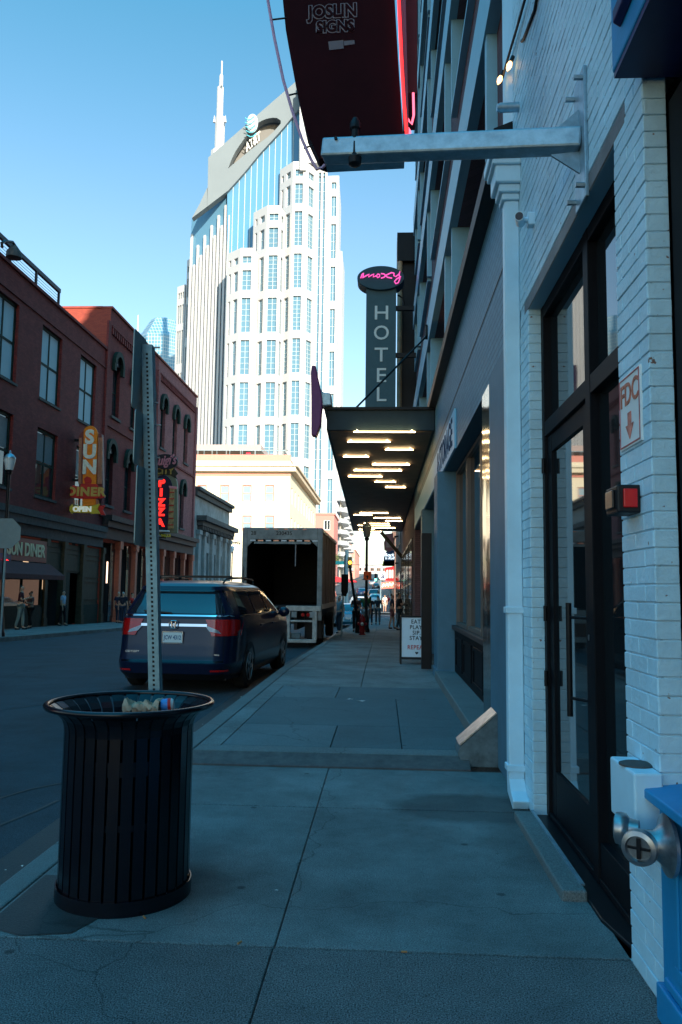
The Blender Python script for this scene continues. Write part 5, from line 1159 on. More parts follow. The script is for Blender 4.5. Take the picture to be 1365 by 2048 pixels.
for h_ in hol:
    yc_ = (h_[0]+h_[1])/2; zz = h_[3]
    w_ = window(mpL, h_[0], h_[1], h_[2], h_[3], .27, t, frame='dkgreen', nu=1, nz=2, fw=.10, ft=.06)
    mb = MB(); n = 12; out = [(yc_+(r+.14)*math.cos(PI*i/n), zz+(r+.14)*math.sin(PI*i/n)) for i in range(n+1)]; inn = [(yc_+(r-.16)*math.cos(PI*i/n), zz+(r-.16)*math.sin(PI*i/n)) for i in range(n, -1, -1)]
    for i in range(n):
        a0, a1, b1, b0 = out[i], out[i+1], inn[n-i-1], inn[n-i]
        vs = [mpL(*p, d) for d in (-.22, .0) for p in (a0, a1, b1, b0)]; mb.add(vs, [(0,1,2,3),(4,7,6,5),(0,4,5,1),(1,5,6,2),(2,6,7,3),(3,7,4,0)])
    for s_ in (-1, 1): boxm(mb, mpL, yc_+s_*(r+.02)-.16, yc_+s_*(r+.02)+.16, zz-.45, zz-.002, -.20, -.001)
    mb.build('hood', 'dkgreen', w_)
    mb = MB(); mb.prism([mpL(*p, -.02) for p in inn], (.01, 0, 0)); mb.build('fanlight', 'black_gloss', w_)
    mb = MB(); boxm(mb, mpL, h_[0]-.15, h_[1]+.15, h_[2]-.15, h_[2]-.002, -.12, .25); mb.build('sill', 'stone_dark', w_)
zb = gz(55)-.15
mb = MB(); boxm(mb, mpL, yA+.05, yB+.2, zs2-.18, zs2+.12, -.55, .2); boxm(mb, mpL, yA+.05, yB, zs2-.55, zs2-.185, -.35, .2); boxm(mb, mpL, yA+.05, yB, zs2-1.2, zs2-.555, -.1, .2); mb.build('shop_cornice', mat('dark terracotta cornice', (.085, .045, .038), .7, var=.3), t)
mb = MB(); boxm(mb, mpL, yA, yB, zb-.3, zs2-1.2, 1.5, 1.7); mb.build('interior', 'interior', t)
for px in (239, 271, 300, 326, 347, 368, 384):
    y = L(px, 1150).y; mb = MB(); boxm(mb, mpL, y-.2, y+.2, zb-.3, zs2-1.2, -.05, .25); boxm(mb, mpL, y-.28, y+.28, zs2-1.7, zs2-1.21, -.12, .27); boxm(mb, mpL, y-.26, y+.26, zb-.3, zb+.5, -.10, .26); mb.build('column', 'terra', t, bevel=.02)
    mb = MB(); boxm(mb, mpL, y+.25, y+2.0, zb+.2, zs2-1.3, .7, .75); mb.build('shop_window', 'shop_glass', t)
q = L(237, 1140); mb = MB(); boxm(mb, mpL, q.y-.12, q.y+.12, q.z-.8, q.z+.5, .68, .69); mb.build('lit_window', emit('warm window', (1, .7, .5), 1.2), t)
# ---- PIZZA sign
yp = 53.4
t = thing('pizza_sign', 'tall black blade sign with bright red PIZZA letters below an oval with pink script', 'sign', (LX+1, yp, 5))
def plp(nm, pts, d, mt_, off=0.): return plate(nm, pts, d, mt_, t, y=yp, off=off)
n = 10
arch = [(331+24*math.cos(PI-PI*i/n), 972-30*math.sin(PI-PI*i/n)) for i in range(n+1)]
plp('arch_border', [(307, 1066)]+arch+[(355, 1066)], .3, mat('grey arch border', (.18, .17, .11), .6))
arch = [(327+19*math.cos(PI-PI*i/n), 976-26*math.sin(PI-PI*i/n)) for i in range(n+1)]
plp('face', [(308, 1062)]+arch+[(340, 976), (336, 1062)], .1, mat('blue black sign face', (.01, .01, .035), .4), off=-.08)
for ch, py in zip('PIZZA', (967, 986, 1006, 1025, 1046)):
    text('lettering', ch, .72, emit('lit red letter', (1, .02, .015), 1.0), t, Q(324.5-(py-967)*.045, py, yp)+Vector((0, -.11, 0)), (1, 0, 0), (0, 0, 1), ext=.03, bold=.04, sx=1.15)
pt_ = [(341, 976), (350, 977), (348, 1058), (337, 1057)]
plp('painted_tower', pt_, .12, mat('tower painting', (.38, .25, .11), .6, var=.5, scale=4), off=-.12)
for k in range(6):
    y = 984+13*k; plp('tower_floor', [(340-k*.6, y), (350.5-k*.4, y), (350.5-k*.4, y+2), (340-k*.6, y+2)], .05, 'sign_red', off=-.18)
plp('tower_crown', [(339, 972), (356, 974), (355, 979), (340, 977)], .1, mat('pink crown', (.62, .22, .25), .5), off=-.16)
n = 20; plp('oval', [(332+25*math.cos(2*PI*i/n), 924+15.5*math.sin(2*PI*i/n)) for i in range(n)][::-1], .25, mat('dark oval', (.012, .012, .02), .5), off=-.14)
text('lettering', "Luigi's", .92, mat('pink script', (.55, .18, .22), .5, var=.2), t, Q(330, 922, yp)+Vector((0, -.17, 0)), (1, 0, .08), (-.08, 0, 1), ext=.03, bold=.02, shear=.4, sx=.72)
plp('ribbon', [(309, 937), (348, 935), (357, 947), (352, 952), (356, 959), (340, 950), (309, 950)], .1, mat('dark ribbon', (.03, .022, .012), .6), off=-.05)
text('lettering', 'CITY', .60, mat('gold letter', (.35, .22, .05), .5), t, Q(330, 943, yp)+Vector((0, -.075, 0)), (1, 0, 0), (0, 0, 1), ext=.03, bold=.02, sx=.95)
plp('light_strip', [(313, 1060), (340, 1061), (340, 1064), (313, 1063)], .2, 'white', off=-.1)
plp('lower_panel', [(310, 1066), (334, 1068), (334, 1077), (310, 1076)], .1, 'black', off=-.1)
text('lettering', 'NASHVILLE', .26, 'yellow', t, Q(324, 1071.5, yp)+Vector((0, -.12, 0)), (1, 0, 0), (0, 0, 1), ext=.02, bold=.01)
mb = MB(); q = Q(310, 960, yp); mb.bar((LX-.1, yp+.15, q.z), (q.x+.5, yp+.15, q.z), .12, .12); q = Q(310, 1055, yp); mb.bar((LX-.1, yp+.15, q.z), (q.x+.5, yp+.15, q.z), .12, .12); mb.build('bracket', 'black_metal', t)

# ---- grey stone building
t = thing('stone_building', 'low weathered grey stone bank-like building with pilasters and a sooty cornice', 'building', (LX, 70, gz(70)))
hC = (L(388, 970).z+L(455, 1020).z)/2; zc1 = (L(390, 1035).z + L(455, 1068).z)/2
ypil = [L(x, 1150).y for x in (392, 404, 420, 434, 446, 455)]
hol = [(ypil[k]+.75, ypil[k+1]-.75, gz(70)+.8, zc1-2.6) for k in range(1, 4)] + [(ypil[k]+.9, ypil[k+1]-.9, zc1-1.7, zc1-.9) for k in range(1, 4)]
mb = MB(); facade(mb, mpL, yB+.003, yC, gz(70)-.4, hC, hol, .5, back=False)
mb.quad((LX, yC, gz(70)-.4), (LX, yC, hC), (LX-20, yC, hC), (LX-20, yC, gz(70)-.4)); mb.quad((LX, yB, hC-.3), (LX, yC, hC-.3), (LX-20, yC, hC-.3), (LX-20, yB, hC-.3)); mb.quad((LX-.01, yB+.003, gz(70)-.4), (LX-20, yB+.003, gz(70)-.4), (LX-20, yB+.003, hC), (LX-.01, yB+.003, hC)); mb.build('wall', 'greystone', t)
for h_ in hol: window(mpL, *h_, .45, t, frame='dkgreen', nu=1, nz=2, fw=.12, ft=.06)
mb = MB(); boxm(mb, mpL, yB+.1, yC+.4, hC-.05, hC+.25, -.5, .3); boxm(mb, mpL, yB+.1, yC+.2, hC-.5, hC-.055, -.3, .3); mb.build('parapet_cornice', 'stone_dark', t, bevel=.03)
mb = MB(); boxm(mb, mpL, yB+1.2, yC+.7, zc1, zc1+.45, -.9, .2); boxm(mb, mpL, yB+1.4, yC+.4, zc1-.4, zc1-.005, -.55, .2); y = yB+1.6
while y < yC: boxm(mb, mpL, y, y+.3, zc1-.75, zc1-.405, -.5, -.002); y += .7
mb.build('cornice', 'stone_dark', t, bevel=.03)
for y in ypil:
    mb = MB(); boxm(mb, mpL, y-.42, y+.42, gz(70)-.2, zc1-.8, -.28, .1); boxm(mb, mpL, y-.52, y+.52, zc1-1.2, zc1-.801, -.38, .1); boxm(mb, mpL, y-.55, y+.55, gz(70)-.2, gz(70)+.7, -.38, .1); mb.build('pilaster', 'greystone', t, bevel=.02)

# ================================================================ CREAM BUILDING ACROSS THE INTERSECTION
XC = -15.6
q0 = atX(580, 1000, XC); YC = q0.y
t = thing('cream_building', 'sunlit cream building with coral trim and a rooftop terrace across the intersection', 'building', (XC-12, YC, gz(YC)))
zr = atY(570, 922, YC).z; zc = atY(560, 943, YC).z; xl = atY(300, 1000, YC).x; yE = atX(632, 1000, XC).y
rows_ = [(970, 1003), (1031, 1062), (1094, 1126)]
hol = []
for (ya, yb) in rows_:
    for px in (404, 449.5, 494, 539): 
        a, b = atY(px-9, ya, YC), atY(px+9, yb, YC); hol.append((a.x, b.x, b.z, a.z))
mb = MB(); facade(mb, mapY(YC, 1), xl, XC, gz(YC)-.3, zr, hol, .35)
hs = []; ns = 9
for k in range(ns):
    u0 = YC+1.5+k*(yE-YC-3)/ns
    for r_ in range(3): hs.append((u0+.8, u0+2.6, hol[4*r_][2], hol[4*r_][3]))
facade(mb, mapX(XC, -1), YC, yE, gz(YC)-.3, zr, hs, .5)
mb.quad((xl, YC, zr-.3), (XC, YC, zr-.3), (XC, yE, zr-.3), (xl, yE, zr-.3)); mb.quad((xl, yE, gz(YC)), (XC, yE, gz(YC)), (XC, yE, zr), (xl, yE, zr)); mb.quad((xl, YC, gz(YC)), (xl, yE, gz(YC)), (xl, yE, zr), (xl, YC, zr))
mb.build('wall', 'cream', t)
for h_ in hol: window(mapY(YC, 1), *h_, .30, t, frame='cream_trim', nu=1, nz=2, fw=.16, ft=.10, pane=glass('pale sky window', (.25, .36, .42), .1, spec=.8, metal=.3))
for h_ in hs: window(mapX(XC, -1), *h_, .45, t, frame='cream_trim', nu=1, nz=2, fw=.16, ft=.10)
mb = MB(); 
for z0_, z1_, o in ((zc-.75, zc-.35, .12), ): boxm(mb, mapY(YC, 1), xl, XC+o, z0_, z1_, -o, -.003)
mb.build('coral_band', 'cream_trim', t)
mb = MB(); boxm(mb, mapY(YC, 1), xl, XC+1.0, zc-.1, zc+.7, -1.0, -.004); boxm(mb, mapY(YC, 1), xl, XC+1.3, zc+.705, zc+1.1, -1.3, -.004)
mb.build('cornice', 'cream', t, bevel=.05)
mb = MB(); boxm(mb, mapX(XC, -1), YC+.01, yE, zc-.1, zc+.7, -1.0, -.004); boxm(mb, mapX(XC, -1), YC+.01, yE+.4, zc+.705, zc+1.1, -1.3, -.004); mb.build('cornice', 'tan', t, bevel=.05)
mb = MB(); boxm(mb, mapY(YC, 1), xl, XC, zr, zr+1.1, .2, .6); boxm(mb, mapX(XC, -1), YC+.6, yE, zr, zr+.6, .2, .5); mb.build('parapet', 'cream_trim', t)
# rooftop pavilion
xr = atY(524, 900, YC+3).x; zp0 = atY(500, 902, YC+3).z; zp1 = atY(500, 891, YC+3).z
mb = MB(); mb.box(xl, xr, YC+2.2, YC+11, zp0, zp1); mb.build('pavilion_roof', mat('pale brown fascia', (.36, .28, .26), .6), t)
mb = MB(); mb.box(xl, xr-3, YC+7, YC+10.5, zr, zp0); mb.build('pavilion_wall', mat('brown recess', (.22, .14, .10), .7), t)
mb = MB(); xe = atY(568, 905, YC+2.5).x
for k in range(9):
    x = xe-k*(xe-xl)/9
    mb.bar((x, YC+2.4, zr), (x, YC+2.4, zp0-.003), .18, .18, up=(0, 1, 0))
mb.bar((xl, YC+2.4, zp0+.02), (xe+.8, YC+2.4, zp0+.02), .2, .2); mb.bar((xe, YC+2.4, zp0), (xe, YC+9, zp0), .15, .15)
mb.build('terrace_frame', mat('grey terrace frame', (.16, .17, .17), .5), t)
mb = MB(); mb.bar((xl, YC+1.0, zr+1.95), (XC-1.0, YC+1.0, zr+1.95), .08, .08); [mb.bar((xl+2.2*k, YC+1.0, zr+1.0), (xl+2.2*k, YC+1.0, zr+1.95), .06, .06, up=(0, 1, 0)) for k in range(int((XC-xl)/2.2))]; mb.build('terrace_rail', 'galv', t)
q = atY(497, 915, YC+1.8); mb = MB(); mb.box(q.x-.35, q.x+.35, YC+1.6, YC+2, zr+.8, q.z+.9); mb.build('red_post', mat('red terrace post', (.6, .03, .06), .5), t)
# street clutter at that corner
q = atY(465, 1110, 100); lantern_post('street_lamp', 'small dark lantern post at the corner between the stone and cream buildings', q.x, 100, gz(100), atY(465, 1090, 100).z, s=1.2)
mb = MB(); a = atY(455, 1080, 98); b_ = atY(482, 1082, 98)
mb.tube([a, (a+b_)/2-Vector((0, 0, .25)), b_], .03, n=5); ft = []
for k in range(7):
    p = a+(b_-a)*((k+.5)/7)-Vector((0, 0, .2)); mb.prism([p+Vector((-.13, 0, 0)), p+Vector((.13, 0, 0)), p+Vector((0, 0, -.35))], (0, .02, 0))
tag(mb.build('bunting', 'stone_dark'), 'short string of dark bunting across the cream building corner', 'bunting')

# ================================================================ TOWER
YT_ = 282.
t = thing('skyscraper', 'tall pale stepped office tower with blue glass crown wall and twin-spire top', 'tower', (-38, YT_, 5))
def T(px, py, y=YT_): return atY(px, py, y)
zg = 2.
wparts = []          # every window opening: (map, u0, u1, z0, z1, depth)
def rows(ytop, first_small=True, ybot=1150):
    """window bands of a stepped block, photo rows 85 px apart on the tower"""
    R = []
    y = ytop
    R.append((y, y+13.5)); y += 28
    R.append((y, y+40)); y += 55.5
    while y < ybot: R.append((y, y+69)); y += 84.8
    return R
def face(p0, p1, ytop, wins, rws, yref, inward, mtl='tower_stone', depth=.7, par=t):
    """p0,p1: (px at mid height, Y). Builds one vertical stone face with recessed windows. wins: list of (f0,f1) across it."""
    A = T(p0[0], 700, p0[1]); B = T(p1[0], 700, p1[1]); A2 = (A.x, p0[1]); B2 = (B.x, p1[1]); Ln = (Vector(B2)-Vector(A2)).length
    mp = mapAB(A2, B2, inward); zt = T(p0[0], ytop, yref).z
    hol = []
    for (ya, yb) in rws:
        za, zb = T(620, ya, yref).z, T(620, yb, yref).z
        for f0, f1 in wins: hol.append((Ln*f0, Ln*f1, zb, za))
    mb = MB(); facade(mb, mp, 0, Ln, zg, zt, hol, depth); mb.build('wall', mtl, par)
    for h_ in hol: wparts.append((mp, h_, depth))
    return A2, B2, zt
def cap(pts, z): mb = MB(); mb.add([(x, y, z) for x, y in pts], [range(len(pts))]); mb.build('roof', 'tower_stone', t)
Yf = 276.; ch = 7.5
inF = (0, 1); inL = (1, 1); inR = (-1, 1)
W2 = [(.12, .42), (.56, .86)]
def block(xa, xb, xc, xd, ytop, yf, dch, winF=[(.18, .82)], right=None):
    rw = rows(ytop+15)
    a = face((xa, yf+dch), (xb, yf), ytop, [(.14, .30), (.50, .82)], rw, yf, inL)
    b = face((xb, yf), (xc, yf), ytop, winF, rw, yf, inF)
    c = face((xc, yf), (xd, yf+dch), ytop, right if right is not None else [(.3, .75)], rw, yf, inR)
    cap([a[0], b[0], c[0], c[1], (c[1][0], yf+30), (a[0][0], yf+30)], a[2])
    mb = MB()
    for P in ((a[0][0]), (c[1][0])):
        mb.quad((P, yf+dch, zg), (P, yf+30, zg), (P, yf+30, a[2]), (P, yf+dch, a[2]))
    mb.build('wall', 'tower_stone', t)
    return a, b, c
block(450, 477, 503, 513, 496, Yf-10, 5, winF=[(.15, .85)], right=[])
block(501, 529, 556, 566, 411, Yf-5, 5.5, winF=[(.15, .85)], right=[(.25, .6)])
block(553, 580, 605, 629, 323, Yf, 6)
# right wing with paired dark strips
a = face((629, Yf+6), (650, Yf+6), 338, [(.18, .40), (.60, .82)], [(345, 1160)], Yf+6, inF)
rw = rows(365)
b = face((650, Yf+6), (674, Yf+6), 352, [(.38, .80)], rw, Yf+6, inF)
c = face((674, Yf+6), (679, Yf+30), 352, [], [], Yf+6, (-1, 0))
cap([a[0], b[1], (c[1][0], Yf+30), (a[0][0], Yf+30)], b[2])
mb = MB(); bx = c[1][0]; mb.box(bx-.3, bx+1.2, Yf+20, Yf+40, zg, T(676, 470).z); mb.build('wall', 'tower_stone', t)
# left ribbed wing
Yl = 284.
xA_, xB_ = 368, 455
n = 22
a0, b0 = T(xA_+6, 700, Yl+10), T(xB_, 700, Yl)
mb = MB(); zt0 = T(383, 437, Yl+10).z
mp = mapAB((a0.x, Yl+10), (b0.x, Yl), (.1, 1)); Ln = (Vector((a0.x, Yl+10))-Vector((b0.x, Yl))).length
zR = T(455, 385, Yl).z; zL = T(383, 437, Yl+10).z
mb.quad(mp(0, zg, .6), mp(Ln, zg, .6), mp(Ln, zR, .6), mp(0, zL, .6)); mb.build('curtain_wall', 'tower_glass', t)
nr = 12
for k in range(nr):
    u = Ln*(k+.5)/nr; f = k/nr
    zt_k = T(385+70*f, 500-95*f if k % 2 == 0 else 530-95*f, Yl+5).z if k else T(381, 470, Yl+10).z
    mb = MB(); boxm(mb, mp, u-Ln/nr*.33, u+Ln/nr*.27, zg, zt_k, -.5, .55); mb.build('rib', 'tower_stone', t)
# far left steps
for (xa, xb, yt, yy) in ((369, 381, 521, Yl+16), (351, 371, 574, Yl+22)):
    A = T(xa, 700, yy); B = T(xb, 700, yy); zt = T(xb, yt, yy).z
    mp2 = mapAB((A.x, yy), (B.x, yy-3), (.2, 1)); L2 = (Vector((A.x, yy))-Vector((B.x, yy-3))).length
    hol = []
    y = yt+14
    R = [(y, y+12), (y+25, y+62)]; y += 76
    while y < 1100: R.append((y, y+66)); y += 84.8
    for (p_, q_) in R:
        for f0, f1 in ((.15, .33), (.40, .58), (.70, .86)) if xb-xa > 15 else ((.2, .45),): hol.append((L2*f0, L2*f1, T(xa, q_, yy).z, T(xa, p_, yy).z))
    mb = MB(); facade(mb, mp2, 0, L2, zg, zt, hol, .7); mb.quad((A.x, yy, zg), (A.x, yy+20, zg), (A.x, yy+20, zt), (A.x, yy, zt)); mb.quad((A.x, yy, zt), (B.x, yy-3, zt), (B.x, yy+20, zt), (A.x, yy+20, zt)); mb.build('wall', 'tower_stone', t)
    for h_ in hol: wparts.append((mp2, h_, .7))
# big blue glass wall behind the stepped blocks, sloping top
Yg = Yf+8
P = lambda px, py, y=Yg: T(px, py, y)
mb = MB(); g0 = [P(455, 384), P(600, 216), P(600, 1100), P(455, 1100)]; mb.prism(g0[::-1], (0, 10, 0)); mb.build('curtain_wall', glass('crown glass', (.08, .21, .34), .2, spec=.3, metal=.1, wscale=.03), t)
mb = MB()
for k in range(1, 13):
    px = 455+12.1*k; yt = 384-168*(px-455)/145
    p = P(px, yt+1, Yg-.12); q = P(px, 560, Yg-.12); mb.box(p.x-.12, p.x+.12, Yg-.2, Yg-.01, q.z-40, p.z)
mb.build('mullion', 'mullion', t)
# crown panel: sloping arch with recess
def plT(nm, pts, y, d, mt_, par=t): mb = MB(); mb.prism([T(a, b, y) for a, b in pts][::-1], (0, d, 0)); return mb.build(nm, mt_, par)
Yc = Yg-1.5
low = [(383, 434), (395, 426), (420, 407), (455, 381), (490, 342), (520, 305), (560, 262), (600, 214)]
up_rec = [(457, 336), (462, 322), (470, 305), (482, 287), (497, 266), (513, 248), (528, 239), (545, 235), (556, 236)]
lo_rec = [(562, 239), (562, 246), (550, 261), (535, 275), (510, 293), (490, 309), (475, 322), (462, 332)]
def quadstrip(nm, A_, B_, y, d, mt_):
    mb = MB(); n = len(A_)
    for i in range(n-1):
        vs = [T(*A_[i], y), T(*A_[i+1], y), T(*B_[i+1], y), T(*B_[i], y)]; vs = vs+[v+Vector((0, d, 0)) for v in vs]
        mb.add(vs, [(0,1,2,3),(7,6,5,4),(0,4,5,1),(1,5,6,2),(2,6,7,3),(3,7,4,0)])
    return mb.build(nm, mt_, t)
def lerp_poly(poly, n):
    L_ = [0]
    for i in range(1, len(poly)): L_.append(L_[-1]+math.dist(poly[i-1], poly[i]))
    out = []
    for k in range(n+1):
        s_ = L_[-1]*k/n
        for i in range(1, len(poly)):
            if s_ <= L_[i]+1e-9:
                f = (s_-L_[i-1])/max(L_[i]-L_[i-1], 1e-9); out.append((poly[i-1][0]+(poly[i][0]-poly[i-1][0])*f, poly[i-1][1]+(poly[i][1]-poly[i-1][1])*f)); break
    return out
top = [(417, 313), (440, 297), (480, 256), (520, 224), (560, 190), (600, 157)]
upper = lerp_poly(top, 16); lower = lerp_poly([(417, 372), (457, 336)]+up_rec+[(600, 214)], 16)
up2 = [(417, 313)]+[(x, 313-1*(x-417)*.86) for x in (440, 457, 475, 500, 525, 545, 562, 600)]
def ytop_(x): return 315-(x-417)*.868
def yrec_top(x): 
    P_ = [(457, 336), (462, 322), (470, 305), (482, 287), (497, 266), (513, 248), (528, 239), (545, 235), (556, 236), (562, 241)]
    for i in range(1, len(P_)):
        if x <= P_[i][0]: f = (x-P_[i-1][0])/(P_[i][0]-P_[i-1][0]); return P_[i-1][1]+f*(P_[i][1]-P_[i-1][1])
    return P_[-1][1]
def yrec_bot(x):
    P_ = [(457, 337), (462, 332), (475, 322), (490, 309), (510, 293), (535, 275), (550, 261), (562, 247)]
    for i in range(1, len(P_)):
        if x <= P_[i][0]: f = (x-P_[i-1][0])/(P_[i][0]-P_[i-1][0]); return P_[i-1][1]+f*(P_[i][1]-P_[i-1][1])
    return P_[-1][1]
def ylow(x):
    P_ = [(383, 436), (395, 428), (420, 409), (455, 383), (490, 344), (520, 307), (560, 264), (600, 216)]
    for i in range(1, len(P_)):
        if x <= P_[i][0]: f = (x-P_[i-1][0])/(P_[i][0]-P_[i-1][0]); return P_[i-1][1]+f*(P_[i][1]-P_[i-1][1])
xs = [457+105*k/14 for k in range(15)]
quadstrip('crown_panel', [(x, ytop_(x)) for x in xs], [(x, yrec_top(x)) for x in xs], Yc, 3, 'tower_grey')
quadstrip('crown_panel', [(x, yrec_bot(x)) for x in xs], [(x, ylow(x)) for x in xs], Yc, 3, 'tower_grey')
quadstrip('crown_panel', [(562, ytop_(562)), (600, ytop_(600))], [(562, ylow(562)), (600, ylow(600))], Yc, 3, 'tower_grey')
quadstrip('crown_panel', [(417, ytop_(417)), (457, ytop_(457))], [(415, ylow(415)), (457, ylow(457))], Yc, 3, 'tower_grey')
quadstrip('crown_panel', [(399, 409), (415, 375)], [(384, 436), (415, ylow(415))], Yc+.2, 3, 'tower_grey')
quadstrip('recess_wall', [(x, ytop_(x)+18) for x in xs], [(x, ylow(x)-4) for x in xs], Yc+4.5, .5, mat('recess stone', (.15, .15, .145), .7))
plT('edge_return', [(600, 157), (612, 165), (612, 340), (600, 340)], Yf-1, 3, 'tower_stone')
plT('crown_panel', [(600, 157), (600, 325), (640, 325), (640, 160), (625, 140)], Yf+2, 4, 'tower_stone')
# logo globe and letters
c = T(505, 247, Yc-1.2); mb = MB(); mb.ball(c, 3.6, n=22, sq=(.62, .3, 1.05)); o = mb.build('logo_globe', 'blind', t, smooth=True); 
for k in range(5):
    mb = MB(); mb.tube([T(490+k*1.2+dx, 236+8.5*k+dy, Yc-2.5) for dx, dy in ((-1+2*(k == 0), 0), (6, 3.5), (12, 2.5), (19, -4))], .16, n=5); mb.build('logo_stripe', mat('logo blue', (.10, .50, .62), .5), t)
q = T(507, 284, Yc+1.5); text('lettering', 'AT&T', 4.8, 'white', t, q, (1, 0, .92), (-.15, 0, 1), ext=.15, bold=.12, sx=.62)
# left spire
def sp(pts, y=Yg, d=4.): return plT('spire', pts, y, d, 'tower_stone')
zz = [T(430, y, Yg).z for y in (350, 300, 235, 180, 155, 118)]
for (x0, x1, ya, yb) in ((420, 449, 350, 300), (428, 450, 318, 232), (432, 447, 240, 172), (437.5, 446, 180, 148), (441, 445, 150, 119)):
    a, b_ = T(x0, ya, Yg+2), T(x1, yb, Yg+2); hw = (b_.x-a.x)/2; mx = (a.x+b_.x)/2
    mb = MB(); mb.prism([(mx+hw*math.cos(PI/8+i*PI/4), Yg+3+hw*math.sin(PI/8+i*PI/4), a.z) for i in range(8)], (0, 0, b_.z-a.z)); mb.build('spire', 'tower_stone', t)
for x in (429, 451, 444):
    a = T(x, 245 if x != 444 else 172, Yg+1); mb = MB(); mb.cyl(a, a+Vector((0, 0, 2.8)), .5, .1, n=6); mb.build('finial', 'tower_stone', t)
# windows: the 100 largest as parts, the others together
wparts.sort(key=lambda w_: -(w_[1][1]-w_[1][0])*(w_[1][3]-w_[1][2]))
rest = MB(); restf = MB()
def winmesh(g_, f_, mp, h_, d):
    boxm(g_, mp, h_[0], h_[1], h_[2], h_[3], d-.02, d+.1)
    w = h_[1]-h_[0]; hgt = h_[3]-h_[2]
    if w > .9: boxm(f_, mp, (h_[0]+h_[1])/2-.09, (h_[0]+h_[1])/2+.09, h_[2], h_[3], d-.14, d-.025)
    nz_ = max(1, int(round(hgt/3.6)))
    for k in range(1, nz_*2 if w > 2.6 else nz_):
        z = h_[2]+hgt*k/(nz_*2 if w > 2.6 else nz_); boxm(f_, mp, h_[0], h_[1], z-.07, z+.07, d-.13, d-.03)
for i, (mp, h_, d) in enumerate(wparts):
    if i < 100:
        g_, f_ = MB(), MB(); winmesh(g_, f_, mp, h_, d); w_ = g_.build('window', 'tower_win', t)
        if f_.v: f_.build('mullion', 'mullion', w_)
    else: winmesh(rest, restf, mp, h_, d)
if rest.v:
    o = tag(rest.build('small_windows', 'tower_win', t), kind='stuff'); tag(restf.build('small_mullions', 'mullion', t), kind='stuff')

# ---- second glass tower
Y2_ = 400.
t = thing('glass_tower', 'distant octagonal glass tower with a gridded sloping crown behind the brick roofs', 'tower', (-75, Y2_, 5))
gm, nt_, b_ = newmat('gridded curtain wall')
tc, cb = uvz(nt_)
bt = N(nt_, 'ShaderNodeTexBrick'); bt.offset = 0; bt.inputs['Scale'].default_value = 1; bt.inputs['Brick Width'].default_value = 1.6; bt.inputs['Row Height'].default_value = 1.9; bt.inputs['Mortar Size'].default_value = .16
bt.inputs['Color1'].default_value = (.14, .30, .40, 1); bt.inputs['Color2'].default_value = (.10, .24, .34, 1); bt.inputs['Mortar'].default_value = (.42, .47, .48, 1)
nt_.links.new(cb.outputs[0], bt.inputs[0]); nt_.links.new(bt.outputs[0], b_.inputs['Base Color']); b_.inputs['Roughness'].default_value = .3; b_.inputs['Metallic'].default_value = .3
a, b2 = T(268, 700, Y2_), T(352, 700, Y2_); mx = (a.x+b2.x)/2; rr_ = (b2.x-a.x)/2*1.12
z1 = T(300, 668, Y2_).z; z2 = T(300, 628, Y2_).z
def ring(r, z, cx_=mx): return [(cx_+r*math.cos(PI/8+i*PI/4), Y2_+12+r*math.sin(PI/8+i*PI/4), z) for i in range(8)]
mb = MB(); A_, B_ = ring(rr_, 2), ring(rr_, z1); mb.add(A_+B_, [(i, (i+1) % 8, 8+(i+1) % 8, 8+i) for i in range(8)]); mb.build('wall', gm, t)
C_ = ring(rr_*.55, z2, mx+1); mb = MB(); mb.add(B_+C_, [(i, (i+1) % 8, 8+(i+1) % 8, 8+i) for i in range(8)]+[range(8, 16)]); mb.build('crown', gm, t)
mb = MB(); q = T(276, 655, Y2_+6); mb.cyl((q.x, Y2_+6, z1), (q.x, Y2_+6, T(276, 622, Y2_).z), .5, .15, n=6); mb.build('antenna', 'white', t)

# ---- salmon building + curved balcony tower + others down the street
Xs = -15.5
Ys = atX(672, 1100, Xs).y
def chunk(name, lbl, x0, x1, y0, y1, z1_, mt_, wins, mtp='win_glass', cat='building', fr='cream_trim', parapet=True, sidewins=()):
    t = thing(name, lbl, cat, ((x0+x1)/2, y0, gz(y0)))
    mb = MB(); facade(mb, mapY(y0, 1), x0, x1, gz(y0)-.3, z1_, wins, .3); facade(mb, mapX(x1, -1), y0, y1, gz(y0)-.3, z1_, list(sidewins), .3)
    mb.quad((x0, y0, z1_-.2), (x1, y0, z1_-.2), (x1, y1, z1_-.2), (x0, y1, z1_-.2)); mb.quad((x0, y0, gz(y0)-.3), (x0, y1, gz(y0)-.3), (x0, y1, z1_), (x0, y0, z1_)); mb.quad((x0, y1, gz(y0)-.3), (x1, y1, gz(y0)-.3), (x1, y1, z1_), (x0, y1, z1_))
    mb.build('wall', mt_, t)
    for h_ in wins: window(mapY(y0, 1), *h_, .26, t, frame=fr, nu=2, nz=1, fw=.15, ft=.1, pane=mtp)
    for h_ in sidewins: window(mapX(x1, -1), *h_, .26, t, frame=fr, nu=2, nz=1, fw=.15, ft=.1, pane=mtp)
    if parapet: mb = MB(); boxm(mb, mapY(y0, 1), x0-.1, x1+.25, z1_-.1, z1_+.35, -.25, .3); boxm(mb, mapX(x1, -1), y0+.31, y1, z1_-.1, z1_+.35, -.25, .3); mb.build('cornice', mt_, t)
    return t
YSB = 206.
xa, xb = atY(636, 1100, YSB).x, atY(668, 1100, YSB).x; zt_ = atY(660, 1029, YSB).z
c1, c2 = atY(648.5, 1040, YSB), atY(661, 1060, YSB)
c3, c4 = atY(648.5, 1092, YSB), atY(661, 1112, YSB)
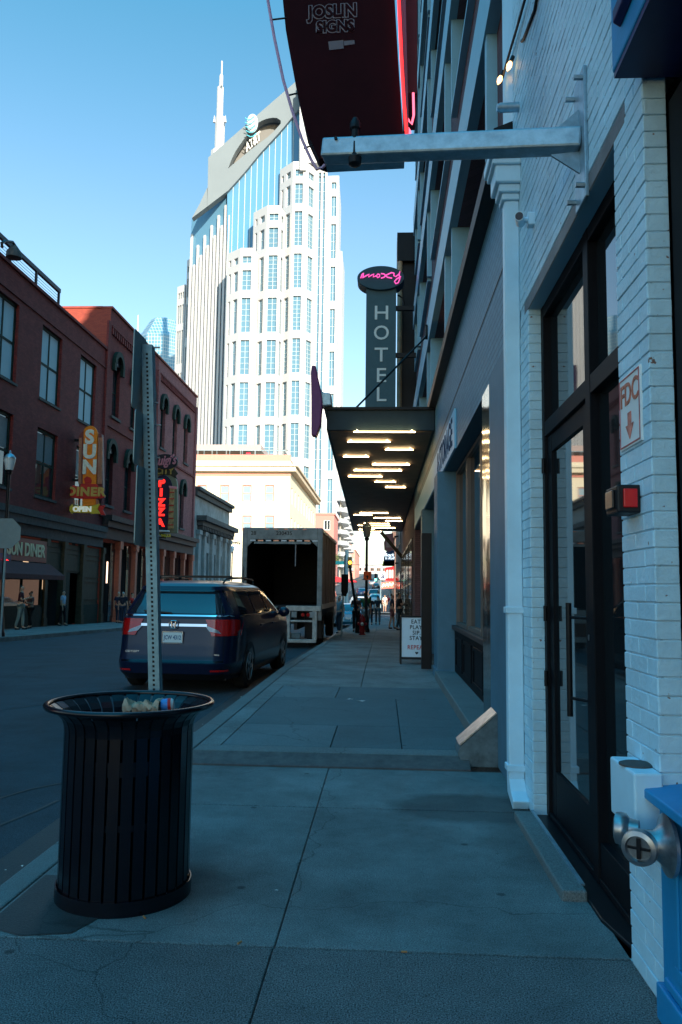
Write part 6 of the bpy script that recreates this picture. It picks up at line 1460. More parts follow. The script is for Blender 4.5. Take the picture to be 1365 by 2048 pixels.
chunk('salmon_building', 'narrow salmon pink building rising above the truck roof', xa-12, xb, YSB, YSB+18, zt_, mat('salmon wall', (.48, .19, .16), .7, var=.05), [(c1.x, c2.x, c2.z, c1.z), (c3.x, c4.x, c4.z, c3.z)], fr='white')
# balcony tower
YB0 = 236.; t = thing('balcony_tower', 'pale apartment block stacked with curved white balconies down the street', 'building', (-15, YB0, gz(YB0)))
xa, xb = atY(676, 1000, YB0).x, atY(698, 1100, YB0+10).x; zt_ = atY(680, 990, YB0).z
bw = mat('balcony recess wall', (.30, .28, .25), .7)  # wall behind the balconies, one plain tone darker than they are
mb = MB(); mb.box(xa+.5, xb-2.2, YB0+3, YB0+60, gz(YB0)-.5, zt_); mb.build('wall', bw, t)
k = 0; z = gz(YB0)+5
while z < zt_-1:
    mb = MB(); pl = [(xa-.5, YB0+3), (xa-.3, YB0+.5), (xa+1.0, YB0-.5), (xb-1.5, YB0+.6), (xb-.4, YB0+2.5), (xb, YB0+6), (xb, YB0+14), (xb-1, YB0+18), (xb-2.2, YB0+20), (xa-.5, YB0+20)]
    mb.prism([(x, y, z) for x, y in pl], (0, 0, 1.25)); mb.build('balcony', 'tower_stone', t)
    mb = MB()
    for j in range(2):
        y0 = YB0+22+18*j; pl2 = [(xb-2.4, y0), (xb-.2, y0+2), (xb+.2, y0+8), (xb-.2, y0+14), (xb-2.4, y0+16)]
        mb.prism([(x, y, z) for x, y in pl2], (0, 0, 1.25))
    if k % 2 == 0 or True: mb.build('balcony', 'tower_stone', t)
    z += 3.3; k += 1
chunk('peach_building', 'pale peach block beyond the balcony tower', -40, -13.2, 312, 345, 5.8+24, mat('peach wall', (.56, .36, .30), .7, var=.06), [(-17, -15, 12+4*k_, 14+4*k_) for k_ in range(4)], sidewins=[(315+7*j, 318+7*j, 11+4*k_, 13+4*k_) for j in range(4) for k_ in range(4)])
chunk('peach_building', 'low coral block at the end of the street on the left', -34, -12.6, 362, 430, 7+13, mat('coral wall', (.50, .24, .19), .7, var=.1), [(-16.5, -14.5, 13, 16)], sidewins=[(366+9*j, 370+9*j, 12, 15) for j in range(5)])
chunk('end_building', 'pale low building closing the far end of the street', -30, 24, 640, 660, gz(640)+7, mat('pale distant wall', (.42, .42, .42), .7, var=.1), [(-20+5*k_, -17+5*k_, gz(640)+2, gz(640)+4.5) for k_ in range(8)])
# red awning shop
q = atY(700, 1165, 150)
t = thing('awning', 'red shop awning on the left side of the far street', 'awning', (-13.5, 150, 3))
mb = MB(); a = atY(692, 1155, 150); b_ = atY(716, 1163, 150); mb.prism([(-16, 149, a.z-.3), (-13, 149, a.z-1.3), (-13, 149, a.z-1.6), (-16, 149, a.z-1.6)], (0, 12, 0)); mb.prism([(b_.x-3.6, 140, a.z), (b_.x, 140, b_.z), (b_.x, 140, b_.z-.25), (b_.x-3.6, 140, b_.z-.25)], (0, 6, 0)); mb.build('canvas', mat('red canvas', (.5, .02, .03), .7), t)
# tree
def tree(lbl, x, y, h, r, seed=1):
    rnd = random.Random(seed); zb = gz(y)
    t = thing('street_tree', lbl, 'tree', (x, y, zb))
    mb = MB(); mb.tube([(x, y, zb), (x+.1, y, zb+h*.3), (x-.1, y, zb+h*.55)], .18, n=8)
    br = []
    for k in range(9):
        a = rnd.uniform(0, 2*PI); e = Vector((x+math.cos(a)*r*.7, y+math.sin(a)*r*.7, zb+h*rnd.uniform(.55, .95))); br.append(e); mb.tube([(x, y, zb+h*rnd.uniform(.25, .5)), e], .06, n=5)
    mb.build('trunk', 'bark', t)
    mb = MB()
    for k in range(1500):
        c_ = rnd.choice(br)+Vector((rnd.gauss(0, r*.25), rnd.gauss(0, r*.25), rnd.gauss(0, r*.22))); s_ = rnd.uniform(.08, .2)
        a = Vector((rnd.uniform(-1, 1), rnd.uniform(-1, 1), rnd.uniform(-1, 1))).normalized()*s_; b = a.orthogonal().normalized()*s_*.6
        mb.quad(c_-a, c_+b, c_+a, c_-b)
    mb.build('crown', 'foliage', t)
tree('small yellow green street tree just left of the signal pole', -6.6-6, 160, 7.5, 2.4, 3)
tree('bushy street tree farther down the left pavement', -12.8, 190, 8.5, 2.6, 5)

# ================================================================ UNSEEN BLOCK ADDED BEHIND THE VIEWER TO SHADE THE STREET
t = thing('shade_block', 'unseen brick block added above the blue shopfront and behind the viewer to shade the street', 'building', (6, -15, 0))
mb = MB(); mb.box(1.3, 24, -45, -3.05, 0, 34); mb.box(1.3, 24, -3.049, 2.97, 6.21, 34); mb.build('wall', 'mauve_brick', t)

# ================================================================ VEHICLES
class Shell:
    """car body as horizontal slices: (z, y_rear, y_front, half width)"""
    def __init__(s, sl, n=6.): s.sl = sl; s.n = n
    def at(s, z):
        sl = s.sl
        if z <= sl[0][0]: return sl[0][1:]
        for a, b in zip(sl[:-1], sl[1:]):
            if z <= b[0]:
                f = (z-a[0])/(b[0]-a[0]); return tuple(a[i]+(b[i]-a[i])*f for i in (1, 2, 3))
        return sl[-1][1:]
    def side(s, y, z, o=0.):
        yr, yf, w = s.at(z); yc, Ln = (yr+yf)/2, (yf-yr)/2; q = min(1., abs((y-yc)/Ln)); return w*(max(0, 1-q**s.n))**(1/s.n)+o
    def rear(s, x, z, o=0.):
        yr, yf, w = s.at(z); yc, Ln = (yr+yf)/2, (yf-yr)/2; q = min(1., abs(x/w)); return yc-Ln*(max(0, 1-q**s.n))**(1/s.n)-o
    def front(s, x, z, o=0.):
        yr, yf, w = s.at(z); return (yr+yf)-s.rear(x, z, -o)
    def body(s, sub=5, nu=72):
        zs = []
        for a, b in zip(s.sl[:-1], s.sl[1:]): zs += [a[0]+(b[0]-a[0])*k/sub for k in range(sub)]
        zs.append(s.sl[-1][0]); mb = MB(); vs = []
        for z in zs:
            yr, yf, w = s.at(z); yc, Ln = (yr+yf)/2, (yf-yr)/2
            for i in range(nu):
                a = 2*PI*(i+.5)/nu; c, d = math.cos(a), math.sin(a); e = 2/s.n
                vs.append((w*math.copysign(abs(c)**e, c), yc+Ln*math.copysign(abs(d)**e, d), z))
        fs = [(k*nu+i, k*nu+(i+1) % nu, (k+1)*nu+(i+1) % nu, (k+1)*nu+i) for k in range(len(zs)-1) for i in range(nu)]
        fs += [list(range(nu))[::-1], list(range((len(zs)-1)*nu, len(zs)*nu))]
        return mb.add(vs, fs)
    def rear_patch(s, poly4, o=.004, nu=12, nv=6):
        """poly4: (x,z) bottom-left, bottom-right, top-right, top-left"""
        def fn(u, v):
            b = [poly4[0][i]+(poly4[1][i]-poly4[0][i])*u for i in (0, 1)]; t_ = [poly4[3][i]+(poly4[2][i]-poly4[3][i])*u for i in (0, 1)]
            x, z = b[0]+(t_[0]-b[0])*v, b[1]+(t_[1]-b[1])*v; return (x, s.rear(x, z, o), z)
        return MB().grid(fn, nu, nv)
    def side_patch(s, poly4, sg=1, o=.004, nu=10, nv=6):
        def fn(u, v):
            b = [poly4[0][i]+(poly4[1][i]-poly4[0][i])*u for i in (0, 1)]; t_ = [poly4[3][i]+(poly4[2][i]-poly4[3][i])*u for i in (0, 1)]
            y, z = b[0]+(t_[0]-b[0])*v, b[1]+(t_[1]-b[1])*v; return (sg*s.side(y, z, o), y, z)
        return MB().grid(fn, nu, nv, flip=sg < 0)
def wheel(par, x, y, r, wd=.22, rim='rim'):
    sg = 1 if x > 0 else -1
    mb = MB(); mb.lathe([(r*.62, -.01), (r*.92, .0), (r, .03), (r, wd-.03), (r*.92, wd), (r*.6, wd)], (x-sg*wd, y, r), n=28, axis=(sg, 0, 0)); w_ = mb.build('wheel', 'tire', par, smooth=True)
    mb = MB(); mb.lathe([(r*.66, 0), (r*.66, .012), (r*.60, .012), (r*.58, -.03), (.0, -.03)], (x-.005*sg, y, r), n=24, axis=(sg, 0, 0))
    for k in range(5):
        a = 2*PI*k/5; mb.bar((x-.006*sg, y+.04*math.cos(a), r+.04*math.sin(a)), (x-.012*sg, y+r*.62*math.cos(a), r+r*.62*math.sin(a)), r*.2, .03, up=(1, 0, 0))
    mb.build('rim', rim, w_, smooth=True)
def arch(par, sh, y, r, sg):
    mb = MB(); n = 16; R = r*1.16
    pts = [(sg*(sh.side(y+R*math.cos(PI*i/n), max(.24, r+R*math.sin(PI*i/n)*.98), .006)), y+R*math.cos(PI*i/n), r+R*math.sin(PI*i/n)*.98) for i in range(n+1)]
    pts += [(sg*sh.side(y-R, .24, .006), y-R, .2), (sg*sh.side(y+R, .24, .006), y+R, .2)]
    mb.add(pts, [range(len(pts))]); mb.build('wheel_arch', 'black', par)

# ---- the dark blue minivan
t = thing('minivan', 'dark blue minivan parked at the kerb with rear plate, red tail lights and roof rails', 'minivan', (0, 0, 0))
VS = Shell([(.20, .16, 5.02, .90), (.30, .03, 5.12, .965), (.46, .0, 5.16, .99), (.50, .03, 5.15, .992), (.56, .055, 5.14, .99), (.72, .10, 5.12, .992), (.86, .13, 5.08, .995), (.98, .155, 4.98, .99), (1.06, .17, 4.80, .98), (1.12, .18, 4.45, .968), (1.17, .20, 4.15, .955), (1.32, .275, 3.85, .885), (1.46, .36, 3.58, .815), (1.56, .44, 3.38, .76), (1.62, .47, 3.22, .715), (1.665, .56, 3.0, .65), (1.70, .78, 2.7, .54), (1.72, 1.2, 2.3, .40)], 7.)
VS.body().build('body', 'car_blue', t, smooth=True, angle=28)
VS.rear_patch([(-.87, 1.20), (.87, 1.20), (.66, 1.56), (-.66, 1.56)], .006, 16, 8).build('rear_window', 'car_glass', t, smooth=True)
VS.rear_patch([(-.955, 1.155), (.955, 1.155), (.94, 1.18), (-.94, 1.18)], .012, 24, 2).build('chrome_strip', 'chrome', t, smooth=True)
VS.rear_patch([(-.74, 1.562), (.74, 1.562), (.68, 1.618), (-.68, 1.618)], .07, 16, 3).build('spoiler', 'car_blue', t, smooth=True)
VS.rear_patch([(-.74, 1.558), (.74, 1.558), (.74, 1.566), (-.74, 1.566)], .068, 16, 1).build('spoiler_lip', 'black', t)
VS.rear_patch([(-.52, 1.005), (.52, 1.005), (.52, 1.045), (-.52, 1.045)], .022, 20, 2).build('chrome_bar', 'chrome', t, smooth=True)
for sg in (-1, 1):
    o = (lambda P_: P_ if sg > 0 else [P_[1], P_[0], P_[3], P_[2]])
    f = lambda P_: o([(sg*a, b) for a, b in P_])
    mb = VS.rear_patch(f([(.60, .865), (.958, .865), (.958, 1.115), (.49, 1.115)]), .016, 8, 6); tl = mb.build('tail_light', 'tail_red', t, smooth=True)
    mb = VS.side_patch([(.30, .88), (.52, .96), (.56, 1.10), (.30, 1.12)] if sg > 0 else [(.30, .88), (.52, .96), (.56, 1.10), (.30, 1.12)], sg, .012, 5, 4); mb.build('side_lens', 'tail_red', tl, smooth=True)
    VS.rear_patch(f([(.56, 1.085), (.80, 1.085), (.80, 1.10), (.54, 1.10)]), .018, 6, 3).build('upper_lens', 'tail_red', tl, smooth=True)
    VS.rear_patch(f([(.56, .935), (.74, .90), (.70, .95), (.48, 1.035)]), .019, 6, 3).build('clear_lens', 'lens', tl, smooth=True)
    VS.rear_patch(f([(.60, .87), (.74, .87), (.74, .885), (.59, .905)]), .018, 6, 3).build('lower_lens', 'tail_red', tl, smooth=True)
    VS.rear_patch(f([(.62, .335), (.86, .335), (.86, .365), (.62, .365)]), .012, 6, 1).build('reflector', 'tail_red', t)
    for (ya, yb, nm) in ((.62, 1.55, 'side_window'), (1.62, 2.55, 'side_window'), (2.63, 3.35, 'side_window')):
        top_in = .0 if ya > 1 else .12; fr = .18 if yb > 3 else .0
        VS.side_patch([(ya, 1.185), (yb+fr*2.2, 1.185), (yb-fr*.3, 1.55), (ya+top_in, 1.55)], sg, .006).build(nm, 'car_glass', t, smooth=True)
    VS.side_patch([(.55, 1.155), (4.0, 1.155), (4.0, 1.172), (.55, 1.172)], sg, .009, 20, 1).build('chrome_line', 'chrome', t)
    for y in (1.58, 2.58): VS.side_patch([(y, .34), (y+.008, .34), (y+.008, 1.15), (y, 1.15)], sg, .002, 1, 8).build('door_seam', 'black', t)
    for y in (1.75, 2.75):
        mb = MB(); mb.bar((sg*VS.side(y, .98, .025), y, .98), (sg*VS.side(y+.2, .98, .025), y+.2, .98), .02, .03); mb.build('door_handle', 'car_blue', t, bevel=.005)
    mb = MB(); mb.ball((sg*1.08, 3.55, 1.16), .13, n=14, sq=(.85, .5, .72)); mb.bar((sg*.93, 3.6, 1.12), (sg*1.03, 3.57, 1.13), .05, .04); mb.build('mirror', 'car_blue', t, smooth=True)
    for y in (1.06, 4.06): wheel(t, sg*.985, y, .345); arch(t, VS, y, .345, sg)
    mb = MB(); mb.tube([(sg*.60, .75, 1.68), (sg*.62, .85, 1.745), (sg*.63, 1.8, 1.775), (sg*.62, 2.75, 1.755), (sg*.60, 2.95, 1.69)], .016, n=6); mb.build('roof_rail', 'black_metal', t, smooth=True)
for y in (1.15, 2.25):
    mb = MB(); mb.bar((-.62, y, 1.79), (.62, y, 1.79), .05, .022); [mb.cyl((s_*.60, y, 1.74), (s_*.60, y, 1.80), .03, n=8) for s_ in (-1, 1)]; mb.build('cross_bar', 'black_metal', t)
mb = MB(); y = VS.rear(0, .82, .02); mb.box(-.152, .152, y-.006, y+.02, .76, .915); pl = mb.build('number_plate', mat('plate white', (.55, .66, .68), .4, var=.04), t, bevel=.004)
mb = MB(); 
for a in ((-.165, .165, .745, .757), (-.165, .165, .918, .930), (-.165, -.153, .757, .918), (.153, .165, .757, .918)): mb.box(a[0], a[1], y-.009, y+.02, a[2], a[3])
mb.build('plate_frame', 'chrome', pl)
text('lettering', 'JCW 4312', .088, mat('plate blue', (.02, .10, .22), .5), pl, (0, y-.0075, .835), (1, 0, 0), (0, 0, 1), ext=.001, bold=.002, sx=.72)
text('state_name', 'OHIO', .022, mat('plate blue', (.02, .10, .22), .5), pl, (0, y-.0075, .897), (1, 0, 0), (0, 0, 1), ext=.001) if False else None
yb = VS.rear(0, 1.03, .03)
mb = MB(); n = 20
ring = [(.07*math.copysign(abs(math.cos(2*PI*i/n))**.6, math.cos(2*PI*i/n)), yb-.008, 1.03+.058*math.copysign(abs(math.sin(2*PI*i/n))**.6, math.sin(2*PI*i/n))) for i in range(n)]
mb.tube(ring, .008, n=6, closed=True); mb.bar((-.034, yb-.01, 1.078), (-.022, yb-.01, .982), .016, .012, up=(0, 1, 0)); mb.bar((.034, yb-.01, 1.078), (.022, yb-.01, .982), .016, .012, up=(0, 1, 0)); mb.bar((-.028, yb-.01, 1.028), (.028, yb-.01, 1.028), .014, .012, up=(0, 1, 0)); mb.build('badge', 'chrome', t, smooth=True)
for (x, s_) in ((-.62, 'ODYSSEY'), (.66, 'TOURING')):
    text('lettering', s_, .045 if x < 0 else .03, 'steel', t, (x, VS.rear(x, .62, .006), .62 if x < 0 else .585), (1, -.02*(1 if x < 0 else -1), 0), (0, .1, 1), ext=.002, spacing=1.2)
mb = MB(); mb.bar((-.05, VS.rear(0, 1.2, .03), 1.205), (-.50, VS.rear(-.5, 1.22, .03), 1.235), .016, .02); mb.build('rear_wiper', 'black', t)
VS.rear_patch([(-.80, .47), (.80, .47), (.80, .50), (-.80, .50)], .006, 20, 2).build('bumper_crease', 'black_gloss', t, smooth=True)
VS.rear_patch([(-.85, .205), (.85, .205), (.88, .30), (-.88, .30)], .008, 20, 2).build('bumper_valance', 'black', t, smooth=True)
for (x0, x1) in ((-.79, -.78), (.78, .79)): VS.rear_patch([(x0, .5), (x1, .5), (x1, .86), (x0, .86)], .002, 1, 6).build('hatch_seam', 'black', t)
mb = MB(); mb.box(-.8, .8, .3, 4.9, .19, .32); mb.build('underbody', 'black', t)
mb = MB(); [mb.ball((x, 2.3, 1.25), .11, n=10, sq=(1, .6, 1.2)) for x in (-.4, .4)]; 
rc = atY(353, 1300, 12.1); t.location = (rc.x-.07, 12.0, ROAD); t.rotation_euler = (0, 0, math.radians(-3.4))

# ---- box truck
t = thing('box_truck', 'weathered white box truck with its rear door open on a dark cargo hold', 'truck', (0, 0, 0))
WB = 1.27; HB = 3.72; FL = 1.30; LB = 6.6
mb = MB(); mb.box(-WB, -WB+.16, 0, .12, FL-.02, HB-.001); mb.box(WB-.16, WB, 0, .12, FL-.45, HB-.001); mb.box(-WB+.161, WB-.161, .002, .118, HB-.36, HB-.002)
for s_ in (-1, 1): mb.prism([(s_*(WB-.161), .003, HB-.36), (s_*(WB-.40), .003, HB-.36), (s_*(WB-.161), .003, HB-.60)], (0, .1, 0))
mb.build('rear_frame', 'truck_white', t, bevel=.015)
mb = MB(); mb.box(-WB+.02, -WB+.06, .12, LB, FL, HB-.03); mb.box(WB-.06, WB-.02, .12, LB, FL, HB-.03); mb.box(-WB+.06, WB-.06, LB-.06, LB, FL, HB-.03)
mb.build('side_wall', 'truck_side', t); 
mb = MB(); mb.box(-WB+.02, WB-.02, .12, LB, HB-.028, HB+.02); mb.build('roof', 'truck_white', t, bevel=.02)
mb = MB(); mb.box(-WB+.06, WB-.06, .1, LB-.06, FL-.12, FL); mb.box(-WB+.061, -WB+.09, .12, LB-.06, FL, HB-.04); mb.box(WB-.09, WB-.061, .12, LB-.06, FL, HB-.04); mb.box(-WB+.09, WB-.09, LB-.1, LB-.06, FL, HB-.04); mb.box(-WB+.09, WB-.09, .12, LB-.1, HB-.06, HB-.035)
mb.build('cargo_hold', mat('dark cargo lining', (.02, .02, .022), .8, var=.3), t)
for y in (1.6, 2.9, 4.2, 5.5):
    mb = MB(); mb.box(WB-.018, WB-.005, y, y+.05, FL+.02, HB-.05); mb.build('side_rib', 'truck_side', t)
mb = MB(); mb.box(WB-.04, WB+.01, .13, LB, HB-.12, HB-.03); mb.box(WB-.04, WB+.01, .13, LB, FL-.1, FL+.05); mb.build('side_rail', 'steel', t)
mb = MB()
for k in range(9):
    if k % 2: continue
    mb.box(-WB+.25+k*.245, -WB+.25+(k+.7)*.245, -.006, .002, HB-.42, HB-.375)
mb.build('reflective_tape', mat('white tape', (.6, .62, .65), .4), t)
mb = MB()
for k in range(9):
    if k % 2 == 0: continue
    mb.box(-WB+.25+k*.245, -WB+.25+(k+.7)*.245, -.006, .002, HB-.42, HB-.375)
mb.build('reflective_tape', 'tail_red', t)
mb = MB(); mb.box(-.9, .9, -.0, .03, HB-.50, HB-.43); mb.build('rolled_door', 'truck_white', t)
mb = MB(); mb.cyl((.42, .02, HB-.43), (.42, .02, HB-1.2), .018, n=6); mb.build('pull_strap', mat('grey strap', (.25, .25, .27), .8), t)
for x, s_ in ((-.92, '28'), (.05, '230435')): text('lettering', s_, .17, 'black', t, (x, -.002, HB-.17), (1, 0, 0), (0, 0, 1), ext=.002, bold=.003)
for x in (-.5, -.2, .1, .4, .7):
    mb = MB(); mb.box(x-.06, x+.06, -.01, .01, HB-.055, HB-.02); mb.build('marker_light', 'tail_red', t)
mb = MB(); mb.cyl((-WB+.06, -.05, FL+.1), (-WB+.06, -.05, FL+1.2), .018, n=8); mb.build('grab_handle', 'steel', t)
mb = MB(); mb.box(.16, WB-.02, -.10, .1, FL-.16, FL-.001); mb.box(.16, .30, -.09, .1, FL-1.05, FL-.161); mb.box(WB-.28, WB-.14, -.08, .1, FL-1.05, FL-.161); mb.box(-.35, WB-.14, -.30, .0, FL-1.12, FL-1.02); mb.box(.3, WB-.28, -.085, -.03, FL-.50, FL-.44)
mb.build('liftgate', mat('pale liftgate steel', (.36, .36, .34), .5, .2, var=.3, scale=8), t, bevel=.01)
mb = MB(); mb.prism([(-WB+.15, -.02, FL-.02), (-.1, -.02, FL-.02), (-.35, -.02, FL-.42), (-.85, -.02, FL-.42)], (0, .05, 0)); mb.box(-.9, .6, .05, .25, FL-1.0, FL-.85); mb.build('tail_plate', mat('dark teal plate', (.10, .14, .15), .5, var=.2), t)
for x in (.70, .86):
    mb = MB(); mb.cyl((x, -.10, FL-.27), (x, -.13, FL-.27), .055, n=14); mb.build('tail_light', 'tail_red', t, smooth=True)
for x in (.42, .98):
    mb = MB(); mb.box(x-.08, x+.08, -.105, -.09, FL-.36, FL-.18); mb.build('light_plate', 'truck_white', t)
mb = MB(); mb.box(-.5, -.4, .1, LB+1.5, .55, FL-.12); mb.box(.4, .5, .1, LB+1.5, .55, FL-.12); mb.build('chassis', 'black', t)
for sg in (-1, 1):
    wheel(t, sg*1.18, 1.7, .48, .5, rim='truck_white'); wheel(t, sg*1.15, 6.9, .48, .28, rim='truck_white')
    mb = MB(); mb.box(sg*.65, sg*1.2, .95, .98, .25, 1.0); mb.build('mud_flap', 'black', t)
CS = Shell([(.45, LB+.25, LB+2.7, 1.12), (.8, LB+.2, LB+2.8, 1.18), (1.5, LB+.2, LB+2.7, 1.16), (1.9, LB+.2, LB+2.3, 1.1), (2.5, LB+.25, LB+1.9, 1.02), (2.62, LB+.5, LB+1.6, .85)], 7)
CS.body().build('cab', mat('cab paint', (.20, .23, .25), .35, .0, var=.1, coat=.5), t, smooth=True)
for sg in (-1, 1):
    CS.side_patch([(LB+.9, 1.55), (LB+2.2, 1.55), (LB+1.8, 2.35), (LB+.9, 2.35)], sg, .01).build('side_window', 'car_glass', t)
    mb = MB(); mb.bar((sg*1.1, LB+2.1, 2.1), (sg*1.48, LB+2.3, 2.1), .04, .04); mb.box(sg*1.36, sg*1.58, LB+2.25, LB+2.33, 1.55, 2.25); mb.build('mirror', 'black', t, bevel=.02)
rc = atY(563, 1200, 24.8); t.location = (rc.x, 24.8, gz(25)+ROAD); t.rotation_euler = (0, 0, math.radians(-.4))

# ---- generic cars down the street
def sedan(name, lbl, cat, x, y, paint, suv=False, rot=0., group=None, flip=False, z=None):
    t = thing(name, lbl, cat, (0, 0, 0), group)
    if suv: sl = [(.25, .1, 4.6, .86), (.4, .0, 4.7, .92), (.7, .03, 4.7, .94), (.95, .06, 4.55, .93), (1.05, .10, 4.0, .91), (1.1, .14, 3.6, .90), (1.45, .35, 3.0, .78), (1.62, .55, 2.7, .70), (1.68, .9, 2.3, .55)]
    else: sl = [(.22, .1, 4.65, .84), (.36, .0, 4.75, .90), (.60, .02, 4.75, .92), (.82, .06, 4.6, .91), (.93, .12, 3.9, .88), (.97, .45, 3.5, .86), (1.2, .85, 3.1, .74), (1.38, 1.25, 2.7, .64), (1.43, 1.6, 2.4, .5)]
    sh = Shell(sl, 6); sh.body(3, 40).build('body', paint, t, smooth=True, angle=30)
    g0, g1 = (1.10, 1.55) if suv else (.99, 1.35)
    sh.rear_patch([(-.74, g0), (.74, g0), (.60, g1), (-.60, g1)], .01, 8, 4).build('rear_window', 'car_glass', t, smooth=True)
    def fp(u, v):
        x = -.72+1.44*u; z = g0+.02+(g1-g0-.03)*v; x *= 1-.16*v; return (x, sh.front(x, z, .01), z)
    MB().grid(fp, 8, 4, flip=True).build('windscreen', 'car_glass', t, smooth=True)
    for sg in (-1, 1):
        for a, b in ((1.15 if suv else 1.5, 2.2), (2.28, 3.0)): sh.side_patch([(a-.3 if a < 2 else a, g0+.02), (b+(.35 if b > 2.5 else 0), g0+.02), (b, g1-.03), (a, g1-.03)], sg, .008, 5, 3).build('side_window', 'car_glass', t)
        z_ = .78 if suv else .68
        P_ = [(sg*.56, z_), (sg*.86, z_), (sg*.86, z_+.16), (sg*.56, z_+.16)]
        sh.rear_patch(P_ if sg > 0 else [P_[1], P_[0], P_[3], P_[2]], .01, 5, 2).build('tail_light', 'tail_red', t)
        mb = MB(); mb.ball((sg*.98, 3.05, g0+.06), .09, n=8); mb.build('mirror', paint, t)
        for y_ in (.95, 3.75): wheel(t, sg*.92, y_, .33, .2); arch(t, sh, y_, .33, sg)
        def hp(u, v): x = sg*(.5+.34*u); z = .6+.14*v; return (x, sh.front(x, z, .01), z)
        MB().grid(hp, 4, 2, flip=sg > 0).build('headlight', 'lens', t)
    mb = MB(); y_ = sh.rear(0, .55, .012); mb.box(-.16, .16, y_-.004, y_+.02, .50, .64); mb.build('number_plate', 'white', t)
    t.location = (x, y, gz(y)+ROAD if z is None else z); t.rotation_euler = (0, 0, rot + (PI if flip else 0))
    return t
teal = mat('teal blue car paint', (.03, .20, .30), .25, .2, var=.05, coat=1.); silver = mat('white car paint', (.62, .64, .66), .3, .0, var=.04, coat=1.); darkp = mat('charcoal car paint', (.03, .035, .045), .25, .2, var=.05, coat=1.); redp = mat('red car paint', (.40, .02, .03), .25, .0, var=.05, coat=1.)
def xat(px, y): return atY(px, 1180, y).x
sedan('parked_car', 'teal blue sedan parked ahead of the box truck', 'car', xat(697, 48), 48, teal)
G_ = 'cars down the street'
sedan('parked_car', 'white car parked just past the teal sedan', 'car', xat(720, 60), 60, silver, group=G_)
sedan('parked_car', 'white sport utility car parked two places past the teal sedan', 'car', xat(720, 80)-.2, 82, silver, suv=True, group=G_)
sedan('driving_car', 'dark sport utility car in mid street right of the lamp post', 'car', xat(748, 120), 120, darkp, suv=True, group=G_)
sedan('driving_car', 'white car directly behind the mid street dark one, nearer the viewer', 'car', xat(750, 100), 104, silver, group=G_)
sedan('driving_car', 'small red car left of the dark sport utility car', 'car', xat(739, 128), 128, redp, group=G_)
sedan('driving_car', 'dark blue car on the left lane of the far street', 'car', xat(723, 140), 140, mat('navy car paint', (.03, .05, .16), .25, .2, var=.05, coat=1.), group=G_)
sedan('driving_car', 'charcoal car farthest up the street slope', 'car', xat(752, 190), 190, darkp, group=G_)
sedan('driving_car', 'grey car farther up the slope beside the lane line', 'car', xat(744, 225), 225, mat('grey car paint', (.22, .23, .25), .25, .2, var=.05, coat=1.), suv=True, group=G_)

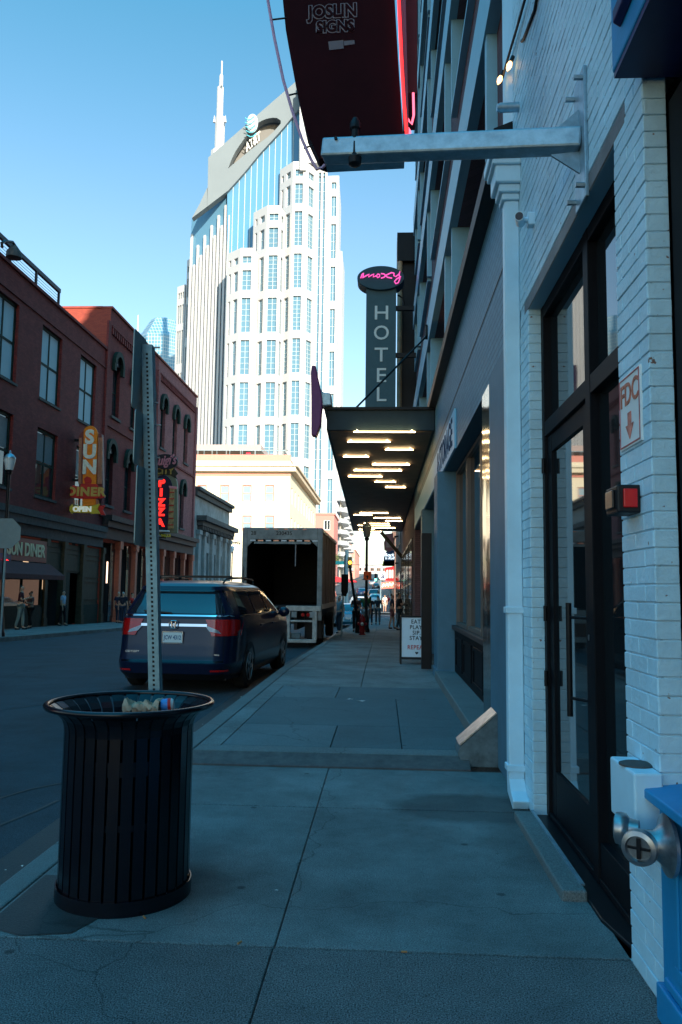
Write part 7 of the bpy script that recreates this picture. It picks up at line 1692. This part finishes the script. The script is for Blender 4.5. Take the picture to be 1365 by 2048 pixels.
# ================================================================ PEOPLE
def skin_mesh(name, mt, parent, verts, edges, radii, root=0, sub=1):
    me = bpy.data.meshes.new(name); me.from_pydata([tuple(v) for v in verts], edges, []); me.materials.append(M[mt] if isinstance(mt, str) else mt)
    o = bpy.data.objects.new(name, me); COL.objects.link(o)
    o.modifiers.new('skin', 'SKIN')
    lay = me.skin_vertices[0].data if me.skin_vertices else None
    if lay is None:
        bm = bmesh.new(); bm.from_mesh(me); bm.verts.layers.skin.verify(); bm.to_mesh(me); bm.free(); lay = me.skin_vertices[0].data
    for i, r in enumerate(radii):
        lay[i].radius = (r, r) if not isinstance(r, tuple) else r; lay[i].use_root = (i == root)
    o.modifiers['skin'].use_smooth_shade = True
    s_ = o.modifiers.new('sub', 'SUBSURF'); s_.levels = sub; s_.render_levels = sub
    if parent is not None: o.parent = parent
    return o
def person(lbl, loc, face=0., h=1.74, skin='skin', shirt=(.2, .2, .2), trousers=(.03, .04, .07), hair=(.03, .02, .015), long_hair=False, stride=.12, arms='down', shorts=False, bald=False, lean=0., group=None):
    """local frame: feet at z 0, facing -Y"""
    k = h/1.74; t = thing('person', lbl, 'person', (0, 0, 0), group)
    V = []; E = []; Rr = []
    def v(x, y, z, r, frm=None):
        V.append(Vector((x, y-lean*z, z))*k); Rr.append(r*k)
        if frm is not None: E.append((frm, len(V)-1))
        return len(V)-1
    pel = v(0, 0, .95, .125); sp_ = v(0, .01, 1.12, .115, pel); chest = v(0, .0, 1.32, .135, sp_); nk = v(0, .01, 1.47, .055, chest); hd0 = v(0, -.005, 1.545, .06, nk); hd = v(0, -.012, 1.62, .082, hd0); hd2 = v(0, -.002, 1.69, .062, hd)
    ids = {}
    for s_ in (-1, 1):
        st_ = stride*s_
        hp = v(s_*.095, 0, .90, .095, pel); kn = v(s_*.10, -st_*.55-.01, .49, .058, hp); an = v(s_*.105, -st_+.03, .09, .040, kn); toe = v(s_*.115, -st_-.13, .035, .036, an)
        sh = v(s_*.175, .0, 1.42, .058, chest)
        if arms == 'down' or (arms == 'phone1' and s_ < 0): el = v(s_*.235, .02+st_*.25, 1.14, .042, sh); wr = v(s_*.25, -.04+st_*.4, .90, .029, el); hdir = Vector((0, -.1, -1))
        elif arms == 'hips': el = v(s_*.34, .06, 1.18, .042, sh); wr = v(s_*.19, -.06, 1.02, .029, el); hdir = Vector((-s_*.5, -.5, -.4))
        else: el = v(s_*.235, -.04, 1.15, .042, sh); wr = v(s_*.10, -.25, 1.22, .029, el); hdir = Vector((-s_*.3, -.9, .3))
        hdir.normalize(); W_ = V[wr]/k; pm = W_+hdir*.06; p_ = v(pm.x, pm.y, pm.z, .030, wr)
        sd = hdir.cross(Vector((0, 1, 0)) if abs(hdir.y) < .8 else Vector((1, 0, 0))).normalized()
        for f_ in range(4):
            o = sd*(-.027+.018*f_); L_ = (.068, .078, .074, .058)[f_]; b_ = pm+o+hdir*.03; i1 = v(b_.x, b_.y, b_.z, .0095, p_); b2 = b_+hdir*L_*.55; i2 = v(b2.x, b2.y, b2.z, .0085, i1); b3 = b2+(hdir+Vector((0, -.5, -.1))).normalized()*L_*.5; v(b3.x, b3.y, b3.z, .007, i2)
        th_ = W_+hdir*.03+sd*.035; i1 = v(th_.x, th_.y, th_.z, .011, p_); t2 = th_+hdir*.035+sd*.018; v(t2.x, t2.y, t2.z, .009, i1)
        ids[s_] = (hp, kn, an, toe, sh, el, wr)
    nose = v(0, -.098, 1.605, .014, hd)
    for s_ in (-1, 1): v(s_*.082, .0, 1.615, .017, hd)
    body = skin_mesh('body', skin, t, V, E, Rr)
    bi = t
    # face
    mb = MB(); [mb.ball(Vector((s_*.030, -.082, 1.635))*k, .012*k, n=8) for s_ in (-1, 1)]; mb.build('eyes', 'white', t) if False else None
    mb = MB(); mb.bar(Vector((-.025, -.079, 1.57))*k, Vector((.025, -.079, 1.57))*k, .008*k, .01*k); mb.build('mouth', dye('lips', (.28, .08, .07)), t)
    for s_ in (-1, 1):
        mb = MB(); mb.ball(Vector((s_*.030, -.078, 1.632))*k, .011*k, n=8); mb.build('eye', 'black', t)
    g = lambda i: V[i]/k
    mts = lambda n, c: dye('%s %.3f %.3f %.3f' % (n, *c), c)
    # shirt
    vv = [g(pel)+Vector((0, 0, .03)), g(sp_), g(chest), g(nk)+Vector((0, 0, -.06))]; ee = [(0, 1), (1, 2), (2, 3)]; rr = [.138, .130, .148, .075]
    for s_ in (-1, 1):
        hp, kn, an, toe, sh, el, wr = ids[s_]; n = len(vv)
        vv += [g(sh), g(sh)+(g(el)-g(sh))*.75]; ee += [(2, n), (n, n+1)]; rr += [.072, .058]
    skin_mesh('shirt', mts('shirt', shirt), t, [x*k for x in vv], ee, [x*k for x in rr])
    vv = [g(pel)+Vector((0, 0, .04))]; ee = []; rr = [.132]
    for s_ in (-1, 1):
        hp, kn, an, toe, sh, el, wr = ids[s_]; n = len(vv)
        if shorts: vv += [g(hp), g(hp)+(g(kn)-g(hp))*.85]; ee += [(0, n), (n, n+1)]; rr += [.108, .082]
        else: vv += [g(hp), g(kn), g(an)+Vector((0, 0, .03))]; ee += [(0, n), (n, n+1), (n+1, n+2)]; rr += [.108, .072, .060]
    skin_mesh('trousers', mts('trousers', trousers), t, [x*k for x in vv], ee, [x*k for x in rr])
    for s_ in (-1, 1):
        a, b = g(ids[s_][2])+Vector((0, .03, -.045)), g(ids[s_][3])+Vector((0, -.015, .002))
        skin_mesh('shoe', 'black', t, [a*k, (a+b)/2*k, b*k], [(0, 1), (1, 2)], [.05*k, .046*k, .040*k])
    if not bald:
        hv = [Vector((0, -.015, 1.70)), Vector((0, .035, 1.68)), Vector((0, .055, 1.60))]; hr = [.070, .074, .060]
        if long_hair: hv += [Vector((0, .075, 1.48)), Vector((0, .085, 1.34))]; hr += [.075, .05]
        skin_mesh('hair', mts('hair', hair), t, [x*k for x in hv], [(i, i+1) for i in range(len(hv)-1)], [x*k for x in hr])
    t.location = loc; t.rotation_euler = (0, 0, face)
    return t
def ground_pt(px, py, dz):
    """walk down the ray until it meets the ground profile"""
    d = ray(px, py); y = 5.
    while y < 300:
        p = EYE+d*(y/d.y)
        if p.z <= gz(y)+dz: return p
        y += .1
    return p
GP = 'people walking along the near sidewalk'
def P(lbl, px, y, **kw):
    x = atY(px, 1190, y).x
    dz = UP if (-1.8 < x < 1.0 and y < 62) else (.02 if y > 78 else ROAD)
    if x < -12.2: dz = .02
    return person(lbl, (x, y, gz(y)+dz), **kw)
P('woman with long dark hair in black walking away just right of the lamp post', 741, 47, face=PI, h=1.68, shirt=(.015, .015, .018), trousers=(.015, .015, .02), long_hair=True, group=GP)
P('person in dark top and grey trousers walking beside the long haired woman', 756.5, 48.5, face=PI, h=1.74, shirt=(.02, .02, .025), trousers=(.10, .09, .09), group=GP)
P('sunlit person in white shirt and pale shorts at the far end of the sidewalk', 770, 81, face=0, h=1.75, shirt=(.7, .66, .6), trousers=(.5, .42, .35), shorts=True, group=GP)
P('sunlit person in red top behind the white shirted one', 776, 84, face=0, h=1.70, shirt=(.5, .05, .05), trousers=(.3, .3, .33), group=GP)
P('person in navy top and pink shorts standing near the right wall', 785, 40, face=PI/2, h=1.74, shirt=(.03, .03, .05), trousers=(.30, .12, .12), hair=(.10, .06, .03), shorts=True, group=GP)
P('person in black leaning by the wall under the canopy end with crossed hands', 799, 38, face=PI/2+.3, h=1.76, shirt=(.012, .012, .014), trousers=(.03, .05, .06), arms='phone', group=GP)
P('person in green and white clothes standing behind the lamp post', 731, 36, face=PI, h=1.72, shirt=(.03, .10, .04), trousers=(.40, .45, .48), group=GP)
P('person in dark clothes with raised hands left of the fire hydrant', 713, 34.5, face=0, h=1.6, shirt=(.05, .03, .03), trousers=(.02, .02, .02), arms='phone', group=GP)
P('person in grey shirt stepping between the truck and the teal sedan', 679, 38, face=-.5, h=1.80, shirt=(.16, .24, .26), trousers=(.03, .03, .04), skin='skin', hair=(.3, .2, .12), group='people in the road')
GL = 'people on the far sidewalk'
def PL_(lbl, px, xw, **kw):
    y = atX(px, 1200, xw).y; return person(lbl, (xw, y, gz(y)+.02), **kw)
PL_('person in maroon shirt and pale grey trousers outside the diner window', 43, -15.0, face=PI/2+.3, h=1.85, shirt=(.07, .012, .016), trousers=(.20, .25, .23), arms='phone', group=GL)
PL_('shorter person in pink top beside the maroon shirted one', 62, -15.3, face=-.6, h=1.62, shirt=(.22, .10, .09), trousers=(.01, .01, .01), arms='phone', group=GL)
PL_('person in pale blue shirt in the dark diner doorway', 127, -15.75, face=PI/2, h=1.75, shirt=(.35, .45, .60), trousers=(.01, .01, .015), group=GL)
PL_('white haired person in dark jacket left of the red shirted one', 247, -14.6, face=PI, h=1.78, shirt=(.012, .015, .03), trousers=(.02, .03, .06), hair=(.5, .5, .5), group=GL)
PL_('second white haired person in navy behind the dark jacketed one', 238, -15.2, face=PI, h=1.80, shirt=(.012, .02, .05), trousers=(.02, .03, .06), hair=(.5, .45, .4), group=GL)
PL_('person in bright red shirt beside the minivan rear window', 265, -14.4, face=PI/2, h=1.75, shirt=(.50, .03, .025), trousers=(.03, .06, .12), arms='hips', group=GL)
PL_('person in white top just right of the red shirted one', 276, -14.8, face=0, h=1.70, shirt=(.45, .50, .55), trousers=(.03, .05, .08), group=GL)
